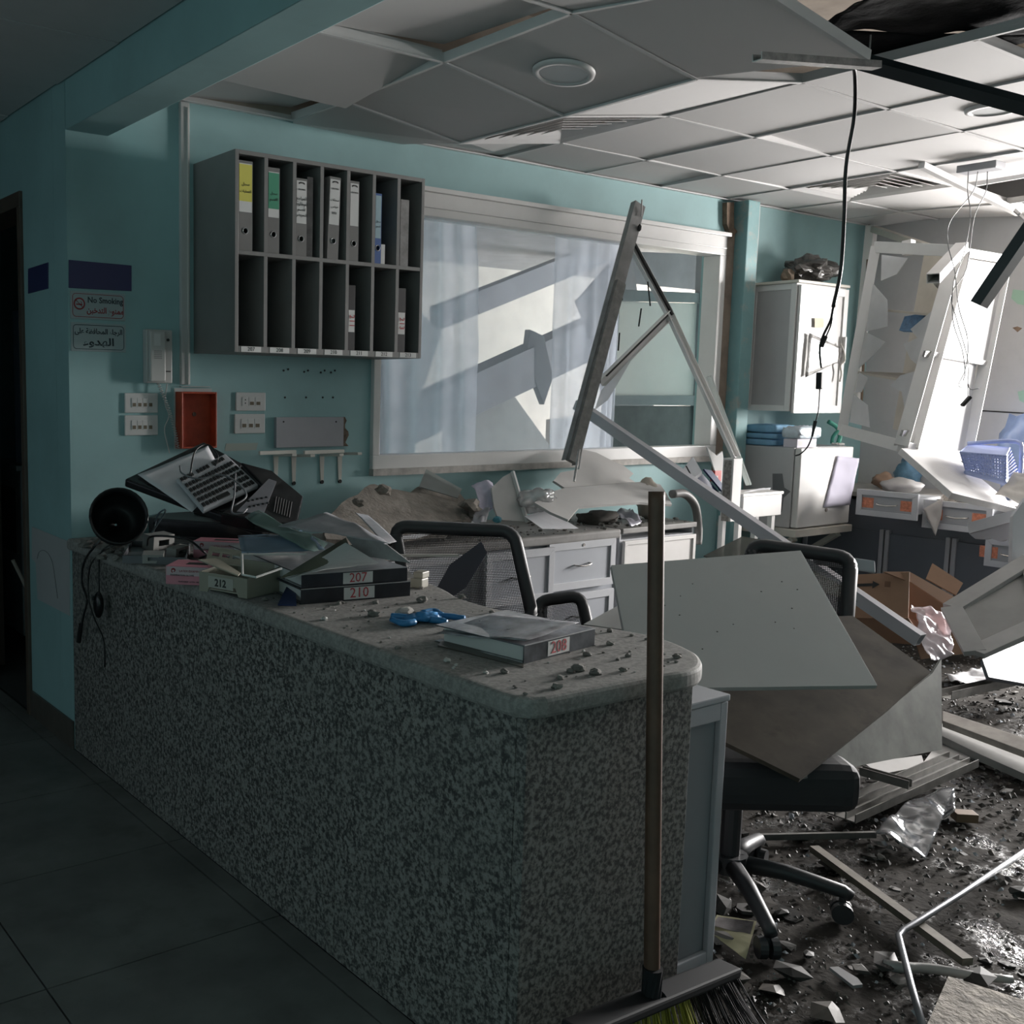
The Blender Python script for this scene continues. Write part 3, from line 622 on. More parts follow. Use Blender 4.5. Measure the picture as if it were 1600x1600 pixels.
# red tray on the wall
p, q = at(283, 612, Y=YW-.06), at(339, 700, Y=YW-.06)
RED = mat('orange_red_plastic', (.40, .055, .02), .45, var=.25, vscale=18)
rt = thing('wall_tray', ((p.x+q.x)/2, YW, q.z), 'open orange-red plastic tray fixed to the wall above the fallen monitor', 'tray')
b = B(); t = .008
b.box((p.x, YW-.012, q.z), (q.x, YW-.006, p.z)); b.box((p.x, YW-.062, q.z), (p.x+t, YW-.012, p.z)); b.box((q.x-t, YW-.062, q.z), (q.x, YW-.012, p.z)); b.box((p.x+t, YW-.062, p.z-t), (q.x-t, YW-.012, p.z)); b.box((p.x+t, YW-.062, q.z), (q.x-t, YW-.012, q.z+t))
b.obj('shell', RED, rt, bevel=.003); B().box((p.x-.004, YW-.006, q.z-.004), (q.x+.004, YW, p.z+.014)).obj('mounting_plate', PVC, rt)
c = V(((p.x+q.x)/2, YW-.012, p.z*.6+q.z*.4)); B().cyl(c, c+V((0, -.004, 0)), .009, 10).obj('screw', mat('rusty_screw', (.12, .07, .05), .6), rt)
B().box((p.x+.02, YW-.02, p.z+.02), (q.x-.01, YW, p.z+.023)).obj('wall_ledge', PVC, label='thin pale ledge above the red tray', cat='ledge')
TAPE = mat('old_tape', (.34, .38, .34), .7)
B().prism([at(x, y, Y=YW) for x, y in ((353, 693), (403, 692), (400, 703), (351, 705))], (0, -.001, 0)).obj('tape_strip', TAPE, label='old tape strip on the wall under the switch plates', cat='tape')
# loose grey plank and brackets
pk = thing('shelf_plank', at(488, 697, Y=YW-.03), 'grey shelf plank with a torn end fixed to the wall', 'plank')
p, q = at(432, 652, Y=YW-.02), at(545, 697, Y=YW-.02)
LAM = mat('lilac_grey_laminate', (.36, .355, .38), .5, var=.05)
b = B(); b.box((p.x, YW-.02, q.z), (q.x-.03, YW-.0005, p.z)); b.obj('board', LAM, pk, bevel=.001)
pr = [(q.x-.03, q.z)]
for k in range(9): pr.append((q.x-.012+rnd.uniform(-.012, .014), q.z+(p.z-q.z)*k/8))
pr.append((q.x-.03, p.z)); B().prism([(x, YW-.018, z) for x, z in pr], (0, .016, 0)).obj('torn_edge', mat('torn_chipboard', (.16, .12, .09), .95, var=.5, vscale=60), pk)
for x in (443, 525): c = at(x, 659, Y=YW-.02); B().cyl(c, c+V((0, -.002, 0)), .004, 8).obj('screw', INK, pk)
BR = mat('cream_bracket_paint', (.55, .53, .48), .5, dirt=.3)
def bracket(x, y0, y1, xa, ya, label):
    a, c = at(x, y0, Y=YW-.004), at(x, y1, Y=YW-.004); s = thing('shelf_bracket', c, label, 'bracket')
    w0 = .010
    B().prism([(a.x-w0*1.3, YW, a.z), (a.x+w0*1.3, YW, a.z), (c.x+w0*.8, YW, c.z), (c.x-w0*.8, YW, c.z)], (0, -.006, 0)).obj('upright', BR, s, bevel=.001)
    e = at(xa, ya, Y=YW-.2); B().bar((a.x, YW-.004, a.z), V((a.x-.02, YW-.19, a.z+.012)), .022, .012).obj('arm', BR, s, bevel=.002)
    B().cyl((c.x, YW, c.z), (c.x, YW-.008, c.z), .009, 10).obj('screw', SCREW, s)
for x, y0, y1, l in ((431, 711, 753, 'shelf bracket at the trunking end of the row under the plank'), (459, 712, 755, 'second shelf bracket along from the trunking'), (503, 711, 753, 'third shelf bracket along from the trunking'), (531, 709, 752, 'shelf bracket nearest the window')): bracket(x, y0, y1, x-8, y0-4, l)
b = B(); 
for xa, ya, xb, yb in ((405, 708, 462, 706), (475, 707, 537, 705)): b = B().bar(at(xa, ya, Y=YW-.12), at(xb, yb, Y=YW-.10), .012, .016).obj('broken_shelf_rail', BR, label='splintered cream shelf rail on the brackets, ' + ('trunking side' if xa < 450 else 'window side'), cat='rail', bevel=.002)
# white sheet low on the pillar side, door behind it
B().prism([at(x, y, X=XL) for x, y in ((51, 823), (110, 847), (110, 962), (60, 936), (57, 880), (51, 872))], (-.004, 0, 0)).obj('wall_sheet', mat('white_wall_sheet', (.42, .42, .43), .6, var=.05), label='white rigid sheet stuck low on the teal pillar side', cat='panel')
B().tube([at(x, y, X=XL-.006) for x, y in ((58, 873), (61, 863), (68, 860), (76, 866), (82, 880), (86, 905), (90, 935))], .0012, 4, smooth=4).obj('sheet_crease', mat('crease_grey', (.2, .2, .2), .7), bpy.data.objects['wall_sheet'])
d2 = thing('door_2', (XL, 4.95, 0), None, None); d2['kind'] = 'structure'
b = B(); b.box((XL-.015, 4.49, 0), (XL+.15, 4.53, 2.2)); b.box((XL-.015, 4.49, 2.2), (XL+.15, 5.45, 2.262)); b.box((XL-.015, 5.39, 0), (XL+.15, 5.45, 2.2)); b.obj('door_frame', BROWN, d2, bevel=.004)
B().box((XL+.01, 5.2, 0), (XL+.05, 5.388, 2.19)).obj('door_leaf', mat('pale_door_edge', (.28, .27, .26), .5), d2)
def sbox(name, pix, X, d, m, label, cat):
    p = [at(x, y, X=X) for x, y in pix]; ys_ = [q.y for q in p]; zs_ = [q.z for q in p]
    return B().box((X, min(ys_), min(zs_)), (X+d, max(ys_), max(zs_))).obj(name, m, label=label, cat=cat, bevel=.006)
B().box((XL+1.6, YW+.2, 0), (XL+1.62, 9, TOP)).obj('wall_side_room', TEAL, kind='structure')
B().box((1.8, 5.55, 1.031), (1.84, 5.78, 1.85)).obj('notice_board', mat('pale_blue_sheet', (.24, .28, .36), .6), label='pale blue sheet seen through the dark doorway', cat='notice')
SBED = mat('side_room_steel', (.16, .165, .17), .4)
bd = thing('bedside_cabinet', (2.0, 5.85, 0), 'dim metal bedside cabinet inside the dark doorway', 'cabinet')
b = B(); b.box((1.75, 5.55, .1), (2.2, 6.1, 1.0)); b.obj('body', SBED, bd, bevel=.01); B().box((1.72, 5.52, 1.0), (2.24, 6.13, 1.03)).obj('top', SBED, bd, bevel=.005); B().box((1.738, 5.6, .55), (1.749, 6.05, .9)).obj('drawer', mat('dark_drawer_front', (.06, .055, .05), .5), bd)
st = B().tube([at(20, 875, X=1.52), at(52, 940, X=1.62)], .009, 8).obj('stick', mat('pale_stick', (.33, .29, .25), .6), label='pale thin stick leaning in the dark doorway', cat='stick')

# ------------------------------------------------------------------ reception counter
CT = .86; CBOT = .815
ctr = thing('reception_counter', (1.75, 2.7, 0), 'long speckled granite reception counter with a rounded dusty worktop', 'counter')
outl = [(1.425, YW-.002), (1.425, 1.50), (1.431, 1.462), (1.45, 1.436), (1.485, 1.425), (1.80, 1.415), (1.89, 1.405), (1.965, 1.425), (2.04, 1.49), (2.085, 1.58), (2.10, 1.67), (2.085, 1.75), (2.056, 1.817), (2.0, 1.95), (1.985, 2.06), (1.992, 2.257), (2.043, 2.397), (2.09, 2.555), (2.2, 2.845), (2.26, 3.05), (2.28, 3.3), (2.28, YW-.002)]
_c = spline([V((x, y, 0)) for x, y in outl[5:20]], 5); outl = outl[:5]+[(p.x, p.y) for p in _c]+outl[20:]
B().prism([(x, y, CBOT) for x, y in outl], (0, 0, CT-CBOT)).obj('worktop', GRANTOP, ctr, bevel=.017, seg=4, smooth=False)
sy1 = at(525, 1200, X=XL).y
cuts = [1.475, sy1, (sy1+YW)/2+.15, YW-.003]
for a, c in zip(cuts[:-1], cuts[1:]): B().box((XL, a+.001, 0), (XL+.045, c-.001, CBOT)).obj('front_panel', GRAN, ctr, bevel=.0015)
B().box((XL, 1.445, 0), (1.965, 1.474, CBOT)).obj('end_panel', GRAN, ctr, bevel=.0015)
B().box((1.505, 1.9, .05), (1.53, YW-.01, CBOT-.002)).obj('back_panel', mat('grey_carcass', (.3, .3, .31), .5), ctr)
# pedestal cabinet tucked behind the counter end
GLAM = mat('grey_cabinet_panel', (.29, .30, .32), .5, var=.05, dirt=.15); AL2 = mat('grey_cabinet_frame', (.42, .43, .46), .4, var=.06, dirt=.2)
ped = thing('pedestal_cabinet', (2.05, 1.8, 0), 'grey framed pedestal cabinet tucked behind the end of the granite counter', 'cabinet')
pyf = 1.52; pxa = 1.968; pxb = at(1132, 1200, Y=pyf).x; pzt = at(1120, 1100, Y=pyf).z
B().box((pxa, pyf+.015, .02), (pxb, 1.95, pzt)).obj('body', GLAM, ped, bevel=.003)
b = B(); fw = .028
b.box((pxa, pyf, .03), (pxa+.02, pyf+.0145, pzt)); b.box((pxb-fw, pyf, .03), (pxb, pyf+.0145, pzt)); b.box((pxa+.02, pyf, pzt-fw*1.6), (pxb-fw, pyf+.0145, pzt)); b.box((pxa+.02, pyf, .03), (pxb-fw, pyf+.0145, .07))
b.obj('frame', AL2, ped, bevel=.003)
B().box((pxa-.0, pyf-.003, pzt+.001), (pxb+.004, 1.955, pzt+.018)).obj('top', AL2, ped, bevel=.004)

# ------------------------------------------------------------------ broom leaning on the counter end
bh = at(1018, 1548, Y=1.30)
WOOD = mat('worn_brown_handle', (.115, .062, .04), .5, var=.35, vscale=14)
brm = thing('broom', (bh.x, 1.3, 0), 'long-handled broom with black and yellow-green bristles leaning on the counter end', 'broom')
tp = at(1026, 768, Y=1.385)
B().tube([tp, tp.lerp(bh, .02), tp.lerp(bh, .97), bh], .0165, 14).obj('handle', WOOD, brm, smooth=True)
h0, h1 = at(925, 1600, Y=1.28), at(1140, 1512, Y=1.33)
hd = (h1-h0).normalized(); BLKP = mat('black_broom_plastic', (.018, .019, .021), .65, spec=.25)
h0 = h0-hd*.06
nx = V((0, 0, 1)).cross(hd).normalized()
B().bar(h0, h1, .06, .022).obj('head', BLKP, brm, bevel=.006)
B().tube([bh+V((0, 0, .05)), bh+V((0, 0, -.03)), (h0+h1)/2+V((0, 0, .005))], [.021, .021, .024], 14).obj('socket', BLKP, brm)
YB = mat('yellow_green_bristle', (.25, .24, .035), .5); KB = mat('black_bristle', (.012, .012, .014), .5)
rnb = random.Random(3)
for nm, t0, t1, mm in (('bristles', .0, .70, YB), ('dark_bristles', .68, 1.0, KB)):
    b = B()
    for k in range(int(230*(t1-t0))):
        t = rnb.uniform(t0, t1); a = h0.lerp(h1, t)+nx*rnb.uniform(-.022, .022)+V((0, 0, -.01)); L = min(.13, a.z-.004)
        e = a+V((hd.x*.25*(t-.3)*.2, -.035+rnb.uniform(-.02, .02), -L))+hd*((t-.5)*.10+rnb.uniform(-.01, .01))
        e.z = max(.004, e.z); b.tube([a, a.lerp(e, .6)+nx*.004, e], .0016, 4)
    b.obj(nm, mm, brm)

# ------------------------------------------------------------------ things lying on the counter
def cz(px, py, dz=0.0): return at(px, py, Z=CT+dz)
WPAP = mat('crumpled_white_paper', (.72, .72, .75), .8, var=.06); PAPB = mat('grey_plastic_sleeve', (.34, .34, .36), .22, var=.25, vscale=10)
# flat-screen monitor lying askew, keyboard on top
BLKG = mat('black_gloss_plastic', (.010, .010, .011), .18, var=.3, dust=.22, dustc=(.16, .16, .165)); KEYB = mat('black_key', (.012, .012, .012), .5); KBODY = mat('light_keyboard_body', (.52, .52, .55), .4, var=.1)
mon = thing('monitor', cz(330, 820), 'black flat-screen monitor fallen on its back under the keyboard', 'monitor')
D0, D1 = 3.62, 3.86
mc = [at(195, 748, D=3.62), at(318, 690, D=3.98), at(472, 775, D=3.74), at(410, 828, D=3.36)]
B().slab(mc, .03).obj('casing', BLKG, mon, bevel=.008, seg=3)
def inset(c, l, r, t, btm, lift):
    """sub-rectangle of a quad, lifted toward the camera"""
    P_ = lambda u, v: c[0]*(1-u)*(1-v)+c[1]*u*(1-v)+c[2]*u*v+c[3]*(1-u)*v
    q = [P_(l, t), P_(r, t), P_(r, btm), P_(l, btm)]
    n = (q[1]-q[0]).cross(q[3]-q[0]).normalized()
    if n.dot(CAM-q[0]) < 0: n = -n
    return [x+n*lift for x in q], n
q, n = inset(mc, .05, .95, .14, .97, .0015); B().slab(q, .0012).obj('screen', mat('dark_screen', (.02, .02, .022), .08), mon)
# paper lying on the monitor
_mc = sum(mc, V((0, 0, 0)))/4; _mn = sum(((mc[i]-_mc).cross(mc[(i+1) % 4]-_mc) for i in range(4)), V((0, 0, 0))).normalized()
if _mn.dot(CAM-_mc) < 0: _mn = -_mn
def onm(px, py, lift):
    """pixel -> point on the plane of the monitor face, lifted off it"""
    d = at(px, py, D=1)-CAM; c_ = _mc+_mn*lift; return CAM+d*((c_-CAM).dot(_mn)/d.dot(_mn))
B().sheet([onm(215, 742, .007), onm(325, 697, .007), onm(352, 745, .007), onm(300, 800, .007)], 14, 12, amp=.003, fr=7, seed=3, nrm=_mn).obj('paper_sheet', WPAP, label='white paper sheet lying on the fallen monitor under the keyboard', cat='paper', smooth=True, solid=.0006)
# keyboard
kc = [onm(276, 747, .029), onm(352, 708, .029), onm(405, 757, .029), onm(318, 797, .029)]
kb = thing('keyboard', (kc[0]+kc[2])/2, 'light grey keyboard with black keys lying on the fallen monitor', 'keyboard')
B().slab(kc, .016).obj('body', KBODY, kb, bevel=.006)
# keys in rows
for r_ in range(6):
    t0 = .05+r_*.15+(.04 if r_ else 0); n_ = 15
    for k in range(n_):
        if r_ == 0 and k % 5 == 4: continue
        if r_ == 5 and 3 < k < 9:
            if k > 4: continue
        l = .03+k*.94/n_; r2 = l+.94/n_*.66*(5.2 if (r_ == 5 and k == 4) else 1)
        q, n = inset(kc, l, min(r2, .97), t0+.01, t0+.10, .004); B().slab(q, .005).obj('key', KEYB, kb)
pcq = [cz(232, 838), cz(400, 852), cz(430, 828), cz(280, 815)]
pcs = thing('computer_case', cz(330, 850), 'flat black computer case lying under the fallen monitor', 'computer'); B().prism([p+V((0, 0, .001)) for p in pcq], (0, 0, .075)).obj('casing', BLK, pcs, bevel=.004)
q, n = inset([pcq[0]+V((0, 0, .07)), pcq[1]+V((0, 0, .07)), pcq[1]+V((0, 0, .006)), pcq[0]+V((0, 0, .006))], .05, .95, .1, .9, .002); B().slab(q, .002).obj('front_panel', BLKG, pcs)
pcc = sum(pcq, V((0, 0, 0)))/4
B().box((pcc.x-.07, pcc.y-.05, CT+.0765), (pcc.x+.07, pcc.y+.05, CT+.09)).obj('foot', BLKG, mon, bevel=.005)
B().bar(V((pcc.x, pcc.y, CT+.105)), _mc-_mn*.028, .06, .03, up=(1, 0, 0)).obj('neck', BLKG, mon, bevel=.006)
# telephone base lying below the keyboard's edge on the monitor
dc = [onm(x, y, .045) for x, y in ((376, 722), (425, 735), (474, 775), (463, 820), (400, 812), (346, 801), (414, 761))]
dv = thing('desk_phone', dc[4], 'black telephone base tipped over beside the keyboard', 'telephone')
B().slab(dc, .043).obj('body', BLKG, dv, bevel=.006, seg=3)
B().slab([onm(x, y, .048) for x, y in ((420, 748), (432, 752), (412, 802), (370, 799))], .0025).obj('face_plate', mat('silver_face_plate', (.22, .22, .24), .35, var=.2), dv)
for k in range(10): B().blob(onm(388+(k % 5)*7+(k//5)*2, 783-(k % 5)*1.5+(k//5)*9-(k//5)*0, .049), (.006, .006, .004), seed=k, sub=1, amp=.1).obj('button', BLKP, dv)
b = B()
for k in range(7): b.tube([onm(432+k*4, 776+k*1.4, .0465), onm(428+k*4, 800+k*1.4, .0465)], .0016, 4)
b.obj('speaker_slots', mat('slot_grey', (.06, .06, .06), .6), dv)
# black round bin/bowl
bn = thing('black_bowl', cz(188, 832), 'black round plastic bowl tipped toward the corridor at the wall end of the counter', 'bowl')
c0 = at(186, 806, D=3.62); ax = (CAM-c0).normalized()+V((0.1, 0, .25)); ax.normalize(); e1 = ax.cross(V((0, 0, 1))).normalized(); e2 = e1.cross(ax)
rad = .098; b = B(); N = 28; prof = [(rad, 0), (rad*.97, -.05), (rad*.85, -.10), (rad*.6, -.125), (0.004, -.13)]
ring0 = []
for r_, z_ in prof+[(rad*.6, -.121), (rad*.82, -.097), (rad*.93, -.05), (rad*.955, 0)]: ring0.append([c0+ax*z_+e1*(r_*math.cos(2*math.pi*i/N))+e2*(r_*math.sin(2*math.pi*i/N)) for i in range(N)])
order = ring0; vs = [p for r_ in order for p in r_]; m_ = len(order)
b.add(vs, [(i*N+j, i*N+(j+1) % N, ((i+1) % m_)*N+(j+1) % N, ((i+1) % m_)*N+j) for i in range(m_) for j in range(N)]); b.obj('shell', BLK, bn, smooth=True)
b = B(); b.tube([c0+e1*(rad*1.0*math.cos(2*math.pi*i/N))+e2*(rad*math.sin(2*math.pi*i/N)) for i in range(N+1)], .004, 6); b.obj('rim', BLK, bn, smooth=True)
# cables over the counter edge
CAB = mat('black_cable', (.012, .012, .013), .4)
def cable(pts, r, label, m=CAB, cat='cable', name='cable', k=6): return B().tube(pts, r, 7, smooth=k).obj(name, m, label=label, cat=cat, smooth=True)
F1 = XL-.03
cb = thing('cable', at(130, 1000, X=F1), 'black cable with a round plug hanging over the counter front by the pillar', 'cable')
B().tube([cz(215, 822, .05), cz(190, 826, .03), cz(165, 838, .02), cz(146, 856, .012), at(131, 880, X=F1), at(128, 910, X=F1), at(136, 938, X=F1), at(130, 965, X=F1), at(124, 1000, X=F1)], .0045, 7, smooth=6).obj('cord', CAB, cb, smooth=True)
B().tube([at(127, 975, X=F1), at(123, 1003, X=F1)], .009, 8).obj('plug', CAB, cb)
cb = thing('cable', at(150, 960, X=F1), 'black cable ending in a mouse hanging against the counter front', 'mouse')
B().tube([cz(205, 838, .02), cz(180, 846, .012), cz(160, 860, .012), at(155, 880, X=F1), at(155, 925, X=F1)], .0028, 6, smooth=6).obj('cord', CAB, cb, smooth=True)
ms = at(154, 945, X=F1-.012); B().blob(ms, (.018, .027, .05), seed=2, amp=.06, sub=3).obj('body', BLKG, cb, smooth=True); B().tube([ms+V((-.019, 0, .02)), ms+V((-.020, 0, .035))], .004, 8).obj('wheel', BLKP, cb)
cable([cz(212, 845, .012), cz(185, 850, .010), cz(160, 862, .012), at(141, 885, X=F1), at(138, 930, X=F1), at(147, 965, X=F1), at(162, 1000, X=F1), at(164, 1042, X=F1)], .0028, 'thin black cable dangling lowest along the counter front')
cable([cz(230, 852, .03), cz(238, 838, .09), cz(290, 842, .09), cz(318, 862, .06), cz(322, 868, .02), cz(312, 872, .006)], .004, 'black cable looped on the worktop beside the bowl')
cable([at(297, 742, D=3.42), at(305, 705, D=3.5), at(325, 695, D=3.55), at(340, 712, D=3.5), at(336, 728, D=3.5)], .0028, 'black cable arching over the keyboard')
cable([at(281, 728, D=3.45), at(285, 740, D=3.42), at(310, 748, D=3.42), at(345, 742, D=3.45), at(372, 755, D=3.4), at(385, 775, D=3.38), at(366, 790, D=3.34)], .003, 'grey cable crossing the keyboard keys', m=mat('grey_cable', (.16, .16, .17), .5))
cable([at(368, 740, D=3.5), at(366, 775, D=3.38), at(362, 800, D=3.34), at(378, 802, D=3.32), at(386, 795, D=3.34)], .003, 'grey cable hanging down beside the telephone base', m=mat('grey_cable', (.16, .16, .17), .5))
cable([cz(238, 840, .01), at(246, 806, D=3.55), at(258, 800, D=3.5), cz(228, 846, .006)], .003, 'thin pale blue cable beside the bowl', m=mat('blue_grey_cable', (.12, .17, .2), .5))
wp = thing('cable_plug', cz(196, 838), 'small white connector lying on black cables', 'plug')
for (x, y, r_) in ((190, 822, 9), (200, 826, 10), (196, 832, 8)): B().blob(cz(x, y, .035), (.012, .010, .008), seed=r_, amp=.3, sub=2).obj('plug_piece', mat('white_plug', (.6, .6, .6), .35), wp)
B().tube([cz(183, 829, .03), cz(196, 824, .045), cz(206, 832, .03), cz(196, 842, .015)], .004, 6, smooth=4).obj('lead', mat('white_plug', (.6, .6, .6), .35), wp, smooth=True)
# grey tray with switch gear pieces
t0, t1 = cz(192, 874), cz(292, 880)
trn = thing('low_tray', cz(240, 876), 'shallow grey tray of small electrical parts at the counter edge', 'tray')
tq = [cz(192, 880), cz(290, 884), cz(296, 860), cz(205, 856)]
B().prism([p+V((0, 0, .002)) for p in tq], (0, 0, .004)).obj('base', mat('grey_tray', (.12, .125, .135), .5), trn)
b = B()
for a, c in zip(tq, tq[1:]+tq[:1]): b.bar(a+V((0, 0, .014)), c+V((0, 0, .014)), .004, .026)
b.obj('rim', mat('grey_tray', (.12, .125, .135), .5), trn)
IVD = mat('dusty_ivory', (.34, .335, .315), .5, var=.15)
for (x, y, sx_, sy_, sz_, rz, l) in ((247, 848, .05, .03, .055, .3, 'pale square switch box lying in the low tray'), (240, 868, .035, .03, .03, -.5, 'small pale open socket housing in the low tray'), (277, 858, .055, .018, .03, .7, 'pale wedge-shaped plastic part in the low tray'), (289, 876, .02, .015, .02, .1, 'small pale terminal block in the low tray')):
    p = cz(x, y+12); M = Matrix.Translation(p+V((0, 0, .007))) @ Matrix.Rotation(rz, 4, 'Z') @ Matrix.Rotation(.1, 4, 'X')
    o = thing('plastic_part', p, l, 'electrical part'); b = B(); w_ = .004; b.box((-sx_, -sy_+w_, 0), (sx_, sy_, w_), M=M); b.box((-sx_, -sy_+w_, sz_-w_), (sx_, sy_, sz_), M=M); b.box((-sx_, -sy_+w_, w_), (-sx_+w_, sy_, sz_-w_), M=M); b.box((sx_-w_, -sy_+w_, w_), (sx_, sy_, sz_-w_), M=M); b.box((-sx_+w_, sy_-w_, w_), (sx_-w_, sy_, sz_-w_), M=M); b.obj('housing', IVD, o); b = B(); b.box((-sx_, -sy_, 0), (sx_, -sy_+w_, sz_*.3), M=M); b.box((-sx_, -sy_, sz_*.7), (sx_, -sy_+w_, sz_), M=M); b.box((-sx_, -sy_, sz_*.3), (-sx_*.5, -sy_+w_, sz_*.7), M=M); b.box((sx_*.5, -sy_, sz_*.3), (sx_, -sy_+w_, sz_*.7), M=M); b.obj('front', IVD, o)
# glove boxes
PINK = mat('pink_carton', (.55, .22, .27), .6, var=.08); PINKL = mat('pale_carton_face', (.5, .40, .42), .6)
def carton(p0, p1, hgt, dep, label, txt):
    d = (p1-p0); L = d.length; ux = d.normalized(); ud = V((-ux.y, ux.x, 0)); o = thing('glove_box', (p0+p1)/2, label, 'box')
    M = Matrix((( ux.x, ud.x, 0, p0.x), (ux.y, ud.y, 0, p0.y), (0, 0, 1, p0.z), (0, 0, 0, 1)))
    B().box((0, 0, .001), (L, dep, hgt), M=M).obj('carton', PINK, o, bevel=.002)
    B().box((.002, -.0006, hgt*.5), (L-.002, 0, hgt-.002), M=M).obj('face_band', PINKL, o)
    fo = M @ V((L*.5, -.0008, hgt*.74)); text_mesh('LATEX EXAMINATION GLOVES', hgt*.16, M @ V((L*.62, -.0008, hgt*.74)), ux, (0, 0, 1), SRED, 'lettering', o); text_mesh('EXAMINATION GLOVES', hgt*.12, M @ V((L*.30, -.0008, hgt*.52)), ux, (0, 0, 1), INK, 'lettering', o)
    text_mesh('POWDERED  LATEX  100 PCS', hgt*.1, M @ V((L*.45, -.0008, hgt*.18)), ux, (0, 0, 1), SBLK, 'lettering', o)
    b = B(); c = M @ V((L*.14, -.001, hgt*.76)); r_ = hgt*.11
    for s_ in (-1, 1): b.tube([c+ux*(s_*r_*.9*math.cos(t))+V((0, 0, r_*math.sin(t)*.8+s_*r_*.2)) for t in [x*.4-1.2 for x in range(11)]], .0016, 5)
    b.obj('emblem', SRED, o)
    B().box((L*.3, dep*.3, hgt), (L*.7, dep*.6, hgt+.0008), M=M).obj('tear_slot', INK, o)
carton(cz(259, 913), cz(345, 917), .058, .12, 'pink latex glove carton at the counter edge, partly behind the cream rack', 0)
carton(cz(302, 872, .0), cz(398, 876, .0), .062, .09, 'pink latex glove carton standing further in on the counter', 0)
# cream plastic file rack marked 212
CREAM = mat('cream_plastic', (.29, .275, .22), .5, var=.12)
rk = thing('file_rack', cz(370, 930), 'cream plastic file tray marked 212 lying on the counter', 'tray')
f0, f1 = cz(311, 924), cz(386, 937); ux = (f1-f0).normalized(); ud = V((-ux.y, ux.x, 0)); L = (f1-f0).length
M = Matrix(((ux.x, ud.x, 0, f0.x), (ux.y, ud.y, 0, f0.y), (0, 0, 1, CT), (0, 0, 0, 1)))
dp = .17; hw = .06
b = B(); b.prism([M @ V(p) for p in ((0, 0, .002), (L*.18, 0, .002), (L*.24, 0, .026), (L*.76, 0, .026), (L*.82, 0, .002), (L, 0, .002), (L, 0, hw), (0, 0, hw))], ud*.004); b.obj('front', CREAM, rk, bevel=.001)
b = B(); b.prism([M @ V(p) for p in ((L-.004, 0.004, .002), (L-.004, dp, .002), (L-.004, dp, hw*1.3), (L-.004, .004, hw))], ux*.004); b.obj('side', CREAM, rk)
b = B(); b.prism([M @ V(p) for p in ((0, 0.004, .002), (0, dp, .002), (0, dp, hw*1.3), (0, .004, hw))], ux*.004); b.obj('side', CREAM, rk)
B().box((.004, .004, .01), (L-.004, dp, .014), M=M).obj('base', CREAM, rk); B().box((.004, dp-.004, .014), (L-.004, dp, hw*1.3), M=M).obj('back', CREAM, rk)
lb = B().box((L*.2, -.001, .018), (L*.72, 0, hw*.86), M=M).obj('card', mat('cream_card', (.40, .39, .35), .7), rk); text_mesh('212', .03, M @ V((L*.46, -.0012, hw*.56)), ux, (0, 0, 1), INK, 'number', lb, bold=.0008)
# torn cream lid standing in it
ld = thing('broken_plate', cz(360, 880), 'broken cream plastic plate with slots leaning across the file tray', 'plastic plate')
lc = [at(328, 853, D=2.95), at(381, 861, D=2.9), at(378, 884, D=2.80), at(321, 876, D=2.84)]
_q = lambda l, r, t, b_: inset(lc, l, r, t, b_, 0)[0]
b = B(); b.slab(_q(0, 1, 0, .35), .003); b.slab(_q(0, 1, .62, 1), .003)
for l_, r_ in ((0, .12), (.34, .41), (.63, .70), (.92, 1)): b.slab(_q(l_, r_, .35, .62), .003)
b.obj('plate', CREAM, ld)
B().slab([at(310, 874, D=2.80), at(340, 872, D=2.86), at(376, 895, D=2.72), at(372, 899, D=2.68)], .003).obj('flap', CREAM, ld)
B().tube([at(378, 866, D=2.82), at(379, 898, D=2.68), at(400, 902, D=2.66), at(440, 888, D=2.72)], .003, 6).obj('wire_edge', mat('bright_edge', (.55, .55, .53), .3), ld)
B().tube([at(378, 866, D=2.82), at(478, 866, D=2.88)], .003, 6).obj('rod', mat('bright_edge', (.55, .55, .53), .3), ld)
# plastic wallets green/blue
WALL = film_mat('green_blue_wallet', .25, .3, tint=(.30, .45, .42), gloss=.25, rough=.15); WALB = film_mat('blue_clear_wallet', .25, .25, tint=(.32, .45, .58), gloss=.25, rough=.15)
B().sheet([at(383, 810, D=3.2), at(405, 798, D=3.25), at(512, 850, D=2.95), at(490, 865, D=2.85)], 12, 8, amp=.012, fr=8, seed=9).obj('plastic_wallet', WALL, label='green and white plastic wallet sliding off the pile', cat='wallet', smooth=True, solid=.0008)
B().sheet([at(372, 842, D=3.05), at(470, 828, D=3.1), at(508, 860, D=2.9), at(378, 865, D=2.88)], 12, 8, amp=.014, fr=7, seed=12).obj('plastic_wallet', WALB, label='blue-tinted clear plastic wallet lying over the cream tray', cat='wallet', smooth=True, solid=.0008)
B().sheet([at(435, 822, D=3.1), at(510, 803, D=3.2), at(555, 815, D=3.1), at(610, 850, D=2.9)], 10, 8, amp=.010, fr=6, seed=15).obj('plastic_sleeve', PAPB, label='grey dusty plastic sleeve draped behind the stacked folders', cat='sleeve', smooth=True, solid=.001)
B().sheet([at(555, 800, D=3.2), at(575, 805, D=3.2), at(620, 845, D=3.0), at(600, 850, D=2.95)], 8, 4, amp=.004, fr=6, seed=5).obj('clear_strip', PAPB, label='narrow grey plastic strip behind the open folder', cat='strip', smooth=True, solid=.001)
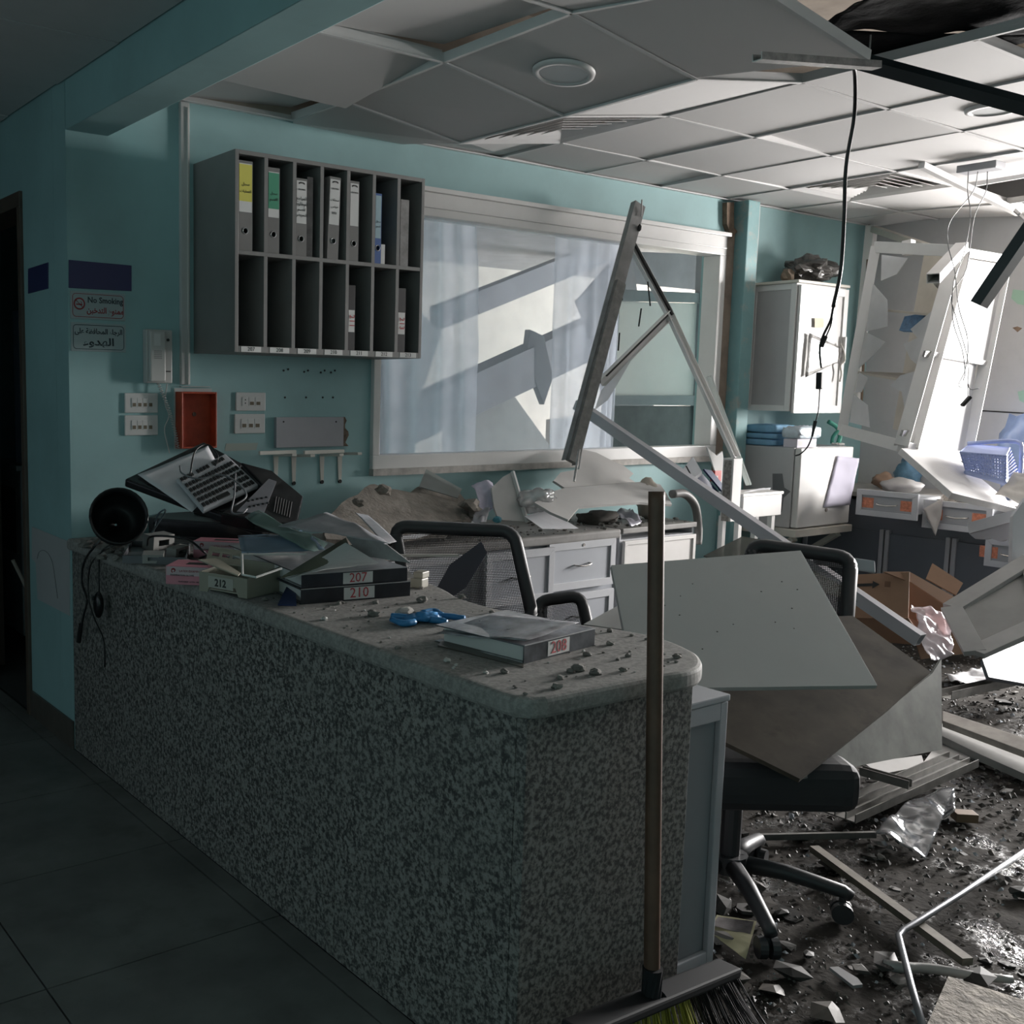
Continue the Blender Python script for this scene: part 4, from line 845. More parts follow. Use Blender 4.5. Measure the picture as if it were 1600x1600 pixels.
# stacked folders 207 and 210, open folder on top
FOLD = mat('black_folder_vinyl', (.03, .032, .04), .28, var=.4, vscale=16, dust=.75, dustc=(.30, .30, .31))
CLIP = mat('clear_film_edge', (.33, .33, .34), .3)
def folder(p0, p1, back, h, label, num, sp=(.38, .66), lift=0, m=FOLD):
    ux = (p1-p0).normalized(); o = thing('ring_folder', (p0+p1)/2, label, 'folder'); L = (p1-p0).length
    bk = back-p0; bk = bk-ux*bk.dot(ux); dl = bk.length; ud = bk.normalized(); uz = ux.cross(ud)
    if uz.z < 0: uz = -uz
    M = Matrix(((ux.x, ud.x, uz.x, p0.x), (ux.y, ud.y, uz.y, p0.y), (ux.z, ud.z, uz.z, p0.z+lift), (0, 0, 0, 1)))
    b = B(); b.box((0, 0, 0), (L, .003, h), M=M); b.box((0, .003, 0), (L, dl, .003), M=M); b.box((0, .003, h-.003), (L, dl, h), M=M); b.obj('cover', m, o, bevel=.0015)
    B().box((.012, .012, .004), (L-.012, dl-.02, h-.006), M=M).obj('paper_block', PAPER, o)
    lb = B().box((L*sp[0], -.001, h*.1), (L*sp[1], 0, h*.9), M=M).obj('spine_label', PAPER, o)
    text_mesh(num, h*.95, M @ V((L*(sp[0]+sp[1])/2, -.0012, h*.5)), ux, uz, REDINK, 'number', lb)
    B().tube([M @ V((0, -.001, h)), M @ V((L, -.001, h))], .0015, 5).obj('film_edge', CLIP, o)
    return o, M, L, dl
z210 = cz(432, 944)
folder(cz(470, 945), cz(641, 931), cz(640, 870), .043, 'black folder marked 210 in red at the bottom of the small stack', '210')
folder(cz(470, 945)+V((.005, .005, .044)), cz(638, 931)+V((0, .006, .044)), cz(640, 872)+V((0, 0, .044)), .04, 'black folder marked 207 in red lying on the bottom folder', '207')
of = thing('open_folder', cz(540, 890, .09), 'worn open folder tented on top of the folder stack', 'folder')
GC = mat('dusty_grey_cover', (.30, .30, .30), .5, var=.3, vscale=20)
B().slab([at(541, 839, Z=1.035), at(592, 842, Z=1.03), at(642, 880, Z=.972), at(562, 868, Z=.974)], .004).obj('cover', GC, of)
B().slab([at(438, 902, Z=.93), at(540, 840, Z=1.034), at(552, 866, Z=.98), at(500, 886, Z=.972)], .004).obj('cover', mat('olive_cover', (.13, .14, .10), .5, var=.3), of)
B().sheet([at(446, 906, Z=.925), at(540, 848, Z=1.02), at(592, 880, Z=.968), at(500, 892, Z=.965)], 8, 8, amp=.004, fr=9, seed=2).obj('pages', PAPER, of, solid=.001)
q, n = inset([at(556, 846, Z=1.018), at(592, 848, Z=1.012), at(626, 872, Z=.968), at(582, 868, Z=.968)], .05, .95, .1, .9, .005); B().slab(q, .0006).obj('label_card', PAPER, of); text_mesh('209', .03, (q[0]+q[2])/2+n*.001, (q[1]-q[0]), n.cross(q[1]-q[0]), REDINK, 'number', of)
B().slab([cz(434, 944, .006), cz(463, 945, .006), cz(462, 916, .03), cz(450, 912, .03)], .004).obj('loose_cover', mat('navy_cover', (.02, .035, .11), .4), label='navy folder flap at the corridor side of the folder stack', cat='folder flap')
wc = thing('plastic_clip', cz(655, 915), 'small cream plastic stand beside the folder stack', 'stand')
B().box((-.022, -.02, 0), (.022, .02, .03), M=Matrix.Translation(cz(655, 918)+V((0, 0, .001))) @ Matrix.Rotation(.4, 4, 'Z')).obj('base', CREAM, wc, bevel=.004); B().box((-.018, -.02, .03), (.026, .012, .05), M=Matrix.Translation(cz(655, 918)+V((0, 0, .001))) @ Matrix.Rotation(.4, 4, 'Z')).obj('block', CREAM, wc, bevel=.003)
B().bar(at(622, 868, Z=.953), at(716, 868, Z=.953), .018, .006).obj('flat_strip', mat('pale_wood_strip', (.36, .34, .31), .6), label='pale flat strip sticking out beyond the folder stack', cat='strip')
# folder 208 at the end
folder(cz(818, 1038), cz(929, 1009), cz(850, 965), .042, 'grey filmed folder marked 208 in red lying near the rounded counter end', '208', sp=(.32, .62), m=mat('filmed_grey_folder', (.10, .105, .115), .2, var=.6, vscale=14, dust=.9, dustc=(.40, .40, .42)))
B().slab([cz(818, 1042, .002), cz(822, 1002, .002), cz(690, 1000, .004), cz(684, 1008, .004)], .003).obj('loose_flap', mat('dark_brown_flap', (.07, .06, .05), .4), label='dark folder flap spread on the worktop under the 208 folder', cat='folder flap')
B().sheet([cz(682, 990, .026), cz(770, 958, .057), cz(905, 973, .059), cz(820, 1002, .053)], 12, 8, amp=.004, fr=10, seed=6).obj('film_cover', mat('marbled_film', (.28, .28, .30), .25, var=.7, vscale=13), label='marbled grey plastic cover spread over the 208 folder', cat='cover', smooth=True, solid=.001)
# blue glove
GLV = mat('blue_nitrile', (.035, .21, .46), .4, var=.15)
gv = thing('nitrile_glove', cz(665, 968), 'crumpled blue nitrile glove on the dusty worktop', 'glove')
b = B(); b.blob(cz(665, 964, .012), (.045, .030, .013), seed=4, amp=.55, sub=3, fr=2.5); b.blob(cz(645, 967, .010), (.03, .018, .010), seed=8, amp=.5, sub=3); b.obj('palm', GLV, gv, smooth=True)
for k, pts in enumerate((((650, 966), (628, 964), (612, 962)), ((648, 972), (630, 974), (612, 968)), ((672, 968), (690, 970), (697, 972)), ((676, 962), (700, 963), (726, 966)), ((660, 958), (678, 955), (690, 960)))):
    B().tube([cz(x, y, .010) for x, y in pts], [.009, .0085, .0075], 8, smooth=5).obj('finger', GLV, gv, smooth=True)
B().blob(cz(632, 955, .012), (.03, .012, .012), seed=3, amp=.2, sub=2).obj('plaster_chunk', mat('pale_plaster', (.40, .38, .35), .9, var=.2), label='pale plaster chunk behind the blue glove', cat='plaster chunk')
# rubble on the worktop
RUB = mat('grey_rubble', (.20, .19, .175), .95, var=.4, vscale=40); RUBW = mat('white_crumbs', (.5, .49, .47), .9)
b = B(); rr_ = random.Random(11)
def incnt(x, y):
    inside = False; n_ = len(outl)
    for i in range(n_):
        (xa, ya), (xb_, yb_) = outl[i], outl[i-1]
        if (ya > y) != (yb_ > y) and x < (xb_-xa)*(y-ya)/(yb_-ya)+xa: inside = not inside
    return inside
for k in range(1500):
    y = rr_.uniform(1.45, 3.9); x = rr_.uniform(1.46, 2.2)
    if not incnt(x+.03, y) or not incnt(x-.02, y): continue
    if noise.noise(V((x*4, y*4, 1))) < rr_.uniform(-.35, .35): continue
    s_ = rr_.choice((.002, .003, .003, .004, .006, .009)); b.blob((x, y, CT+s_*.4), (s_, s_*rr_.uniform(.6, 1.3), s_*.6), seed=k, amp=.5, sub=1 if s_ < .007 else 2, mi=0 if rr_.random() < .8 else 1)
b.obj('counter_grit', [RUB, RUBW], kind='stuff', label='fine plaster grit and crumbs scattered over the counter worktop', cat='grit')
for k, (x, y, s_) in enumerate(((135, 850, .03), (150, 846, .026), (186, 872, .022), (180, 852, .022), (188, 868, .022), (170, 860, .02), (160, 870, .02), (585, 958, .02), (660, 937, .018), (700, 985, .012), (722, 932, .012), (930, 1050, .014), (870, 1072, .012), (1058, 1025, .012), (905, 1043, .018))):
    B().blob(cz(x, y, s_*.4), (s_, s_*.8, s_*.55), seed=k+20, amp=.6, sub=2).obj('plaster_lump', RUB, label='small grey plaster lump on the counter worktop', cat='plaster lump', group='plaster lumps on the counter')

# ------------------------------------------------------------------ desk along the back wall
DESKTOP = mat('dusty_grey_worktop', (.26, .25, .24), .6, var=.25, vscale=8, dust=.5); CABW = mat('bluish_cabinet_frame', (.56, .57, .60), .38, var=.05, dirt=.12, dirtc=(.4, .39, .38)); CABP = mat('bluish_cabinet_panel', (.42, .44, .48), .45, var=.05, dirt=.1); HANDLE = mat('bright_handle', (.55, .53, .5), .25, metal=.7); GAPM = mat('gap_black', (.02, .02, .02), .9)
DY = 3.40; DZ = at(965, 826, Y=DY).z
dxe = at(966, 830, Y=DY).x
desk = thing('wall_desk', (3.2, 3.68, 0), 'grey-topped desk with blue-grey framed drawers under the window', 'desk')
B().box((2.32, DY-.02, DZ-.045), (dxe, YW-.006, DZ)).obj('worktop', DESKTOP, desk, bevel=.012, seg=3)
B().box((2.32, DY+.02, .05), (dxe-.005, YW-.01, DZ-.046)).obj('carcass', CABP, desk)
def framed(root, name, x0, x1, z0, z1, Y, fw=.035, t=.018, handle=True, fm=None, pm=None, lock=False):
    """framed front facing -y"""
    fm = fm or CABW; pm = pm or CABP
    p = B().box((x0+fw*.6, Y-t*.55, z0+fw*.6), (x1-fw*.6, Y, z1-fw*.6)).obj(name, pm, root)
    for nm, q in (('frame_rail', ((x0, z1), (x1, z1), (x1-fw, z1-fw), (x0+fw, z1-fw))), ('frame_rail', ((x0, z0), (x1, z0), (x1-fw, z0+fw), (x0+fw, z0+fw))), ('frame_stile', ((x0, z0), (x0, z1), (x0+fw, z1-fw), (x0+fw, z0+fw))), ('frame_stile', ((x1, z0), (x1, z1), (x1-fw, z1-fw), (x1-fw, z0+fw)))):
        B().prism([(x, Y-t, z) for x, z in q], (0, t, 0)).obj(nm, fm, p, bevel=.001)
    if handle:
        c = V(((x0+x1)/2, Y-t*.55, (z0+z1)/2)); B().tube([c+V((-.05, 0, 0)), c+V((-.045, -.02, 0)), c+V((0, -.026, -.003)), c+V((.045, -.02, .004)), c+V((.05, 0, .004))], .004, 7, smooth=3).obj('handle', HANDLE, p, smooth=True)
    if lock: c = V(((x0+x1)/2, Y-t, z1-fw*.5)); B().cyl(c, c+V((0, -.003, 0)), .007, 10).obj('lock', HANDLE, p)
    return p
X_ = lambda px, py, Y=DY: at(px, py, Y=Y).x
Z_ = lambda px, py, Y=DY: at(px, py, Y=Y).z
framed(desk, 'drawer', X_(853, 890), X_(957, 880), Z_(905, 918), Z_(905, 845), DY+.0, lock=True)
framed(desk, 'drawer', X_(853, 890), X_(957, 880), Z_(905, 995), Z_(905, 925), DY+.0)
for k in range(3): framed(desk, 'drawer', X_(853, 890)-.005-.42*(k+1), X_(853, 890)-.01-.42*k, .12 if k else Z_(905, 925), Z_(905, 847), DY+.0-(.045 if k == 0 else 0))
framed(desk, 'cupboard_door', X_(853, 890), X_(957, 880), .06, Z_(905, 1000), DY+.0, handle=False)
du = thing('drawer_unit', (4.3, 3.7, 0), 'white drawer unit with sun-lit front at the end of the desk', 'drawer unit')
ux0, ux1 = X_(971, 830)+.012, X_(1089, 820)
b = B(); zs_ = Z_(1030, 840)+.004; b.box((ux0, DY+.02, .05), (ux1, YW-.01, zs_)); b.box((ux0, DY+.14, zs_), (ux1, YW-.01, DZ-.03)); b.box((ux0, DY+.02, zs_), (ux0+.01, DY+.14, DZ-.03)); b.box((ux1-.01, DY+.02, zs_), (ux1, DY+.14, DZ-.03)); b.obj('carcass', CABW, du); B().box((ux0, DY-.0, DZ-.03), (ux1, YW-.01, DZ-.004)).obj('worktop', DESKTOP, du, bevel=.004)
framed(du, 'drawer', ux0+.01, ux1-.012, Z_(1030, 893), Z_(1030, 840), DY+.01, fw=.02, fm=WHITEP, pm=WHITEP, handle=False); framed(du, 'drawer', ux0+.01, ux1-.012, Z_(1030, 960), Z_(1030, 897), DY+.015, fw=.02, fm=WHITEP, pm=WHITEP, handle=False)
# side table in front of the fridge
stb = thing('side_table', (5.05, 3.4, 0), 'small white table with a deep apron beside the little fridge', 'table')
TY = 3.40; ta, tb = at(1162, 778, Y=TY), at(1222, 772, Y=TY); tz = at(1222, 804, Y=TY).z
B().box((ta.x, TY, tz), (tb.x, TY+.02, tb.z-.001)).obj('apron', WHITEP, stb, bevel=.002); B().box((ta.x-.01, TY-.004, tb.z), (tb.x+.01, TY+.16, tb.z+.016)).obj('table_top', WHITEP, stb, bevel=.003)
B().box((tb.x-.02, TY+.02, tz), (tb.x, TY+.15, tb.z-.001)).obj('apron', WHITEP, stb)
for x in (ta.x, tb.x-.05):
    for y in (TY+.021, TY+.12): B().box((x, y, 0), (x+.028, y+.028, tz-.001)).obj('leg', WHITEP, stb)
B().sheet([at(1160, 770, Y=TY+.05), at(1185, 763, Y=TY+.12), at(1205, 762, Y=TY+.12), at(1198, 772, Y=TY+.05)], 5, 5, amp=.006, fr=12, seed=4).obj('paper_scrap', WPAP, label='pale paper scrap on the small white table', cat='paper', solid=.0006)

# ------------------------------------------------------------------ small fridge on its bracket, wall cabinet above
fx0 = at(1160, 690, Y=YW).x; fyf = at(1248, 760, X=fx0).y; fx1 = at(1330, 760, Y=fyf).x; fz1 = at(1248, 700, X=fx0).z; fz0 = at(1252, 828, X=fx0).z
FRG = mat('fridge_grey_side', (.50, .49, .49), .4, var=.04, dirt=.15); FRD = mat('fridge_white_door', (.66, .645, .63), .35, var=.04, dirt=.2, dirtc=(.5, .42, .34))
fr = thing('mini_fridge', ((fx0+fx1)/2, (fyf+YW)/2, fz0), 'small white fridge with a torn paper on its door, on a wall bracket', 'fridge')
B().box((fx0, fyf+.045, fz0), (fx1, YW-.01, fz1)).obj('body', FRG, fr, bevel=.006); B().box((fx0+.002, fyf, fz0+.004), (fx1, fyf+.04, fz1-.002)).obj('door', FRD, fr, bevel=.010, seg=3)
c = V(((fx0+fx1)/2+.02, fyf-.001, fz0+.10)); B().cyl(c, c+V((0, -.004, 0)), .012, 14).obj('badge', mat('badge_grey', (.25, .22, .2), .4), fr)
q = [at(x, y, Y=fyf-.006) for x, y in ((1308, 712), (1333, 716), (1318, 788), (1287, 793))]
B().sheet([q[0], q[1]+V((.02, -.03, 0)), q[2]+V((.02, -.03, 0)), q[3]], 8, 12, amp=.006, fr=14, seed=3).obj('door_paper', mat('lilac_paper', (.58, .55, .66), .75), label='lilac-white paper sheet curling off the fridge door', cat='paper', smooth=True, solid=.0008)
stp = B().prism([at(x, y, X=fx0-.003) for x, y in ((1207, 740), (1222, 740), (1225, 762), (1235, 768), (1224, 778), (1221, 800), (1207, 800))], (.002, 0, 0)).obj('tape_patch', mat('grey_tape', (.16, .16, .165), .5), label='ragged grey tape patch on the side of the little fridge', cat='tape')
bk = thing('wall_bracket_shelf', ((fx0+fx1)/2, fyf+.2, fz0-.03), 'cream wooden bracket shelf carrying the small fridge', 'bracket')
CRM = mat('cream_paint_wood', (.58, .55, .49), .6, var=.08, dirt=.2)
B().box((fx0-.05, fyf-.03, fz0-.045), (fx1-.01, YW-.005, fz0-.002)).obj('board', CRM, bk, bevel=.003)
for x in (fx0, fx1-.10): B().bar((x+.02, fyf+.02, fz0-.06), (x+.02, YW-.01, fz0-.32), .05, .03).obj('brace', CRM, bk)
wx0 = at(1170, 540, Y=YW).x; wyf = at(1245, 540, X=wx0).y; wx1 = at(1321, 540, Y=wyf).x; wz1 = at(1245, 442, X=wx0).z; wz0 = at(1245, 643, X=wx0).z
wc_ = thing('wall_cabinet', ((wx0+wx1)/2, (wyf+YW)/2, wz0), 'white aluminium-framed wall cabinet under the black bag', 'cabinet')
B().box((wx0, wyf+.02, wz0), (wx1, YW-.005, wz1)).obj('body', mat('cabinet_grey_infill', (.44, .43, .43), .45, var=.04), wc_)
b = B(); f_ = .035
for lo, hi in (((wx0-.006, wyf+.02, wz0), (wx0, wyf+.02+f_, wz1)), ((wx0-.006, YW-.005-f_, wz0), (wx0, YW-.005, wz1)), ((wx0-.006, wyf+.02+f_, wz1-f_), (wx0, YW-.005-f_, wz1)), ((wx0-.006, wyf+.02+f_, wz0), (wx0, YW-.005-f_, wz0+f_))): b.box(lo, hi)
b.obj('side_frame', ALU, wc_, bevel=.002)
wd_ = framed(wc_, 'door', wx0+.01, wx1, wz0-.01, wz1-.01, wyf+.018, fw=.045, fm=ALU, pm=mat('cabinet_grey_door', (.52, .51, .50), .45, var=.04, dirt=.1), handle=False)
B().bar((wx1-.03, wyf-.012, (wz0+wz1)/2-.08), (wx1-.03, wyf-.012, (wz0+wz1)/2+.08), .016, .018, up=(1, 0, 0)).obj('handle', ALU, wd_, bevel=.003)
B().box((wx0-.02, wyf, wz1+.001), (wx1+.01, YW-.004, wz1+.018)).obj('top_board', CRM, wc_, bevel=.004)
TAPEW = film_mat('clear_white_tape', .7, .3, tint=(.8, .79, .77), gloss=.15, rough=.2)
B().sheet([at(x, y, Y=wyf-.008) for x, y in ((1264, 520), (1318, 545), (1312, 565), (1258, 590))], 10, 8, amp=.006, fr=22, seed=8).obj('door_tape', TAPEW, label='shiny clear tape wrapped over the wall cabinet door', cat='tape', smooth=True, solid=.0006)
B().sheet([at(x, y, Y=wyf-.004) for x, y in ((1273, 497), (1287, 497), (1287, 512), (1273, 512))], 2, 2).obj('door_note', mat('cream_note', (.62, .56, .44), .8), label='small cream note stuck on the wall cabinet door', cat='note', solid=.0006)
lp = at(1312, 555, Y=wyf-.012); B().tube([lp+V((0, 0, .07)), lp+V((.02, -.01, .03)), lp+V((.025, -.02, -.03)), lp+V((0, -.01, -.06)), lp+V((.015, -.01, -.11)), lp+V((.005, -.01, -.16))], .006, 6, smooth=5).obj('white_strap', mat('white_strap', (.6, .57, .52), .6), label='white strap looped through the wall cabinet handle', cat='strap', smooth=True)
BAGK = mat('grey_black_bag', (.085, .08, .075), .3, var=.4, vscale=12)
bg_ = B(); zz = wz1+.02; bc = at(1258, 412, Y=(wyf+YW)/2+.02); b = B()
b.blob((bc.x, bc.y, zz+.062), (.20, .12, .072), seed=31, amp=.45, sub=4, fr=2.4); bag = b.obj('plastic_bag', BAGK, label='crumpled dark grey plastic bag on top of the wall cabinet', cat='bag', smooth=False)
for v in bag.data.vertices:
    p = v.co; v.co = p+V((noise.noise(p*22), noise.noise(p*22+V((9, 0, 0))), noise.noise(p*22+V((0, 9, 0)))))*.014; v.co.z = max(v.co.z, 0)
bag.location.z = zz-.001; bag.location.y -= .035
B().blob((bc.x-.225, bc.y-.03, zz+.038), (.035, .04, .04), seed=3, amp=.5, sub=2).obj('cloth_scrap', mat('brown_cloth', (.2, .15, .11), .9), label='brown cloth scrap tucked beside the dark bag', cat='cloth')
# packs on the fridge
PADB = mat('blue_pad_cloth', (.22, .42, .60), .75, var=.1, vscale=20); PADW = mat('pale_blue_pack', (.60, .68, .74), .4, var=.2, vscale=25)
def pack(c, sx_, sy_, sz_, m, seed, label, name='folded_pad', cat='pad', amp=.12):
    b = B(); bm = bmesh.new(); bmesh.ops.create_cube(bm, size=2); bmesh.ops.subdivide_edges(bm, edges=bm.edges, cuts=7, use_grid_fill=True)
    vs = []
    for v in bm.verts:
        p = v.co.copy(); k = 1-.12*(abs(p.x)**6+abs(p.y)**6)*(1 if abs(p.z) > .5 else .6)
        q = V((p.x*sx_*(1-.05*abs(p.z)**4), p.y*sy_*(1-.05*abs(p.z)**4), p.z*sz_*k)); q += V((0, 0, 1))*sz_*amp*noise.noise(p*3+V((seed*4.1, 0, 0)))*(1 if p.z > -.9 else 0)
        vs.append(q+V(c)+V((0, 0, sz_)))
    bm.faces.ensure_lookup_table(); fs = [tuple(v.index for v in f.verts) for f in bm.faces]; bm.free()
    return b.add(vs, fs).obj(name, m, label=label, cat=cat, smooth=True)
fy_ = (fyf+YW)/2; pz0 = fz1+.001
py_c = YW-.115
pack((fx0+.115, py_c, pz0), .11, .10, .02, PADB, 1, 'bottom folded blue pad on the little fridge'); pack((fx0+.12, py_c, pz0+.041), .11, .10, .018, PADB, 2, 'middle folded blue pad on the little fridge'); pack((fx0+.115, py_c, pz0+.078), .105, .098, .026, PADB, 3, 'top folded blue pad on the little fridge')
bx0 = max(fx0+.004, at(1234, 690, Y=fyf+.05).x); bx1 = bx0+.2
bx_ = thing('small_carton', (bx0+.1, fyf+.11, pz0), 'small white lilac-edged carton under the wrapped pad pack', 'box'); B().box((bx0, fyf+.03, pz0), (bx1, fyf+.12, pz0+.05)).obj('carton', mat('lilac_white_card', (.62, .58, .64), .7), bx_, bevel=.002); B().box((bx0+.01, fyf+.0294, pz0+.01), (bx0+.05, fyf+.03, pz0+.04)).obj('label', PAPER, bx_)
pack((bx0+.11, fyf+.075, pz0+.0505), .115, .055, .036, PADW, 5, 'pale blue film-wrapped pad pack on the white box', 'wrapped_pack', 'pack', .5)
GRS = mat('green_strap', (.07, .33, .25), .5); gs = B(); gp = V((min(at(1310, 690, Y=fyf+.08).x, fx1-.03), fyf+.08, pz0+.014))
gs.tube([gp, gp+V((.015, 0, .05)), gp+V((-.01, .01, .10)), gp+V((-.06, .04, .135))], .014, 8, smooth=5); gs.tube([gp+V((-.02, .03, 0)), gp+V((-.03, .02, .04)), gp+V((-.015, .0, .075)), gp+V((.012, 0, .06))], .011, 8, smooth=5); gs.obj('rubber_tube', GRS, label='green rubber tubing looped at the corner of the little fridge', cat='tube', smooth=True)
b = B()
for k in range(9): b.blob((fx1-.12+.014*(k % 4), fyf+.03+.02*(k//4), pz0+.012), (.014, .012, .008), seed=k, amp=.5, sub=1)
b.obj('white_crumbs', RUBW, label='heap of white plaster crumbs on the little fridge', cat='crumbs', kind='stuff')

# ------------------------------------------------------------------ wall cabinet hanging askew on the right wall
lc_ = thing('leaning_cabinet', at(1400, 700, D=5.5), 'tall white glass-fronted cabinet torn loose and leaning in the corner', 'cabinet')
E0, E1 = at(1494, 392, D=5.25), at(1408, 697, D=5.15); L0, L1 = at(1368, 386, D=5.75), at(1316, 672, D=5.7); R0, R1 = at(1572, 405, D=5.55), at(1509, 714, D=5.45)
def edgebar(name, a, c, w=.06, t=.03, m=ALU, par=lc_): return B().bar(a, c, w, t, up=(CAM-a).normalized()).obj(name, m, par, bevel=.003)
ins = lambda a, c, t: a.lerp(c, t)
edgebar('front_stile', E0, E1, .065); edgebar('door_stile', L0, L1, .05); edgebar('door_rail', L0, E0, .06); edgebar('door_rail', L1, E1, .06)
edgebar('side_rail', E0, R0, .045); edgebar('side_rail', E1, R1, .05); edgebar('side_stile', R0, R1, .06)
edgebar('side_stile', E0+(R0-E0)*.17, E1+(R1-E1)*.17, .05); edgebar('side_rail', E0.lerp(E1, .53)+(R0-E0)*.05, R0.lerp(R1, .53), .025)
for t0, t1 in ((.03, .51), (.55, .98)): B().slab([E0.lerp(E1, t0)+(R0-E0)*.16, E0.lerp(E1, t0)+(R0-E0)*.97, E0.lerp(E1, t1)+(R1-E1)*.97, E0.lerp(E1, t1)+(R1-E1)*.16], .01).obj('side_panel', mat('leaning_side_panel', (.56, .55, .545), .45, var=.05, dirt=.12), lc_)
dp_ = (R0-E0)*.97
B().slab([L0+dp_, E0+dp_, E1+dp_, L1+dp_], .006).obj('back_panel', mat('cream_cabinet_back', (.46, .42, .36), .45, var=.15, vscale=4), lc_)
B().slab([E0+(L0-E0)*.40+dp_*.5, E0+(L0-E0)*.28+dp_*.5, E1+(L1-E1)*.20+dp_*.5, E1+(L1-E1)*.32+dp_*.5], .03).obj('inner_upright', ALU, lc_)
for t in (.33, .68): B().slab([L0.lerp(L1, t)+dp_*.08, E0.lerp(E1, t)+dp_*.08, E0.lerp(E1, t)+dp_*.95, L0.lerp(L1, t)+dp_*.95], .012).obj('inner_shelf', MATS['cream_cabinet_back'], lc_)
for t in (.05, .53, .93):
    c = E0.lerp(E1, t)+(CAM-E0).normalized()*.03; B().bar(c-(R0-E0).normalized()*.03, c+(R0-E0).normalized()*.055, .03, .012, up=(CAM-E0).normalized()).obj('hinge', HANDLE, lc_)
SHARD = film_mat('broken_glass', .35, .2, tint=(.80, .81, .82), gloss=.08, rough=.05)
def onface(u, v): return (L0.lerp(L1, v)).lerp(E0.lerp(E1, v), u)
for pl in (((.06, .20), (.30, .28), (.38, .42), (.08, .46)), ((.07, .46), (.40, .50), (.22, .60), (.08, .66)), ((.10, .04), (.45, .05), (.35, .14), (.16, .18)), ((.94, .30), (.70, .42), (.82, .46), (.66, .50), (.80, .57), (.94, .60)), ((.94, .62), (.72, .66), (.62, .72), (.80, .74), (.93, .84)), ((.08, .80), (.34, .84), (.45, .95), (.10, .95)), ((.10, .68), (.26, .70), (.20, .78), (.10, .79))):
    B().slab([onface(u, v) for u, v in pl], .003).obj('glass_shard', SHARD, lc_)
B().slab([onface(u, v)+dp_*.6 for u, v in ((.16, .36), (.42, .33), (.44, .43), (.12, .44))], .03).obj('blue_package', mat('blue_print_pack', (.10, .23, .42), .5, var=.3, vscale=40), label='blue printed package inside the broken-fronted cabinet', cat='package')
jar = thing('glass_jar', onface(.7, .16)+dp_*.4, 'clear round jar lying inside the top of the broken-fronted cabinet', 'jar')
jc = onface(.72, .13)+dp_*.35; B().blob(jc, (.05, .05, .07), sub=3, amp=.05).obj('jar_body', film_mat('jar_plastic', .4, .2, tint=(.75, .72, .66), gloss=.4), jar, smooth=True)
def hollow(a, c, w, h, t=.0035, up=(0, 0, 1)):
    """square tube with open ends"""
    b = B()
    for p0_, p1_, q0_, q1_ in ((-w/2, w/2, -h/2, -h/2+t), (-w/2, w/2, h/2-t, h/2), (-w/2, -w/2+t, -h/2+t, h/2-t), (w/2-t, w/2, -h/2+t, h/2-t)): b.bar(a, c, 0, 0, up, 0, [(p0_, q0_), (p1_, q0_), (p1_, q1_), (p0_, q1_)])
    return b
# frame still on the wall behind
bf = thing('cabinet_frame', at(1355, 500, X=6.95), 'bare white cabinet frame still standing in the corner behind the leaning cabinet', 'frame')
pa, pb_ = at(1362, 352, X=6.9), at(1335, 640, X=6.9); B().bar(pa, pb_, .06, .05, up=(1, 0, 0)).obj('post', WHITEP, bf, bevel=.004)
B().bar(at(1366, 358, X=6.88), at(1496, 402, D=6.0), .05, .04).obj('top_rail', CRM, bf, bevel=.004); B().bar(at(1420, 376, D=5.9), at(1420, 398, D=5.9), .05, .05, up=(1, 0, 0)).obj('spacer', WHITEP, bf)
B().bar(at(1345, 660, X=6.7), at(1362, 352, X=6.95)+V((-.03, 0, 0)), .012, .012, up=(1, 0, 0)).obj('dark_seal', mat('brown_seal', (.2, .14, .1), .7), bf)
sq = thing('square_tube', at(1458, 440, D=4.85), 'white square tube with an open dark end wedged on the leaning cabinet', 'tube')
a, c = at(1458, 435, D=4.79), at(1503, 386, D=5.2); hollow(a, c, .055, .045).obj('wall', ALU, sq)
# slid-down board in front of it
B().slab([at(1408, 700, D=5.05), at(1492, 713, D=5.35), at(1590, 795, D=4.75), at(1488, 770, D=4.55)], .03).obj('sloping_board', mat('white_fallen_panel', (.66, .64, .63), .5, var=.05, dirt=.35, dirtc=(.36, .33, .3), dscale=14), label='white cabinet panel sloping down from the leaning cabinet', cat='panel', bevel=.002)
# ------------------------------------------------------------------ base cabinets on the right wall
CXF = 6.42; CZT = .86
bcab = thing('base_cabinet', (6.75, 3.1, 0), 'run of grey base cabinets with dark doors along the side wall', 'cabinet')
DKP = mat('dark_grey_door_panel', (.10, .11, .13), .45, var=.06); GF = mat('grey_alu_frame', (.34, .34, .36), .4, var=.06)
B().box((CXF+.02, 2.5, .06), (XR-.01, YW-.02, CZT-.05)).obj('carcass', DKP, bcab); B().box((CXF-.01, 2.5, CZT-.03), (XR-.005, YW-.015, CZT)).obj('worktop', DESKTOP, bcab, bevel=.006)
ycut = [3.93]+[at(px, 850, X=CXF).y for px in (1382, 1487)]+[2.5]
for a, c in zip(ycut[:-1], ycut[1:]):
    dd = B().box((CXF, c+.03, .1), (CXF+.019, a-.03, .62)).obj('door', DKP, bcab)
    for y in (c+.005, a-.03): B().box((CXF-.012, y, .08), (CXF+.019, y+.025, .64)).obj('frame_stile', GF, dd, bevel=.002)
ORL = mat('orange_print', (.55, .20, .12), .7, var=.4, vscale=60)
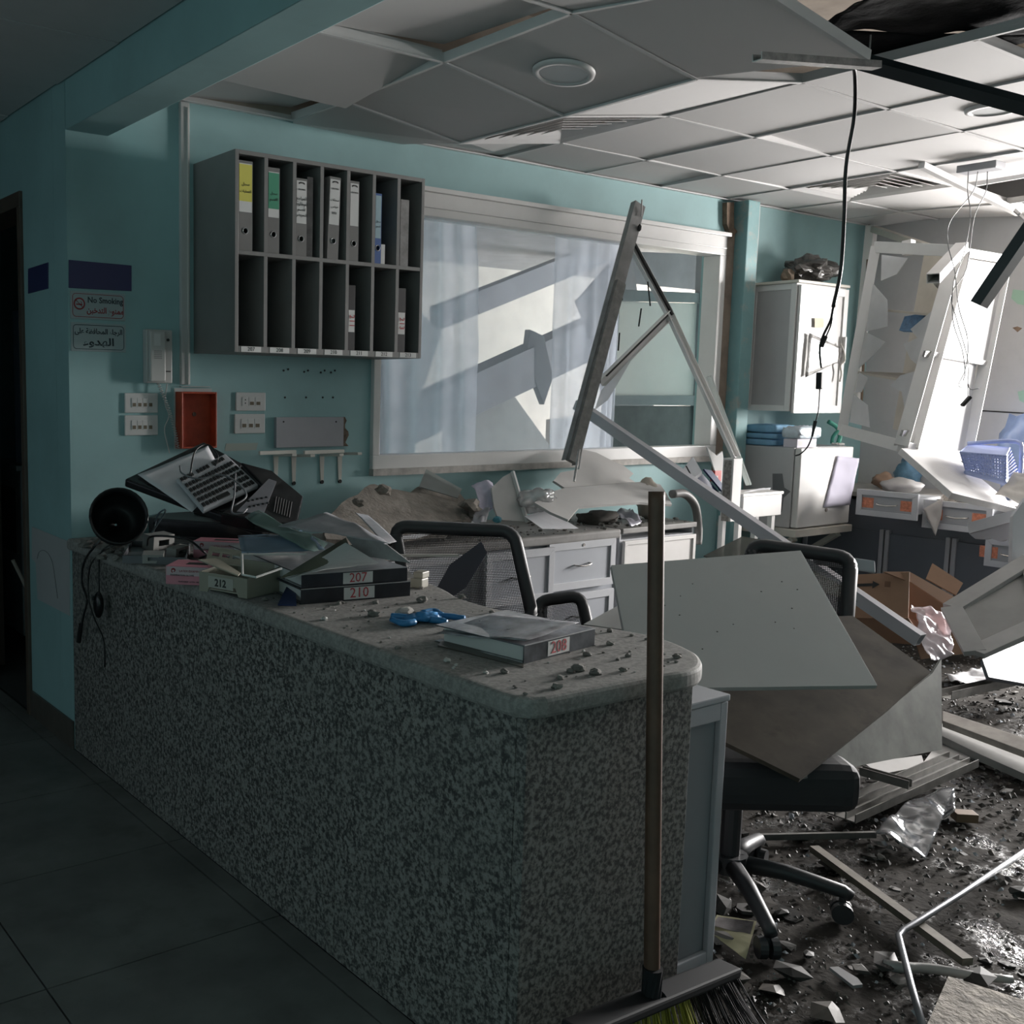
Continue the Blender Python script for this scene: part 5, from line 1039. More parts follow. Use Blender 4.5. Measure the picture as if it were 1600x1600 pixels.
def ydrawer(root, y0, y1, z0, z1, X, name='drawer'):
    p = B().box((X-.008, y0+.03, z0+.03), (X+.3, y1-.03, z1-.03)).obj(name, GLAM, root); f_ = .032
    for q in (((y0, z1), (y1, z1), (y1-f_, z1-f_), (y0+f_, z1-f_)), ((y0, z0), (y1, z0), (y1-f_, z0+f_), (y0+f_, z0+f_)), ((y0, z0), (y0, z1), (y0+f_, z1-f_), (y0+f_, z0+f_)), ((y1, z0), (y1, z1), (y1-f_, z1-f_), (y1-f_, z0+f_))):
        B().prism([(X-.018, y, z) for y, z in q], (.018, 0, 0)).obj('frame_rail', AL2, p, bevel=.001)
    yc, zc = (y0+y1)/2, (z0+z1)/2
    B().tube([(X-.01, yc-.06, zc), (X-.028, yc-.05, zc-.004), (X-.03, yc, zc-.008), (X-.028, yc+.05, zc-.004), (X-.01, yc+.06, zc)], .004, 6, smooth=3).obj('handle', HANDLE, p, smooth=True)
    for s_ in (-1, 1): B().box((X-.0095, yc+s_*.125-.045, zc-.03), (X-.0081, yc+s_*.125+.045, zc+.03)).obj('orange_label', ORL, p)
    return p
xo = 6.15
ya, yb_ = at(1436, 790, X=xo).y, at(1341, 775, X=xo).y; ydrawer(bcab, ya, yb_, at(1436, 814, X=xo).z, at(1436, 772, X=xo).z, xo)
xo2 = 6.25; ya, yb_ = at(1552, 815, X=xo2).y, at(1444, 800, X=xo2).y; ydrawer(bcab, ya, yb_, at(1500, 830, X=xo2).z, at(1500, 785, X=xo2).z, xo2)
ya2, yb2 = ya, yb_
ydrawer(bcab, at(1600, 860, X=6.0).y-.1, at(1541, 860, X=6.0).y, at(1560, 886, X=6.0).z, at(1560, 842, X=6.0).z, 6.0)
# stuff on the cabinets
def ctop(px, py, D): return at(px, py, D=D)
def onw(px, X, dz): return V((X, at(px, 750, X=X).y, CZT+dz))
B().blob(onw(1410, 6.56, .045), (.11, .12, .05), seed=5, amp=.3, sub=3).obj('grey_bundle', mat('grey_bundle', (.36, .35, .35), .7, var=.15), label='grey wrapped bundle lying on the first base drawer', cat='bundle', smooth=True)
B().blob(onw(1382, 6.78, .05), (.06, .07, .055), seed=9, amp=.4, sub=3).obj('brown_pouch', mat('brown_pouch', (.33, .22, .16), .8, var=.2), label='brown open pouch lying on the base cabinet', cat='pouch', smooth=True)
B().blob(onw(1420, 6.96, .10), (.07, .08, .12), seed=12, amp=.4, sub=3).obj('blue_film_bag', mat('blue_film', (.13, .26, .38), .3, var=.4, vscale=20), label='blue and clear film bag beneath the sloping white panel', cat='bag', smooth=True)
B().sheet([at(1442, 795, X=6.2), at(1474, 778, X=6.22), at(1470, 805, X=6.2), at(1462, 838, X=6.2)], 8, 8, amp=.012, fr=14, seed=2).obj('cloth_rag', mat('grey_rag', (.38, .36, .35), .8), label='grey rag hanging out between two base drawers', cat='rag', smooth=True, solid=.003)
for k in range(14): B().blob(V((xo2+rr_.uniform(.02, .2), ya2+.05+(yb2-ya2-.1)*rr_.random(), at(1500, 785, X=xo2).z-.02+.004*k)), (rr_.uniform(.015, .035),)*3, seed=k+50, amp=.6, sub=2).obj('plaster_lump', mat('warm_plaster', (.42, .38, .34), .95, var=.3, vscale=40), label='pale plaster lump lying in the open base drawer', cat='plaster lump', group='plaster lumps in the open drawer')
tp_ = thing('torn_worktop_end', at(1550, 840, D=4.6), 'white torn end panel of the base cabinets, splintered along its lower edge', 'panel')
B().slab([at(x, y, D=d) for x, y, d in ((1511, 817, 4.75), (1590, 795, 4.5), (1592, 812, 4.5), (1514, 834, 4.75))], .03).obj('edge_strip', CABW, tp_, bevel=.002)
B().slab([at(x, y, D=d) for x, y, d in ((1514, 834, 4.76), (1592, 812, 4.51), (1594, 850, 4.51), (1580, 852, 4.55), (1573, 843, 4.57), (1562, 846, 4.6), (1548, 841, 4.65), (1537, 843, 4.68), (1524, 842, 4.72))], .02).obj('splintered_panel', LAM, tp_)
B().slab([at(x, y, D=d) for x, y, d in ((1583, 806, 4.45), (1608, 770, 4.45), (1612, 890, 4.4), (1580, 890, 4.4))], .03).obj('corner_post', CABW, tp_, bevel=.002)
# blue basket
BSK = mat('lavender_blue_plastic', (.36, .42, .68), .45, var=.06)
bas = thing('plastic_basket', at(1545, 740, D=5.1), 'lavender-blue slotted plastic basket lying upside down on the cabinets', 'basket')
bc8 = [at(1500, 706, D=5.0), at(1572, 712, D=4.85), at(1578, 700, D=5.1), at(1515, 694, D=5.25)]; bl8 = [at(1510, 738, D=5.0), at(1570, 755, D=4.85), at(1592, 742, D=5.1), at(1530, 735, D=5.25)]
B().slab(bc8, .008).obj('bottom', BSK, bas, bevel=.003)
for i in range(4):
    A_, B_, C_, D_ = bc8[i], bc8[(i+1) % 4], bl8[(i+1) % 4], bl8[i]; b = B(); nu, nv = (16, 9)
    for k in range(nu+1): b.tube([A_.lerp(B_, k/nu), D_.lerp(C_, k/nu)], .0034, 4)
    for k in range(nv+1): b.tube([A_.lerp(D_, k/nv), B_.lerp(C_, k/nv)], .0034, 4)
    b.obj('slotted_side', BSK, bas)
B().tube(bl8+bl8[:1], .011, 8).obj('rim', BSK, bas); B().tube([at(1512, 693, D=5.2), at(1588, 690, D=5.05), at(1596, 712, D=5.0), at(1594, 745, D=5.0)], .01, 8, smooth=4).obj('handle', BSK, bas, smooth=True)
B().blob(V((6.72, at(1592, 690, X=6.72).y, 1.12)), (.11, .12, .25), seed=7, amp=.3, sub=3).obj('blue_bag', mat('soft_blue_film', (.22, .30, .52), .35, var=.15), label='soft blue plastic bag behind the basket', cat='bag', smooth=True)
b = B(); b.sheet([at(1555, 770, D=4.8), at(1585, 735, D=4.85), at(1610, 738, D=4.8), at(1600, 790, D=4.7)], 14, 14, amp=.035, fr=9, seed=21); b.obj('crumpled_sheet', mat('cream_crumpled', (.60, .56, .52), .75, var=.1), label='cream crumpled plastic sheet below the basket', cat='sheet', smooth=True, solid=.003)
# patches of green paint where the wall lining has come off
for k, pts in enumerate((((1583, 452), (1606, 455), (1606, 478), (1590, 475), (1580, 466)), ((1590, 612), (1606, 608), (1606, 632), (1593, 626)))):
    B().prism([at(x, y, X=XR) for x, y in pts], (-.0015, 0, 0)).obj('bare_paint_patch', mat('bare_green_paint', (.30, .46, .36), .7, dirt=.3), wr)
B().prism([at(x, y, X=XR) for x, y in ((1582, 512), (1590, 510), (1597, 513), (1590, 519))], (-.0015, 0, 0)).obj('bare_patch', mat('raw_brown_plaster', (.2, .14, .1), .9), wr)
B().bar(at(1520, 641, X=XR-.002), at(1606, 646, X=XR-.002), .004, .008).obj('panel_joint', GAPM, wr)

# ------------------------------------------------------------------ office chairs
CHF = mat('black_chair_plastic', (.028, .029, .032), .45, dust=.35, dustc=(.18, .18, .19)); MESH = mat('black_chair_mesh', (.02, .02, .022), .6); SEATM = mat('black_chair_fabric', (.022, .022, .025), .7, dust=.3, dustc=(.12, .12, .125))
def roundquad(c, rad, n=5):
    pts = []
    for i in range(4):
        p, a, b_ = c[i], c[i-1], c[(i+1) % 4]; ra = (a-p).normalized()*rad; rb = (b_-p).normalized()*rad
        for k in range(n+1):
            t = k/n; pts.append((p+ra)*(1-t)**2+p*2*t*(1-t)+(p+rb)*t*t)
    return pts
def chair(label, back, ctr_, ang, seat=True, dense=72, pad=None, tube_r=.023, seatz=.46, rot=0):
    o = thing('office_chair', (ctr_[0], ctr_[1], 0), label, 'chair')
    pts = roundquad(back, .05); B().tube(pts+pts[:2], tube_r, 8).obj('back_frame', CHF, o, smooth=True)
    b = B(); P_ = lambda u, v: back[0]*(1-u)*(1-v)+back[1]*u*(1-v)+back[2]*u*v+back[3]*(1-u)*v
    for k in range(1, dense): b.tube([P_(k/dense, .03), P_(k/dense, .97)], .0011, 3)
    nv = int(dense*.8)
    for k in range(1, nv): b.tube([P_(.03, k/nv), P_(.97, k/nv)], .0012, 3)
    b.obj('back_mesh', MESH, o)
    x, y = ctr_
    if seat:
        M = Matrix.Translation((x, y, seatz)) @ Matrix.Rotation(ang, 4, 'Z')
        B().box((-.25, -.25, -.085), (.25, .25, .05), M=M).obj('seat', SEATM, o, bevel=.055, seg=4, smooth=False)
        bm_ = (back[2]+back[3])/2; s0 = V((x, y, seatz-.03)).lerp(V((bm_.x, bm_.y, seatz-.03)), .7); B().tube([s0, V((bm_.x, bm_.y, (seatz+bm_.z)/2-.05)), bm_], .018, 8, smooth=4).obj('back_support', CHF, o, smooth=True)
    B().cyl((x, y, .12), (x, y, seatz-.04), .028, 14).obj('column', CHF, o); B().cyl((x, y, .10), (x, y, .15), .05, 14).obj('hub', CHF, o)
    for k in range(5):
        a = ang+rot+2*math.pi*k/5; d = V((math.cos(a), math.sin(a), 0)); e = V((x, y, 0))+d*.3
        B().tube([V((x, y, .125))+d*.03, V((x, y, .118))+d*.15, e+V((0, 0, .088)), e+d*.02+V((0, 0, .075))], [.026, .023, .019, .017], 9).obj('base_leg', CHF, o, smooth=True)
        s_ = V((-d.y, d.x, 0)); cs = thing_part('caster', o, e)
        for t in (-1, 1): B().cyl(e+s_*t*.006+V((0, 0, .03)), e+s_*t*.026+V((0, 0, .03)), .029, 16).obj('wheel', CHF, cs)
        B().cyl(e+V((0, 0, .03)), e+V((0, 0, .08)), .01, 8).obj('stem', CHF, cs)
    return o
def thing_part(name, parent, loc):
    e = bpy.data.objects.new(name, None); COL.objects.link(e); e.parent = parent; e.location = V(loc)-wloc(parent); e.empty_display_size = .03; return e
k1 = [at(616, 822, D=3.68), at(803, 830, D=3.62), at(834, 972, D=3.54), at(648, 990, D=3.60)]
chair('mesh-backed office chair standing between the counter and the desk drawers', k1, ((k1[2].x+k1[3].x)/2+.12, (k1[2].y+k1[3].y)/2+.24), .55)
k2 = [at(838, 940, D=4.02), at(908, 930, D=4.02), at(925, 1010, D=3.95), at(850, 1020, D=3.95)]
chair('low mesh-backed office chair near the big leaning ceiling panel', k2, ((k2[2].x+k2[3].x)/2+.34, (k2[2].y+k2[3].y)/2-.02), .2, dense=44)
cc3 = V((2.57, 1.735, 0))
k3 = [at(1175, 850, D=3.92), at(1330, 872, D=3.76), at(1322, 985, D=3.66), at(1172, 960, D=3.82)]
chair('black office chair buried under fallen panels, its wheeled base showing', k3, (2.57, 1.735), R(-125.6), dense=54, seatz=.45, tube_r=.026)
# grey back panel edge of another board behind that chair
B().slab([at(1268, 862, D=3.86), at(1367, 876, D=3.79), at(1368, 895, D=3.78), at(1272, 880, D=3.85)], .02).obj('edge_board', AL2, label='grey board edge sticking out behind the buried chair', cat='board', bevel=.004)
B().slab([at(752, 846, D=3.42), at(761, 864, D=3.42), at(728, 918, D=3.36), at(690, 944, D=3.33), at(676, 930, D=3.34), at(703, 882, D=3.4)], .004).obj('dark_slip', mat('slate_sheet', (.05, .05, .065), .8), label='dark slate-coloured board caught against the chair mesh', cat='board')
GALV = mat('galvanised_steel', (.42, .41, .40), .35, metal=.6, var=.35, vscale=40)

# ------------------------------------------------------------------ ceiling fittings
def cellP(i, j, u, v, dz=0):
    a = V((gx[i], gy[j], nzh(i, j))); b_ = V((gx[i+1], gy[j], nzh(i+1, j))); c = V((gx[i+1], gy[j+1], nzh(i+1, j+1))); d = V((gx[i], gy[j+1], nzh(i, j+1)))
    return a*(1-u)*(1-v)+b_*u*(1-v)+c*u*v+d*(1-u)*v+V((0, 0, dz))
def diffuser(i, j, label, broken=0):
    o = thing('air_diffuser', cellP(i, j, .5, .5, -.02), label, 'air vent')
    def ring(m, w, dz, nm, mt, skip=()):
        for k in range(4):
            if k in skip: continue
            c4 = [(m, m), (1-m, m), (1-m, 1-m), (m, 1-m)]; n4 = [(m+w, m+w), (1-m-w, m+w), (1-m-w, 1-m-w), (m+w, 1-m-w)]
            p, q = c4[k], c4[(k+1) % 4]; r_, s_ = n4[(k+1) % 4], n4[k]
            pts = [cellP(i, j, *p, dz), cellP(i, j, *q, dz), cellP(i, j, *r_, dz+.014), cellP(i, j, *s_, dz+.014)]
            B().prism(pts, (0, 0, .0015)).obj(nm, mt, o)
    ring(.01, .07, -.002, 'frame', GRIDM)
    for n_, m in enumerate((.12, .19, .26, .33, .40)): ring(m, .055, .004-.002*n_, 'louvre', GRIDM, (1,) if broken and n_ in (1, 2) else ())
    B().prism([cellP(i, j, u, v, .06) for u, v in ((.03, .03), (.97, .03), (.97, .97), (.03, .97))], (0, 0, .01)).obj('back_box', GALV, o)
diffuser(3, 8, 'square louvred air diffuser knocked askew above the window'); diffuser(7, 8, 'square louvred air diffuser with broken louvres above the wall cabinet', 1)
def downlight(c, n, r_, label):
    n = V(n).normalized(); o = thing('ceiling_light', c, label, 'light'); e1 = n.cross(V((0, 1, 0))).normalized(); e2 = n.cross(e1); N = 32; b = B(); rings = []
    for rr2, h in ((r_, .003), (r_*.98, -.008), (r_*.80, -.011), (r_*.77, -.002)): rings.append([V(c)+e1*rr2*math.cos(2*math.pi*k/N)+e2*rr2*math.sin(2*math.pi*k/N)-n*(-h) for k in range(N)])
    b.add([p for q in rings for p in q], [(i*N+k, i*N+(k+1) % N, (i+1)*N+(k+1) % N, (i+1)*N+k) for i in range(3) for k in range(N)]); b.obj('trim_ring', GRIDM, o, smooth=True)
    B().cyl(V(c)-n*.001, V(c)-n*.005, r_*.775, 32).obj('diffuser', mat('opal_diffuser', (.66, .67, .68), .35), o)
cL = cellP(2, 7, .5, .53); nL = (cellP(2, 7, 1, 0)-cellP(2, 7, 0, 0)).cross(cellP(2, 7, 0, 1)-cellP(2, 7, 0, 0)); downlight(cL, nL, .108, 'round recessed ceiling light in the sagging dark tile')
downlight(at(1552, 170, Z=ZC), (0, 0, 1), .10, 'round recessed ceiling light in the level ceiling near the dark steel channel')
DST = mat('dark_steel_channel', (.045, .055, .06), .4, metal=.3, var=.2)
h1_, h2_ = at(1183, 95, Z=2.345), at(1370, 108, Z=2.40)
B().channel(h1_, h2_, .032, .02).obj('hanger_channel', GALV, label='galvanised ceiling channel hanging bent below the tiles', cat='channel')
sc1 = thing('steel_channel', at(1400, 118, Z=2.47), 'dark steel ceiling channel crossing under the tiles by the torn hole', 'channel')
sa, sb = at(1340, 100, Z=2.52), at(1640, 182, Z=2.30)
B().channel(sa, sb, .045, .03, up=(0, 1, 1)).obj('profile', DST, sc1)
for t in (.06, .9): p = sa.lerp(sb, t); B().tube([p, V((p.x, p.y, ZC+.01))], .003, 6).obj('hanger_wire', GALV, sc1)
sa = at(1537, 480, D=3.3); sb = at(1660, 300, D=3.15); sb = sa+(sb-sa)*((ZC-.005-sa.z)/(sb.z-sa.z))
B().channel(sa, sb, .05, .035, up=(0, 1, 0)).obj('steel_channel', DST, label='dark steel channel hanging down in front of the leaning cabinet', cat='channel')
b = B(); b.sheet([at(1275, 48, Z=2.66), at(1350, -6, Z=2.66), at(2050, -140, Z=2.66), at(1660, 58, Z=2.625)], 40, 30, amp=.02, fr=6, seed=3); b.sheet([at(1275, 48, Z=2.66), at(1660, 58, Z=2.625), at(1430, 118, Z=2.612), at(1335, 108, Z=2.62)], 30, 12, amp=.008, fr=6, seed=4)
b.v = [V((p.x, p.y, max(p.z, 2.637))) for p in b.v]  # black sheet added to stand in for the dark of the ceiling hole
b.obj('hole_darkening_sheet', mat('hole_darkening_black', (.012, .012, .013), .95, var=.5, bump=.5, spec=.1), label='black torn insulation membrane in the hole of the ceiling', cat='insulation', smooth=True, solid=.004)
B().tube([at(x, y, D=d) for x, y, d in ((1331, 97, 3.64), (1336, 118, 3.70), (1335, 180, 3.8), (1322, 260, 3.85), (1319, 340, 3.9), (1314, 420, 3.95), (1302, 480, 3.95))], .007, 8, smooth=6).obj('hanging_cable', CAB, label='long thick black cable hanging from the torn ceiling', cat='cable', smooth=True)
hc = bpy.data.objects['hanging_cable']
B().tube([at(x, y, D=3.95) for x, y in ((1302, 480), (1298, 500), (1286, 525), (1281, 545), (1283, 575))], .0045, 7, smooth=5).obj('lead', CAB, hc, smooth=True); B().tube([at(x, y, D=3.95) for x, y in ((1302, 480), (1299, 505), (1290, 528))], .003, 6, smooth=4).obj('lead', CAB, hc, smooth=True)
B().bar(at(1290, 525, D=3.95), at(1283, 542, D=3.95), .014, .014).obj('splice', CAB, hc, bevel=.003); B().bar(at(1281, 582, D=3.95), at(1280, 608, D=3.95), .022, .016, up=(1, 0, 0)).obj('connector', CAB, hc, bevel=.003)
B().tube([at(x, y, D=3.95) for x, y in ((1281, 606), (1279, 640), (1274, 660))], .0025, 6, smooth=4).obj('lead', CAB, hc, smooth=True); B().tube([at(1274, 658, D=3.95), at(1269, 682, D=3.95)], [.007, .004], 7).obj('sleeve', CAB, hc); B().tube([at(x, y, D=3.95) for x, y in ((1269, 682), (1262, 698), (1251, 709), (1243, 712))], .003, 6, smooth=4).obj('frayed_end', CAB, hc, smooth=True)
# small device and wires
dvc = thing('ceiling_device', at(1532, 262, Z=2.56), 'small grey ceiling device dangling thin wires', 'device')
p = at(1532, 268, Z=2.545); B().box(tuple(p+V((-.05, -.09, -.0))), tuple(p+V((.05, .09, .035)))).obj('housing', mat('device_grey', (.36, .36, .38), .5), dvc, bevel=.004)
WIRE = mat('thin_grey_wire', (.22, .22, .22), .5)
for k, pts in enumerate((((1513, 268), (1512, 300), (1516, 340), (1505, 400), (1490, 440), (1489, 500), (1503, 545), (1508, 580), (1505, 595)), ((1528, 268), (1520, 300), (1485, 345), (1481, 380), (1492, 425), (1498, 480), (1512, 530), (1509, 575), (1498, 600), (1502, 606)), ((1543, 268), (1540, 300), (1522, 340), (1510, 420), (1487, 460), (1495, 500), (1512, 560), (1514, 605), (1530, 607)))):
    B().tube([at(x, y, D=4.85) for x, y in pts], .0022, 5, smooth=5).obj('wire', WIRE, dvc, smooth=True)
B().bar(at(1516, 620, D=4.85), at(1503, 634, D=4.85), .018, .014).obj('connector', CAB, dvc, bevel=.002); B().tube([at(1512, 600, D=4.85), at(1513, 622, D=4.85)], .002, 5).obj('wire', WIRE, dvc)
# loose white T bars at the right
B().bar(at(1440, 258, Z=2.585), at(1592, 333, Z=2.46), .03, .03).obj('loose_grid_bar', GRIDM, label='white ceiling grid bar twisted out of the ceiling above the leaning cabinet', cat='grid bar')
B().bar(at(1500, 292, Z=2.55), at(1640, 268, Z=2.55), .02, .02).obj('loose_grid_bar', GRIDM, label='thin white ceiling grid bar hanging level across the open ceiling cell', cat='grid bar')
b = thing('metal_bracket', at(1590, 340, D=4.9), 'small perforated metal hanger hooked on the twisted grid bar', 'hanger'); B().bar(at(1585, 328, D=4.9), at(1612, 352, D=4.9), .02, .006, up=(0, 1, 0)).obj('strap', GALV, b); B().cyl(at(1592, 335, D=4.88), at(1592, 335, D=4.90), .005, 8).obj('bolt', GALV, b)

# ------------------------------------------------------------------ fallen frame pieces before the window
GRC = mat('dusty_grey_channel', (.25, .245, .24), .55, metal=.2, var=.3, vscale=10, dirt=.3, dirtc=(.30, .29, .27), dscale=9)
ch = thing('window_channel', at(893, 722, Y=3.52), 'tall grey metal channel leaning from the desk up to the window head', 'channel')
ca, cb_ = at(1001, 318, Y=3.72), at(893, 722, Y=3.54)
B().channel(ca, cb_, .07, .035, .004, up=(.2, 1, 0)).obj('profile', GRC, ch); B().bar(ca.lerp(cb_, .32)+V((0, -.003, 0)), cb_+V((0, -.003, 0)), .058, .03, up=(.2, 1, 0)).obj('inner_profile', mat('dusty_inner_channel', (.21, .205, .195), .7, var=.3, vscale=25), ch)
B().tube([at(1003, 312, Y=3.71), at(1002, 338, Y=3.70)], .004, 6).obj('screw_rod', GALV, ch); B().tube([at(905, 702, Y=3.5), at(897, 752, Y=3.47)], .006, 6).obj('screw_rod', GALV, ch)
b = B()
for t in (.1, .38, .7): c = ca.lerp(cb_, t)+V((.03, -.01, 0)); b.blob(c, (.012, .01, .02), seed=int(t*50), amp=.4, sub=1)
b.obj('clips', SCREW, ch)
wf = thing('window_bar', at(1150, 718, Y=3.5), 'white aluminium sash frame broken into a leaning A shape before the window', 'window frame')
fa, fb, fc, fd = at(978, 372, Y=3.83), at(1044, 492, Y=3.74), at(1148, 716, Y=3.5), at(938, 597, Y=3.70)
for a, c, w_ in ((fa, fb, .05), (fb, fc, .05), (fb, fd, .05)): B().channel(a, c, w_, .022, .003, up=(.1, -1, 0)).obj('sash_bar', ALU, wf)
B().bar(fa+V((.02, -.02, 0)), fb+V((.01, -.02, 0)), .012, .012, up=(0, 1, 0)).obj('rubber_seal', SCREW, wf); B().bar(fd.lerp(fb, .05)+V((0, -.015, .015)), fd.lerp(fb, .95)+V((0, -.015, .015)), .01, .01, up=(0, 1, 0)).obj('rubber_seal', SCREW, wf)
for (x0, y0, x1, y1) in ((1012, 440, 1016, 478), (1002, 482, 998, 510), (968, 520, 966, 548)): B().tube([at(x0, y0, Y=3.62), at(x1, y1, Y=3.62)], .004, 5).obj('hanging_seal', SCREW, wf)
B().slab([at(x, y, Y=3.64) for x, y in ((940, 610), (1000, 545), (985, 565), (962, 605), (950, 625), (930, 640))], .003).obj('glass_remnant', SHARD, wf)
B().bar(at(1108, 588, Y=3.62), at(1170, 758, Y=3.48), .012, .03, up=(0, 1, 0)).obj('glass_strip', film_mat('greenish_glass_strip', .4, .2, tint=(.62, .66, .64), gloss=.3), label='narrow glass strip leaning beside the post', cat='glass strip')
lb_ = thing('long_bar', at(1437, 1002, D=4.0), 'long lilac-white square bar sloping from the window down to the cardboard box', 'bar')
la, lz = at(902, 632, Y=3.76), at(1438, 1000, D=3.95)
hollow(la, lz, .042, .05).obj('profile', mat('lilac_white_metal', (.52, .51, .54), .35, var=.05), lb_)
pst = thing('short_post', at(1146, 795, Y=3.42), 'short white perforated post standing at the end of the desk', 'post')
pa, pc = at(1148, 716, Y=3.35), at(1147, 800, Y=3.33); B().box((pa.x-.035, 3.33, pc.z-.05), (pa.x+.04, 3.394, pa.z)).obj('profile', ALU, pst, bevel=.002); B().box((pa.x-.037, 3.34, pc.z-.05), (pa.x-.0352, 3.385, pa.z-.01)).obj('perforated_face', mat('perforated_grey', (.36, .33, .30), .6, var=.5, vscale=70), pst)
B().slab([at(x, y, Y=3.6) for x, y in ((1105, 699), (1120, 712), (1129, 705), (1134, 740), (1140, 778), (1135, 770), (1117, 735))], .008).obj('torn_board', mat('white_gypsum', (.62, .61, .60), .85, var=.08), label='sharp torn white board standing by the short post', cat='board')

# ------------------------------------------------------------------ debris on the desk
GYP = mat('white_gypsum_face', (.56, .545, .53), .85, var=.06, vscale=4, dirt=.15); GYB = mat('brown_board_core', (.27, .24, .21), .95, var=.35, vscale=10, bump=.7, bscale=30)
def dz_(px, py, dz=0): return at(px, py, Z=DZ+dz)
def chunk(name, pix, t, m, label, cat, bev=0): return B().slab([at(x, y, Y=Y) for x, y, Y in pix], t).obj(name, m, label=label, cat=cat, bevel=bev)
chunk('ceiling_fragment', [(910, 702, 3.82), (932, 707, 3.82), (957, 720, 3.8), (975, 728, 3.8), (990, 740, 3.76), (983, 747, 3.76), (992, 753, 3.7), (882, 762, 3.62), (865, 751, 3.66), (876, 738, 3.72), (905, 733, 3.74)], .012, GYP, 'white broken ceiling fragment propped against the wall below the window', 'ceiling fragment')
chunk('ceiling_fragment', [(884, 762, 3.58), (1010, 752, 3.62), (1032, 757, 3.6), (1042, 772, 3.52), (1050, 788, 3.42), (1000, 785, 3.4), (950, 788, 3.40), (905, 792, 3.38), (888, 812, 3.36), (860, 800, 3.38), (835, 785, 3.44), (862, 768, 3.52)], .012, GYP, 'wide white broken ceiling fragment lying across the desk', 'ceiling fragment')
chunk('ceiling_fragment', [(786, 745, 3.62), (801, 737, 3.62), (823, 815, 3.46), (779, 812, 3.5), (772, 792, 3.54), (768, 762, 3.58)], .010, GYP, 'upright pale tile fragment with a white edge standing on the desk', 'ceiling fragment')
B().bar(at(801, 737, Y=3.61), at(824, 816, Y=3.45), .012, .016, up=(0, 1, 0)).obj('edge_strip', ALU, label='thin white edge strip along the upright tile fragment', cat='strip')
B().sheet([at(820, 806, Y=3.45), at(856, 796, Y=3.5), at(904, 826, Y=3.36), at(848, 826, Y=3.36)], 8, 8, amp=.003, fr=8, seed=5).obj('paper_sheet', WPAP, label='white printed page lying at the edge of the desk', cat='paper', solid=.0006)
b = B(); b.sheet([at(738, 752, Y=3.7), at(770, 752, Y=3.66), at(780, 790, Y=3.56), at(752, 800, Y=3.54)], 14, 14, amp=.03, fr=12, seed=7); b.obj('crumpled_paper', mat('lilac_paper', (.58, .55, .66), .75), label='crumpled lilac-white paper beside the upright tile fragment', cat='paper', smooth=True, solid=.0008)
b = B(); b.sheet([at(742, 800, Y=3.5), at(766, 792, Y=3.5), at(760, 815, Y=3.42), at(735, 820, Y=3.42)], 10, 10, amp=.02, fr=20, seed=3); b.obj('crumpled_film', film_mat('crumpled_film', .3, .3, tint=(.7, .7, .74), gloss=.4, rough=.08, wr=.4), label='small crumpled clear film below the lilac paper', cat='film', smooth=True, solid=.0008)
B().blob(at(838, 782, Y=3.5), (.10, .06, .055), seed=17, amp=.5, sub=4).obj('film_bag', film_mat('clear_bag_film', .45, .3, tint=(.76, .76, .76), gloss=.3, rough=.12, wr=.3), label='clear plastic bag puffed up behind the printed page', cat='bag', smooth=True)
B().blob(at(777, 812, Y=3.46), (.022, .018, .016), seed=2, amp=.4).obj('teal_scrap', mat('teal_scrap', (.06, .26, .33), .6), label='small teal scrap under the upright tile fragment', cat='scrap')
B().slab([at(x, y, Y=Y) for x, y, Y in ((666, 733, 3.78), (722, 764, 3.68), (715, 778, 3.64), (655, 760, 3.7))], .004).obj('glass_pane_piece', film_mat('greenish_glass_strip', .4, .2), label='greenish glass piece leaning behind the brown board pile', cat='glass piece')
# layered brown gypsum boards
def ragged(pl, amp=5, n_=3):
    out = []
    for i_, p in enumerate(pl):
        q = pl[(i_+1) % len(pl)]; out.append(p)
        for k_ in range(1, n_): t = k_/n_; out.append(tuple(p[j]+(q[j]-p[j])*t+(rnd.uniform(-amp, amp) if j < 2 else 0) for j in range(3)))
    return out
for nm_, pl, t_ in (('back torn brown board leaning in the pile on the desk', [(575, 790, 3.72), (640, 770, 3.76), (668, 750, 3.80), (700, 757, 3.80), (738, 786, 3.74), (745, 806, 3.68), (620, 812, 3.66)], .05),
                    ('widest torn brown board sloping across the desk pile', [(512, 808, 3.55), (545, 778, 3.66), (578, 757, 3.74), (603, 763, 3.72), (660, 770, 3.70), (735, 792, 3.62), (742, 812, 3.54), (640, 826, 3.47), (520, 836, 3.44)], .045),
                    ('front torn brown board lowest on the desk pile', [(508, 818, 3.50), (560, 802, 3.55), (640, 808, 3.53), (722, 815, 3.50), (700, 832, 3.42), (600, 840, 3.40), (510, 842, 3.40)], .03)):
    B().slab([at(x, y, Y=Y) for x, y, Y in ragged(pl, 3)], t_).obj('brown_board', GYB, label=nm_, cat='board')
for k, (x, y, s_) in enumerate(((735, 790, .05), (745, 806, .045), (722, 812, .04), (600, 765, .035), (560, 785, .03))): B().blob(at(x, y, Y=3.55), (s_, s_*.8, s_*.6), seed=k+70, amp=.8, sub=2).obj('board_crumb', GYB, label='crumbled brown board core on the desk pile', cat='board crumb', group='crumbled board pieces on the desk')
b = B(); b.sheet([at(560, 842, Y=3.39), at(640, 836, Y=3.395), at(690, 830, Y=3.395), at(650, 842, Y=3.385)], 10, 6, amp=.003, fr=10, seed=2); b.obj('white_dust_sheet', WPAP, label='white torn lining paper under the brown board pile', cat='paper', smooth=True, solid=.001)
DKB = mat('dark_rumpled_cloth', (.10, .09, .08), .9, var=.4, vscale=15)
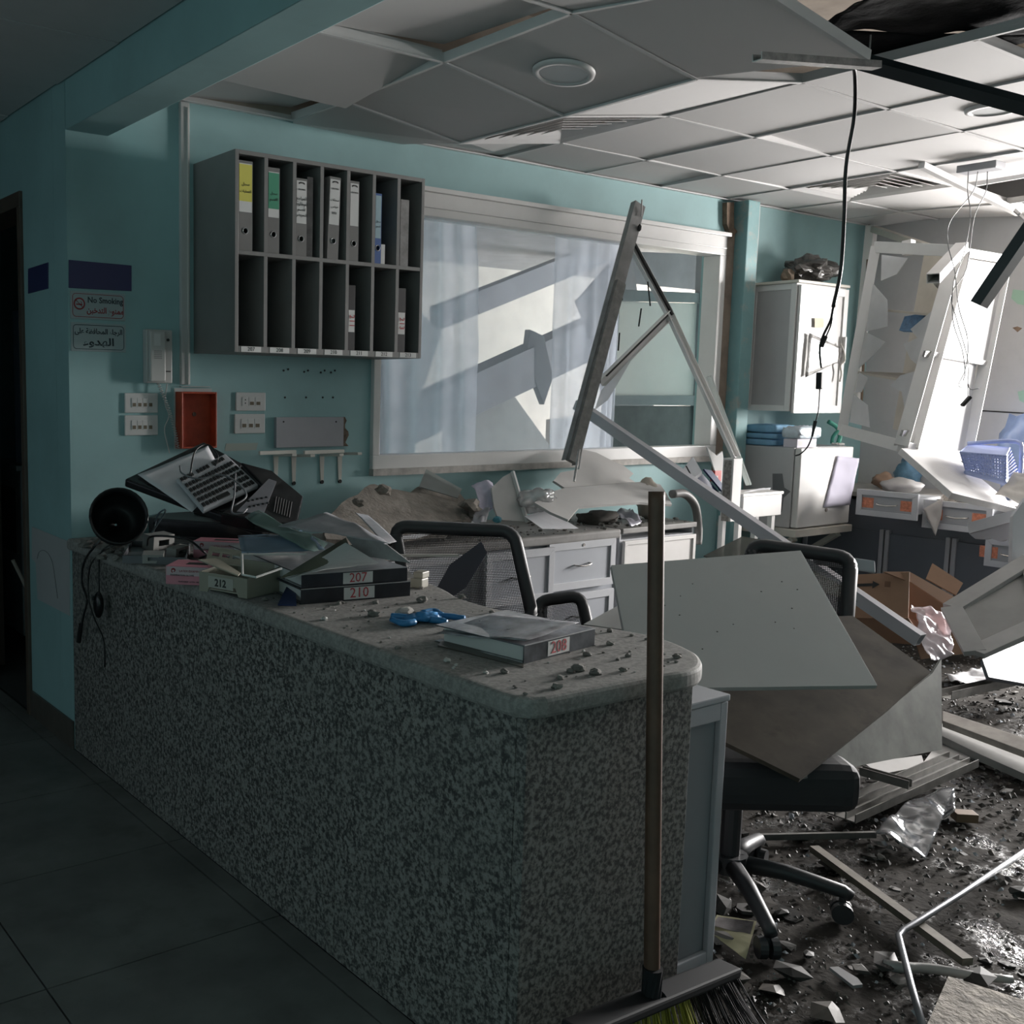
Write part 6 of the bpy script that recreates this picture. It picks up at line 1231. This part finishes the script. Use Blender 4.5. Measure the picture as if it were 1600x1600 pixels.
b = B(); b.blob(dz_(935, 808, .03), (.12, .08, .035), seed=12, amp=.5, sub=3); b.obj('dark_cloth', DKB, label='dark rumpled cloth under the wide ceiling fragment', cat='cloth', smooth=True)
b = B(); b.sheet([dz_(960, 800, .05), dz_(985, 792, .06), dz_(1003, 815, .02), dz_(985, 822, .01)], 10, 10, amp=.02, fr=16, seed=12); b.obj('grey_foil', mat('lilac_grey_film', (.34, .33, .38), .35, var=.3), label='lilac-grey crumpled foil on the desk near the broom handle', cat='foil', smooth=True, solid=.001)
B().blob(V((at(1018, 738, Y=3.62).x-.02, 3.62, DZ+.105)), (.07, .05, .11), seed=6, amp=.4, sub=3).obj('cream_bag', mat('cream_sack', (.45, .40, .34), .85, var=.15), label='cream sack leaning on the wall below the window', cat='sack', smooth=True)
bb_ = thing('blue_binder', at(1110, 780, Y=3.42), 'navy blue box file tipped on its corner at the end of the desk', 'box file')
NAVY = mat('navy_cloth', (.03, .045, .12), .55, var=.15)
B().slab([at(x, y, Y=Y) for x, y, Y in ((1095, 737, 3.46), (1154, 803, 3.42), (1149, 809, 3.41), (1073, 755, 3.44))], .03).obj('cover', NAVY, bb_, bevel=.002); B().slab([at(x, y, Y=Y) for x, y, Y in ((1083, 713, 3.52), (1097, 737, 3.42), (1073, 755, 3.40), (1058, 743, 3.5))], .02).obj('spine', WPAP, bb_, bevel=.002); B().slab([at(x, y, Y=Y) for x, y, Y in ((1100, 733, 3.47), (1112, 735, 3.47), (1156, 790, 3.38), (1154, 798, 3.37))], .01).obj('back_cover', NAVY, bb_)
B().bar(at(1072, 728, Y=3.46), at(1079, 741, Y=3.43), .006, .004).obj('slot', SCREW, bb_)
rp = thing('red_pack', at(1118, 745, Y=3.61), 'small red packet behind the navy box file', 'packet'); B().box(tuple(at(1118, 752, Y=3.61)+V((-.03, -.015, 0))), tuple(at(1118, 752, Y=3.61)+V((.03, .015, .06)))).obj('carton', mat('red_card', (.45, .05, .04), .5), rp, bevel=.003); B().box(tuple(at(1118, 752, Y=3.594)+V((-.02, -.0006, .015))), tuple(at(1118, 752, Y=3.594)+V((.02, 0, .03)))).obj('label', PAPER, rp)
B().tube([at(x, y, Y=3.42) for x, y in ((1050, 772), (1070, 772), (1086, 790), (1091, 825), (1090, 850))], .022, 10, smooth=6).obj('grey_hose', mat('grey_hose', (.20, .195, .19), .5), label='dusty grey hose bent over the end of the drawer unit', cat='hose', smooth=True)
b = B(); rq = random.Random(5)
for k in range(260):
    x = rq.uniform(2.6, ux1-.03); y = rq.uniform(DY+.0, DY+.5); s_ = rq.choice((.003, .005, .008, .012)); b.blob((x, y, DZ+s_*.4), (s_, s_, s_*.6), seed=k, amp=.5, sub=1, mi=rq.choice((0, 0, 1)))
b.obj('desk_grit', [RUB, RUBW], kind='stuff', label='plaster crumbs scattered over the desk worktop', cat='grit')

# ------------------------------------------------------------------ fallen ceiling panels over the buried chair
TILEF = mat('fallen_tile_face', (.46, .465, .455), .75, var=.04, vscale=3, dirt=.1); DIRTY = mat('muddy_panel', (.065, .055, .043), .9, var=.5, vscale=5, dirt=.9, dirtc=(.018, .014, .011), dscale=6, spec=.15); FILMP = mat('scuffed_clear_sheet', (.30, .295, .275), .4, var=.35, vscale=9)
bt = thing('fallen_ceiling_panel', at(1180, 1075, D=2.95), 'clean grey ceiling panel leaning over the buried office chair', 'ceiling panel')
B().slab([at(955, 883, D=3.33), at(1251, 860, D=3.48), at(1371, 1071, D=3.0), at(992, 1076, D=2.86)], .014).obj('panel', TILEF, bt, bevel=.001)
for k in range(16):
    u, v = rq.uniform(.1, .9), rq.uniform(.1, .9); c = at(955, 883, D=3.33)*(1-u)*(1-v)+at(1251, 860, D=3.48)*u*(1-v)+at(1371, 1071, D=3.0)*u*v+at(992, 1076, D=2.86)*(1-u)*v
    d = (CAM-c).normalized(); B().blob(c+d*.001, (.003, .003, .002), seed=k, amp=.4, sub=1).obj('mud_speck', RUB, bt)
B().slab([at(1010, 1060, D=2.93), at(1250, 965, D=3.5), at(1332, 962, D=3.42), at(1457, 1052, D=3.2), at(1250, 1217, D=2.72), at(1200, 1192, D=2.68), at(1130, 1158, D=2.68)], .012).obj('muddy_panel', DIRTY, label='mud-stained panel lying beneath the clean ceiling panel', cat='panel')
B().slab([at(1457, 1052, D=3.19), at(1471, 1030, D=3.28), at(1472, 1171, D=3.1), at(1350, 1195, D=2.9), at(1252, 1218, D=2.72)], .008).obj('scuffed_sheet', FILMP, label='scuffed pale sheet hanging off the edge of the muddy panel', cat='sheet')
B().slab([at(1390, 955, D=4.1), at(1100, 868, D=4.25), at(1160, 838, D=4.3), at(1200, 845, D=4.3), at(1230, 870, D=4.25)], .01).obj('glass_sheet_piece', film_mat('muddy_glass', .3, .3, tint=(.28, .29, .26), gloss=.2), label='muddy glass sheet poking up behind the clean ceiling panel', cat='glass sheet')
B().slab([at(912, 975, D=3.4), at(968, 945, D=3.6), at(985, 985, D=3.4)], .012).obj('grey_offcut', TILEF, label='grey panel offcut wedged between chair and leaning panel', cat='panel offcut')
# ------------------------------------------------------------------ cardboard box with film, framed board
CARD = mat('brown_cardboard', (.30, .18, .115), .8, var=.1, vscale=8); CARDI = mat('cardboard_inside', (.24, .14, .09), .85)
cx = thing('cardboard_box', at(1400, 985, D=4.35), 'torn brown cardboard box lying on its side with plastic film spilling out', 'box')
def cardq(nm, pts, t=.005, m=CARD): return B().slab([at(x, y, D=d) for x, y, d in pts], t).obj(nm, m, cx)
sd = cardq('side', ((1328, 898, 4.45), (1421, 894, 4.3), (1419, 968, 4.25), (1326, 965, 4.4))); cardq('top', ((1380, 893, 4.36), (1421, 893, 4.3), (1498, 936, 4.32), (1482, 948, 4.24), (1424, 910, 4.28)), m=CARDI); cardq('inner_wall', ((1421, 905, 4.45), (1500, 948, 4.5), (1500, 1005, 4.5), (1420, 985, 4.45)), m=CARDI); cardq('flap', ((1457, 880, 4.6), (1505, 911, 4.55), (1494, 930, 4.5), (1447, 904, 4.55)))
cardq('bottom', ((1326, 962, 4.4), (1419, 966, 4.25), (1450, 1010, 4.3), (1350, 1000, 4.5))); cardq('flap', ((1420, 966, 4.27), (1480, 985, 4.35), (1520, 1020, 4.4), (1440, 1030, 4.3)))
ab = at(1352, 914, D=4.4); su = (at(1421, 894, D=4.3)-at(1328, 898, D=4.45)).normalized(); nb = (CAM-ab).normalized()
b = B(); b.bar(ab-su*.035+nb*.012, ab+su*.03+nb*.012, .012, .002, up=nb); b.prism([ab+su*.028+nb*.012+V((0, 0, .016)), ab+su*.055+nb*.012, ab+su*.028+nb*.012-V((0, 0, .016))], nb*.002); b.bar(ab-su*.037+nb*.012+V((0, 0, -.014)), ab-su*.037+nb*.012+V((0, 0, .014)), .006, .002, up=nb); b.obj('arrow_mark', INK, sd)
b = B(); b.bar(ab+su*.085+nb*.011+V((0, 0, -.012)), ab+su*.085+nb*.011+V((0, 0, .012)), .022, .001, up=nb); b.obj('faint_print', mat('faint_brown_print', (.2, .11, .07), .8), sd)
FILMK = film_mat('pink_clear_film', .30, .3, tint=(.92, .86, .90), gloss=.2, rough=.15, wr=.5)
b = B(); b.sheet([at(1424, 944, D=4.28), at(1484, 962, D=4.30), at(1492, 1022, D=4.08), at(1450, 1036, D=4.0)], 34, 34, amp=.028, fr=13, seed=14); b.obj('plastic_film', FILMK, label='bunched pinkish clear film spilling from the cardboard box', cat='film', smooth=True, solid=.0008)
b = B(); b.sheet([at(1430, 950, D=4.36), at(1478, 966, D=4.38), at(1484, 1004, D=4.24), at(1455, 1026, D=4.14)], 16, 16, amp=.02, fr=9, seed=24); b.obj('pink_wrap', mat('salmon_wrap', (.72, .36, .32), .6, var=.2), label='salmon-coloured wrap showing through the clear film', cat='wrap', smooth=True, solid=.001)
fpq = [at(1487, 953, D=4.2), at(1612, 876, D=4.35), at(1630, 975, D=4.0), at(1524, 1023, D=3.9)]
fp = thing('framed_board', fpq[3], 'grey aluminium-framed door leaning on the rubble beside the cardboard box', 'door panel')
q, n = inset(fpq, .0, 1, 0, 1, 0); B().slab(fpq, .02).obj('panel', mat('dusty_door_panel', (.29, .285, .275), .6, var=.15, dirt=.2), fp)
for a, c in ((0, 1), (1, 2), (2, 3), (3, 0)): B().bar(fpq[a]+n*.008, fpq[c]+n*.008, .075, .02, up=n).obj('frame_rail', mat('dusty_alu', (.36, .355, .345), .5, var=.15), fp, bevel=.002)
B().slab([at(1535, 1030, D=4.95), at(1640, 985, D=5.3), at(1640, 1075, D=4.9), at(1545, 1058, D=4.85)], .02).obj('dark_board', DKP, label='dark slate board lying behind the framed door', cat='board')

# ------------------------------------------------------------------ floor debris on the station side
def fz_(px, py, z=0.0): return at(px, py, Z=z)
def flbar(name, pts, w, h, m, label, cat, ch_=False, z=.012):
    a, c = fz_(*pts[0], z), fz_(*pts[1], z); b = B()
    (b.channel(a, c, w, h, .003) if ch_ else b.bar(a, c, w, h)); return b.obj(name, m, label=label, cat=cat)
TRK = mat('dirty_window_track', (.17, .165, .155), .4, metal=.3, var=.35, vscale=14, dust=.3)
tk = thing('window_track', fz_(1400, 1240), 'dirty aluminium window track lying on the rubble', 'window track')
a, c = fz_(1312, 1278, .05), fz_(1505, 1192, .07)
B().channel(a, c, .11, .03, .004).obj('profile', TRK, tk); d_ = (c-a).normalized(); s_ = d_.cross(V((0, 0, 1))).normalized()
for o_ in (-.018, .02): B().bar(a+s_*o_+V((0, 0, .016)), c+s_*o_+V((0, 0, .016)), .005, .024).obj('rail', TRK, tk)
flbar('small_channel', ((1345, 1210), (1422, 1232)), .03, .03, TRK, 'small dark channel piece lying on the window track', 'channel', True, .10)
flbar('flat_trim', ((1182, 1308), (1368, 1304)), .012, .02, TRK, 'thin dark trim strip lying between the chair base and the clear plastic', 'strip', z=.02)
flbar('wood_strip', ((1272, 1326), (1512, 1503)), .03, .02, mat('muddy_wood', (.17, .15, .12), .7, var=.3, vscale=20), 'muddy wooden strip crossing the bent metal rod', 'wood strip', z=.03)
B().tube([fz_(1620, 1318, .03), fz_(1500, 1398, .05), fz_(1440, 1436, .05), fz_(1412, 1453, .045), fz_(1404, 1462, .04), fz_(1410, 1485, .05), fz_(1424, 1540, .058), fz_(1448, 1625, .062)], .0085, 9).obj('bent_rod', mat('wet_steel_rod', (.25, .26, .28), .35, metal=.7), label='bent steel rod lying on the wet rubble', cat='rod', smooth=True)
B().tube([fz_(1380, 1507, .016), fz_(1410, 1512, .018), fz_(1450, 1513, .016), fz_(1520, 1524, .016), fz_(1582, 1531, .014)], [.014, .015, .013, .013, .011, .01], 8, smooth=4).obj('pale_strip', mat('wet_pale_strip', (.36, .35, .34), .25), label='wet pale twisted strip beside the crusted slab', cat='strip', smooth=True)
B().slab([fz_(1482, 1525, .05), fz_(1640, 1575, .03), fz_(1640, 1680, .02), fz_(1440, 1620, .05)], .03).obj('crusted_slab', mat('crusted_slab', (.34, .30, .26), .85, var=.6, vscale=22, bump=.8, bscale=40), label='crusted sunlit slab lying on the wet floor', cat='slab')
B().slab([fz_(1296, 1511, .02), fz_(1310, 1510, .02), fz_(1340, 1528, .02), fz_(1348, 1538, .02), fz_(1333, 1540, .02)], .008).obj('grey_shard', mat('grey_shard', (.27, .27, .275), .4), label='pointed grey shard on the rubble near the broom', cat='shard')
mg = thing('magazine', fz_(1145, 1475), 'yellowish open magazine lying under the chair base', 'magazine')
B().sheet([fz_(1108, 1458, .012), fz_(1120, 1428, .02), fz_(1182, 1440, .03), fz_(1165, 1500, .012)], 8, 6, amp=.006, fr=8, seed=2).obj('page', mat('yellow_page', (.44, .42, .26), .6, var=.15), mg, solid=.001); B().sheet([fz_(1112, 1446, .022), fz_(1122, 1432, .024), fz_(1178, 1440, .036), fz_(1172, 1462, .022)], 6, 4, amp=.004, fr=8, seed=4).obj('picture', mat('magazine_print', (.22, .20, .20), .5, var=.5, vscale=25), mg, solid=.0006)
CLR = film_mat('clear_plastic_sheet', .62, .35, tint=(.62, .64, .68), gloss=.5, rough=.1, wr=.6)
b = B(); b.sheet([fz_(1366, 1305, .05), fz_(1420, 1248, .09), fz_(1492, 1232, .10), fz_(1448, 1338, .015)], 22, 22, amp=.035, fr=8, seed=10); b.obj('clear_plastic', CLR, label='crumpled clear plastic sheet on the wet rubble', cat='plastic sheet', smooth=True, solid=.0008)
b = B(); b.sheet([fz_(1440, 1244, .06), fz_(1492, 1234, .08), fz_(1492, 1272, .04), fz_(1468, 1282, .03)], 10, 10, amp=.02, fr=10, seed=11); b.obj('clear_plastic', CLR, label='smaller clear plastic fold next to the brown wood block', cat='plastic sheet', smooth=True, solid=.0008)
B().bar(fz_(1490, 1274, .02), fz_(1524, 1276, .02), .05, .03).obj('wood_block', mat('brown_wood_block', (.17, .11, .065), .6), label='small brown wood block by the clear plastic', cat='wood block', bevel=.002)
b = B(); b.sheet([at(1475, 1056, D=5.4), at(1535, 1042, D=5.6), at(1562, 1058, D=5.4), at(1500, 1074, D=5.2)], 16, 10, amp=.03, fr=9, seed=13); b.obj('white_wrap', mat('dirty_white_wrap', (.50, .49, .50), .6, var=.25), label='dirty white wrapping below the pink film', cat='wrap', smooth=True, solid=.001)
flbar('dark_profile', ((1478, 1092), (1630, 1058)), .05, .04, TRK, 'dark metal profile lying under the slate board', 'profile', True, .1)
PLK = mat('pale_plaster_plank', (.36, .33, .30), .9, var=.25, vscale=14)
B().slab([fz_(1472, 1110, .12), fz_(1630, 1162, .12), fz_(1630, 1185, .10), fz_(1472, 1126, .10)], .03).obj('plaster_plank', PLK, label='pale flaking plank on the rubble by the scuffed sheet', cat='plank', bevel=.003)
B().slab([fz_(1472, 1130, .06), fz_(1630, 1190, .05), fz_(1630, 1222, .04), fz_(1530, 1178, .05), fz_(1472, 1150, .06)], .03).obj('plaster_plank', mat('grey_plank', (.28, .275, .265), .85, var=.2), label='grey torn plank lying below the pale flaking plank', cat='plank')
B().slab([fz_(1440, 1195, .022), fz_(1472, 1152, .022), fz_(1528, 1180, .022), fz_(1470, 1194, .022)], .01).obj('white_offcut', GYP, label='white sheet offcut on the floor under the scuffed sheet', cat='offcut')
B().slab([fz_(1350, 1192, .08), fz_(1440, 1180, .08), fz_(1445, 1196, .06), fz_(1375, 1210, .06)], .01).obj('white_offcut', GYP, label='white strip offcut beside the window track', cat='offcut')
# rubble chunks: irregular, countable ones
CH = [mat('wet_dark_rubble', (.045, .042, .039), .6, var=.5, vscale=25), mat('brown_rubble', (.085, .073, .062), .6, var=.4, vscale=25), mat('pale_rubble', (.17, .16, .15), .7, var=.3, vscale=25)]
protos = []
for k in range(9):
    b = B(); kind_ = k % 3
    if kind_ == 2:
        n_ = 6; pts = [V((math.cos(2*math.pi*i/n_)*rq.uniform(.6, 1.1), math.sin(2*math.pi*i/n_)*rq.uniform(.5, .9), .0)) for i in range(n_)]; b.prism(pts, (0, 0, .22))
    else: b.blob((0, 0, .35), (1, rq.uniform(.6, .9), .45), seed=k*3+1, amp=.8, sub=1, fr=1.4)
    protos.append(b)
labs = ('wet dark rubble lump on the sooty floor', 'brown rubble lump on the sooty floor', 'pale flat rubble flake on the sooty floor')
meshes = {}
def free(x, y):
    return not (1.45 < x < 2.13 and 1.42 < y < 3.97) and not (y > 3.3 and x < 5) and not (x > 6.3 and y > 1.9)
cnt = 0; tries = 0
for tries in range(6000):
    if cnt >= 285: break
    p = V((2.15+4.0*rq.random()**2.0, rq.uniform(.8, 3.2), 0))
    if not free(p.x, p.y) or p.x > 6.2: continue
    s_ = rq.choice((.012, .015, .02, .026, .034, .045)) if p.x < 3.4 else rq.choice((.015, .02, .03, .05))
    mi = rq.choice((0, 0, 0, 1, 1, 2)); pr_ = rq.randrange(9); key = (pr_, mi)
    if key not in meshes:
        o = protos[pr_].obj('rubble_chunk', CH[mi]); meshes[key] = o.data; zoff = 0
    else:
        o = bpy.data.objects.new('rubble_chunk', meshes[key]); COL.objects.link(o)
    o.location = (p.x, p.y, -.006); o.scale = (s_, s_, s_*rq.uniform(.6, 1.1)); o.rotation_euler = (rq.uniform(-.15, .15), rq.uniform(-.15, .15), rq.uniform(0, 6.3))
    tag(o, labs[mi], 'rubble', 'rubble on the floor, ' + ('dark lumps', 'brown lumps', 'pale flakes')[mi]); cnt += 1
# grit and glass crumbs: too fine to count
b = B()
for k in range(16000):
    p = V((2.0+4.9*rq.random()**1.5, rq.uniform(.2, 3.9), 0))
    if not free(p.x, p.y): continue
    s_ = rq.choice((.003, .004, .005, .007, .010))*(1 if p.x < 3.2 else 1.5); a_ = rq.uniform(0, 6.3); t_ = rq.uniform(-.5, .5); t2 = rq.uniform(-.5, .5)
    c0_, s0_ = math.cos(a_), math.sin(a_); q_ = []
    for (u, v) in ((1, .1), (-.2, .8), (-.9, -.1), (.1, -.7)): x_, y_ = u*s_*c0_-v*s_*s0_, u*s_*s0_+v*s_*c0_; q_.append(V((p.x+x_, p.y+y_, .004+u*s_*t_+v*s_*t2)))
    ap = V((p.x, p.y, .004+s_*.7)); kx = len(b.v); mi = rq.choice((0, 0, 0, 0, 1, 1, 1, 2, 2, 3)); b.v += q_+[ap]
    for i_ in range(4): b.f.append((kx+i_, kx+(i_+1) % 4, kx+4)); b.m.append(mi)
b.obj('floor_grit', CH+[mat('glass_crumbs', (.45, .48, .52), .08, metal=.3)], kind='stuff', label='fine wet grit and glass crumbs covering the station floor', cat='grit')
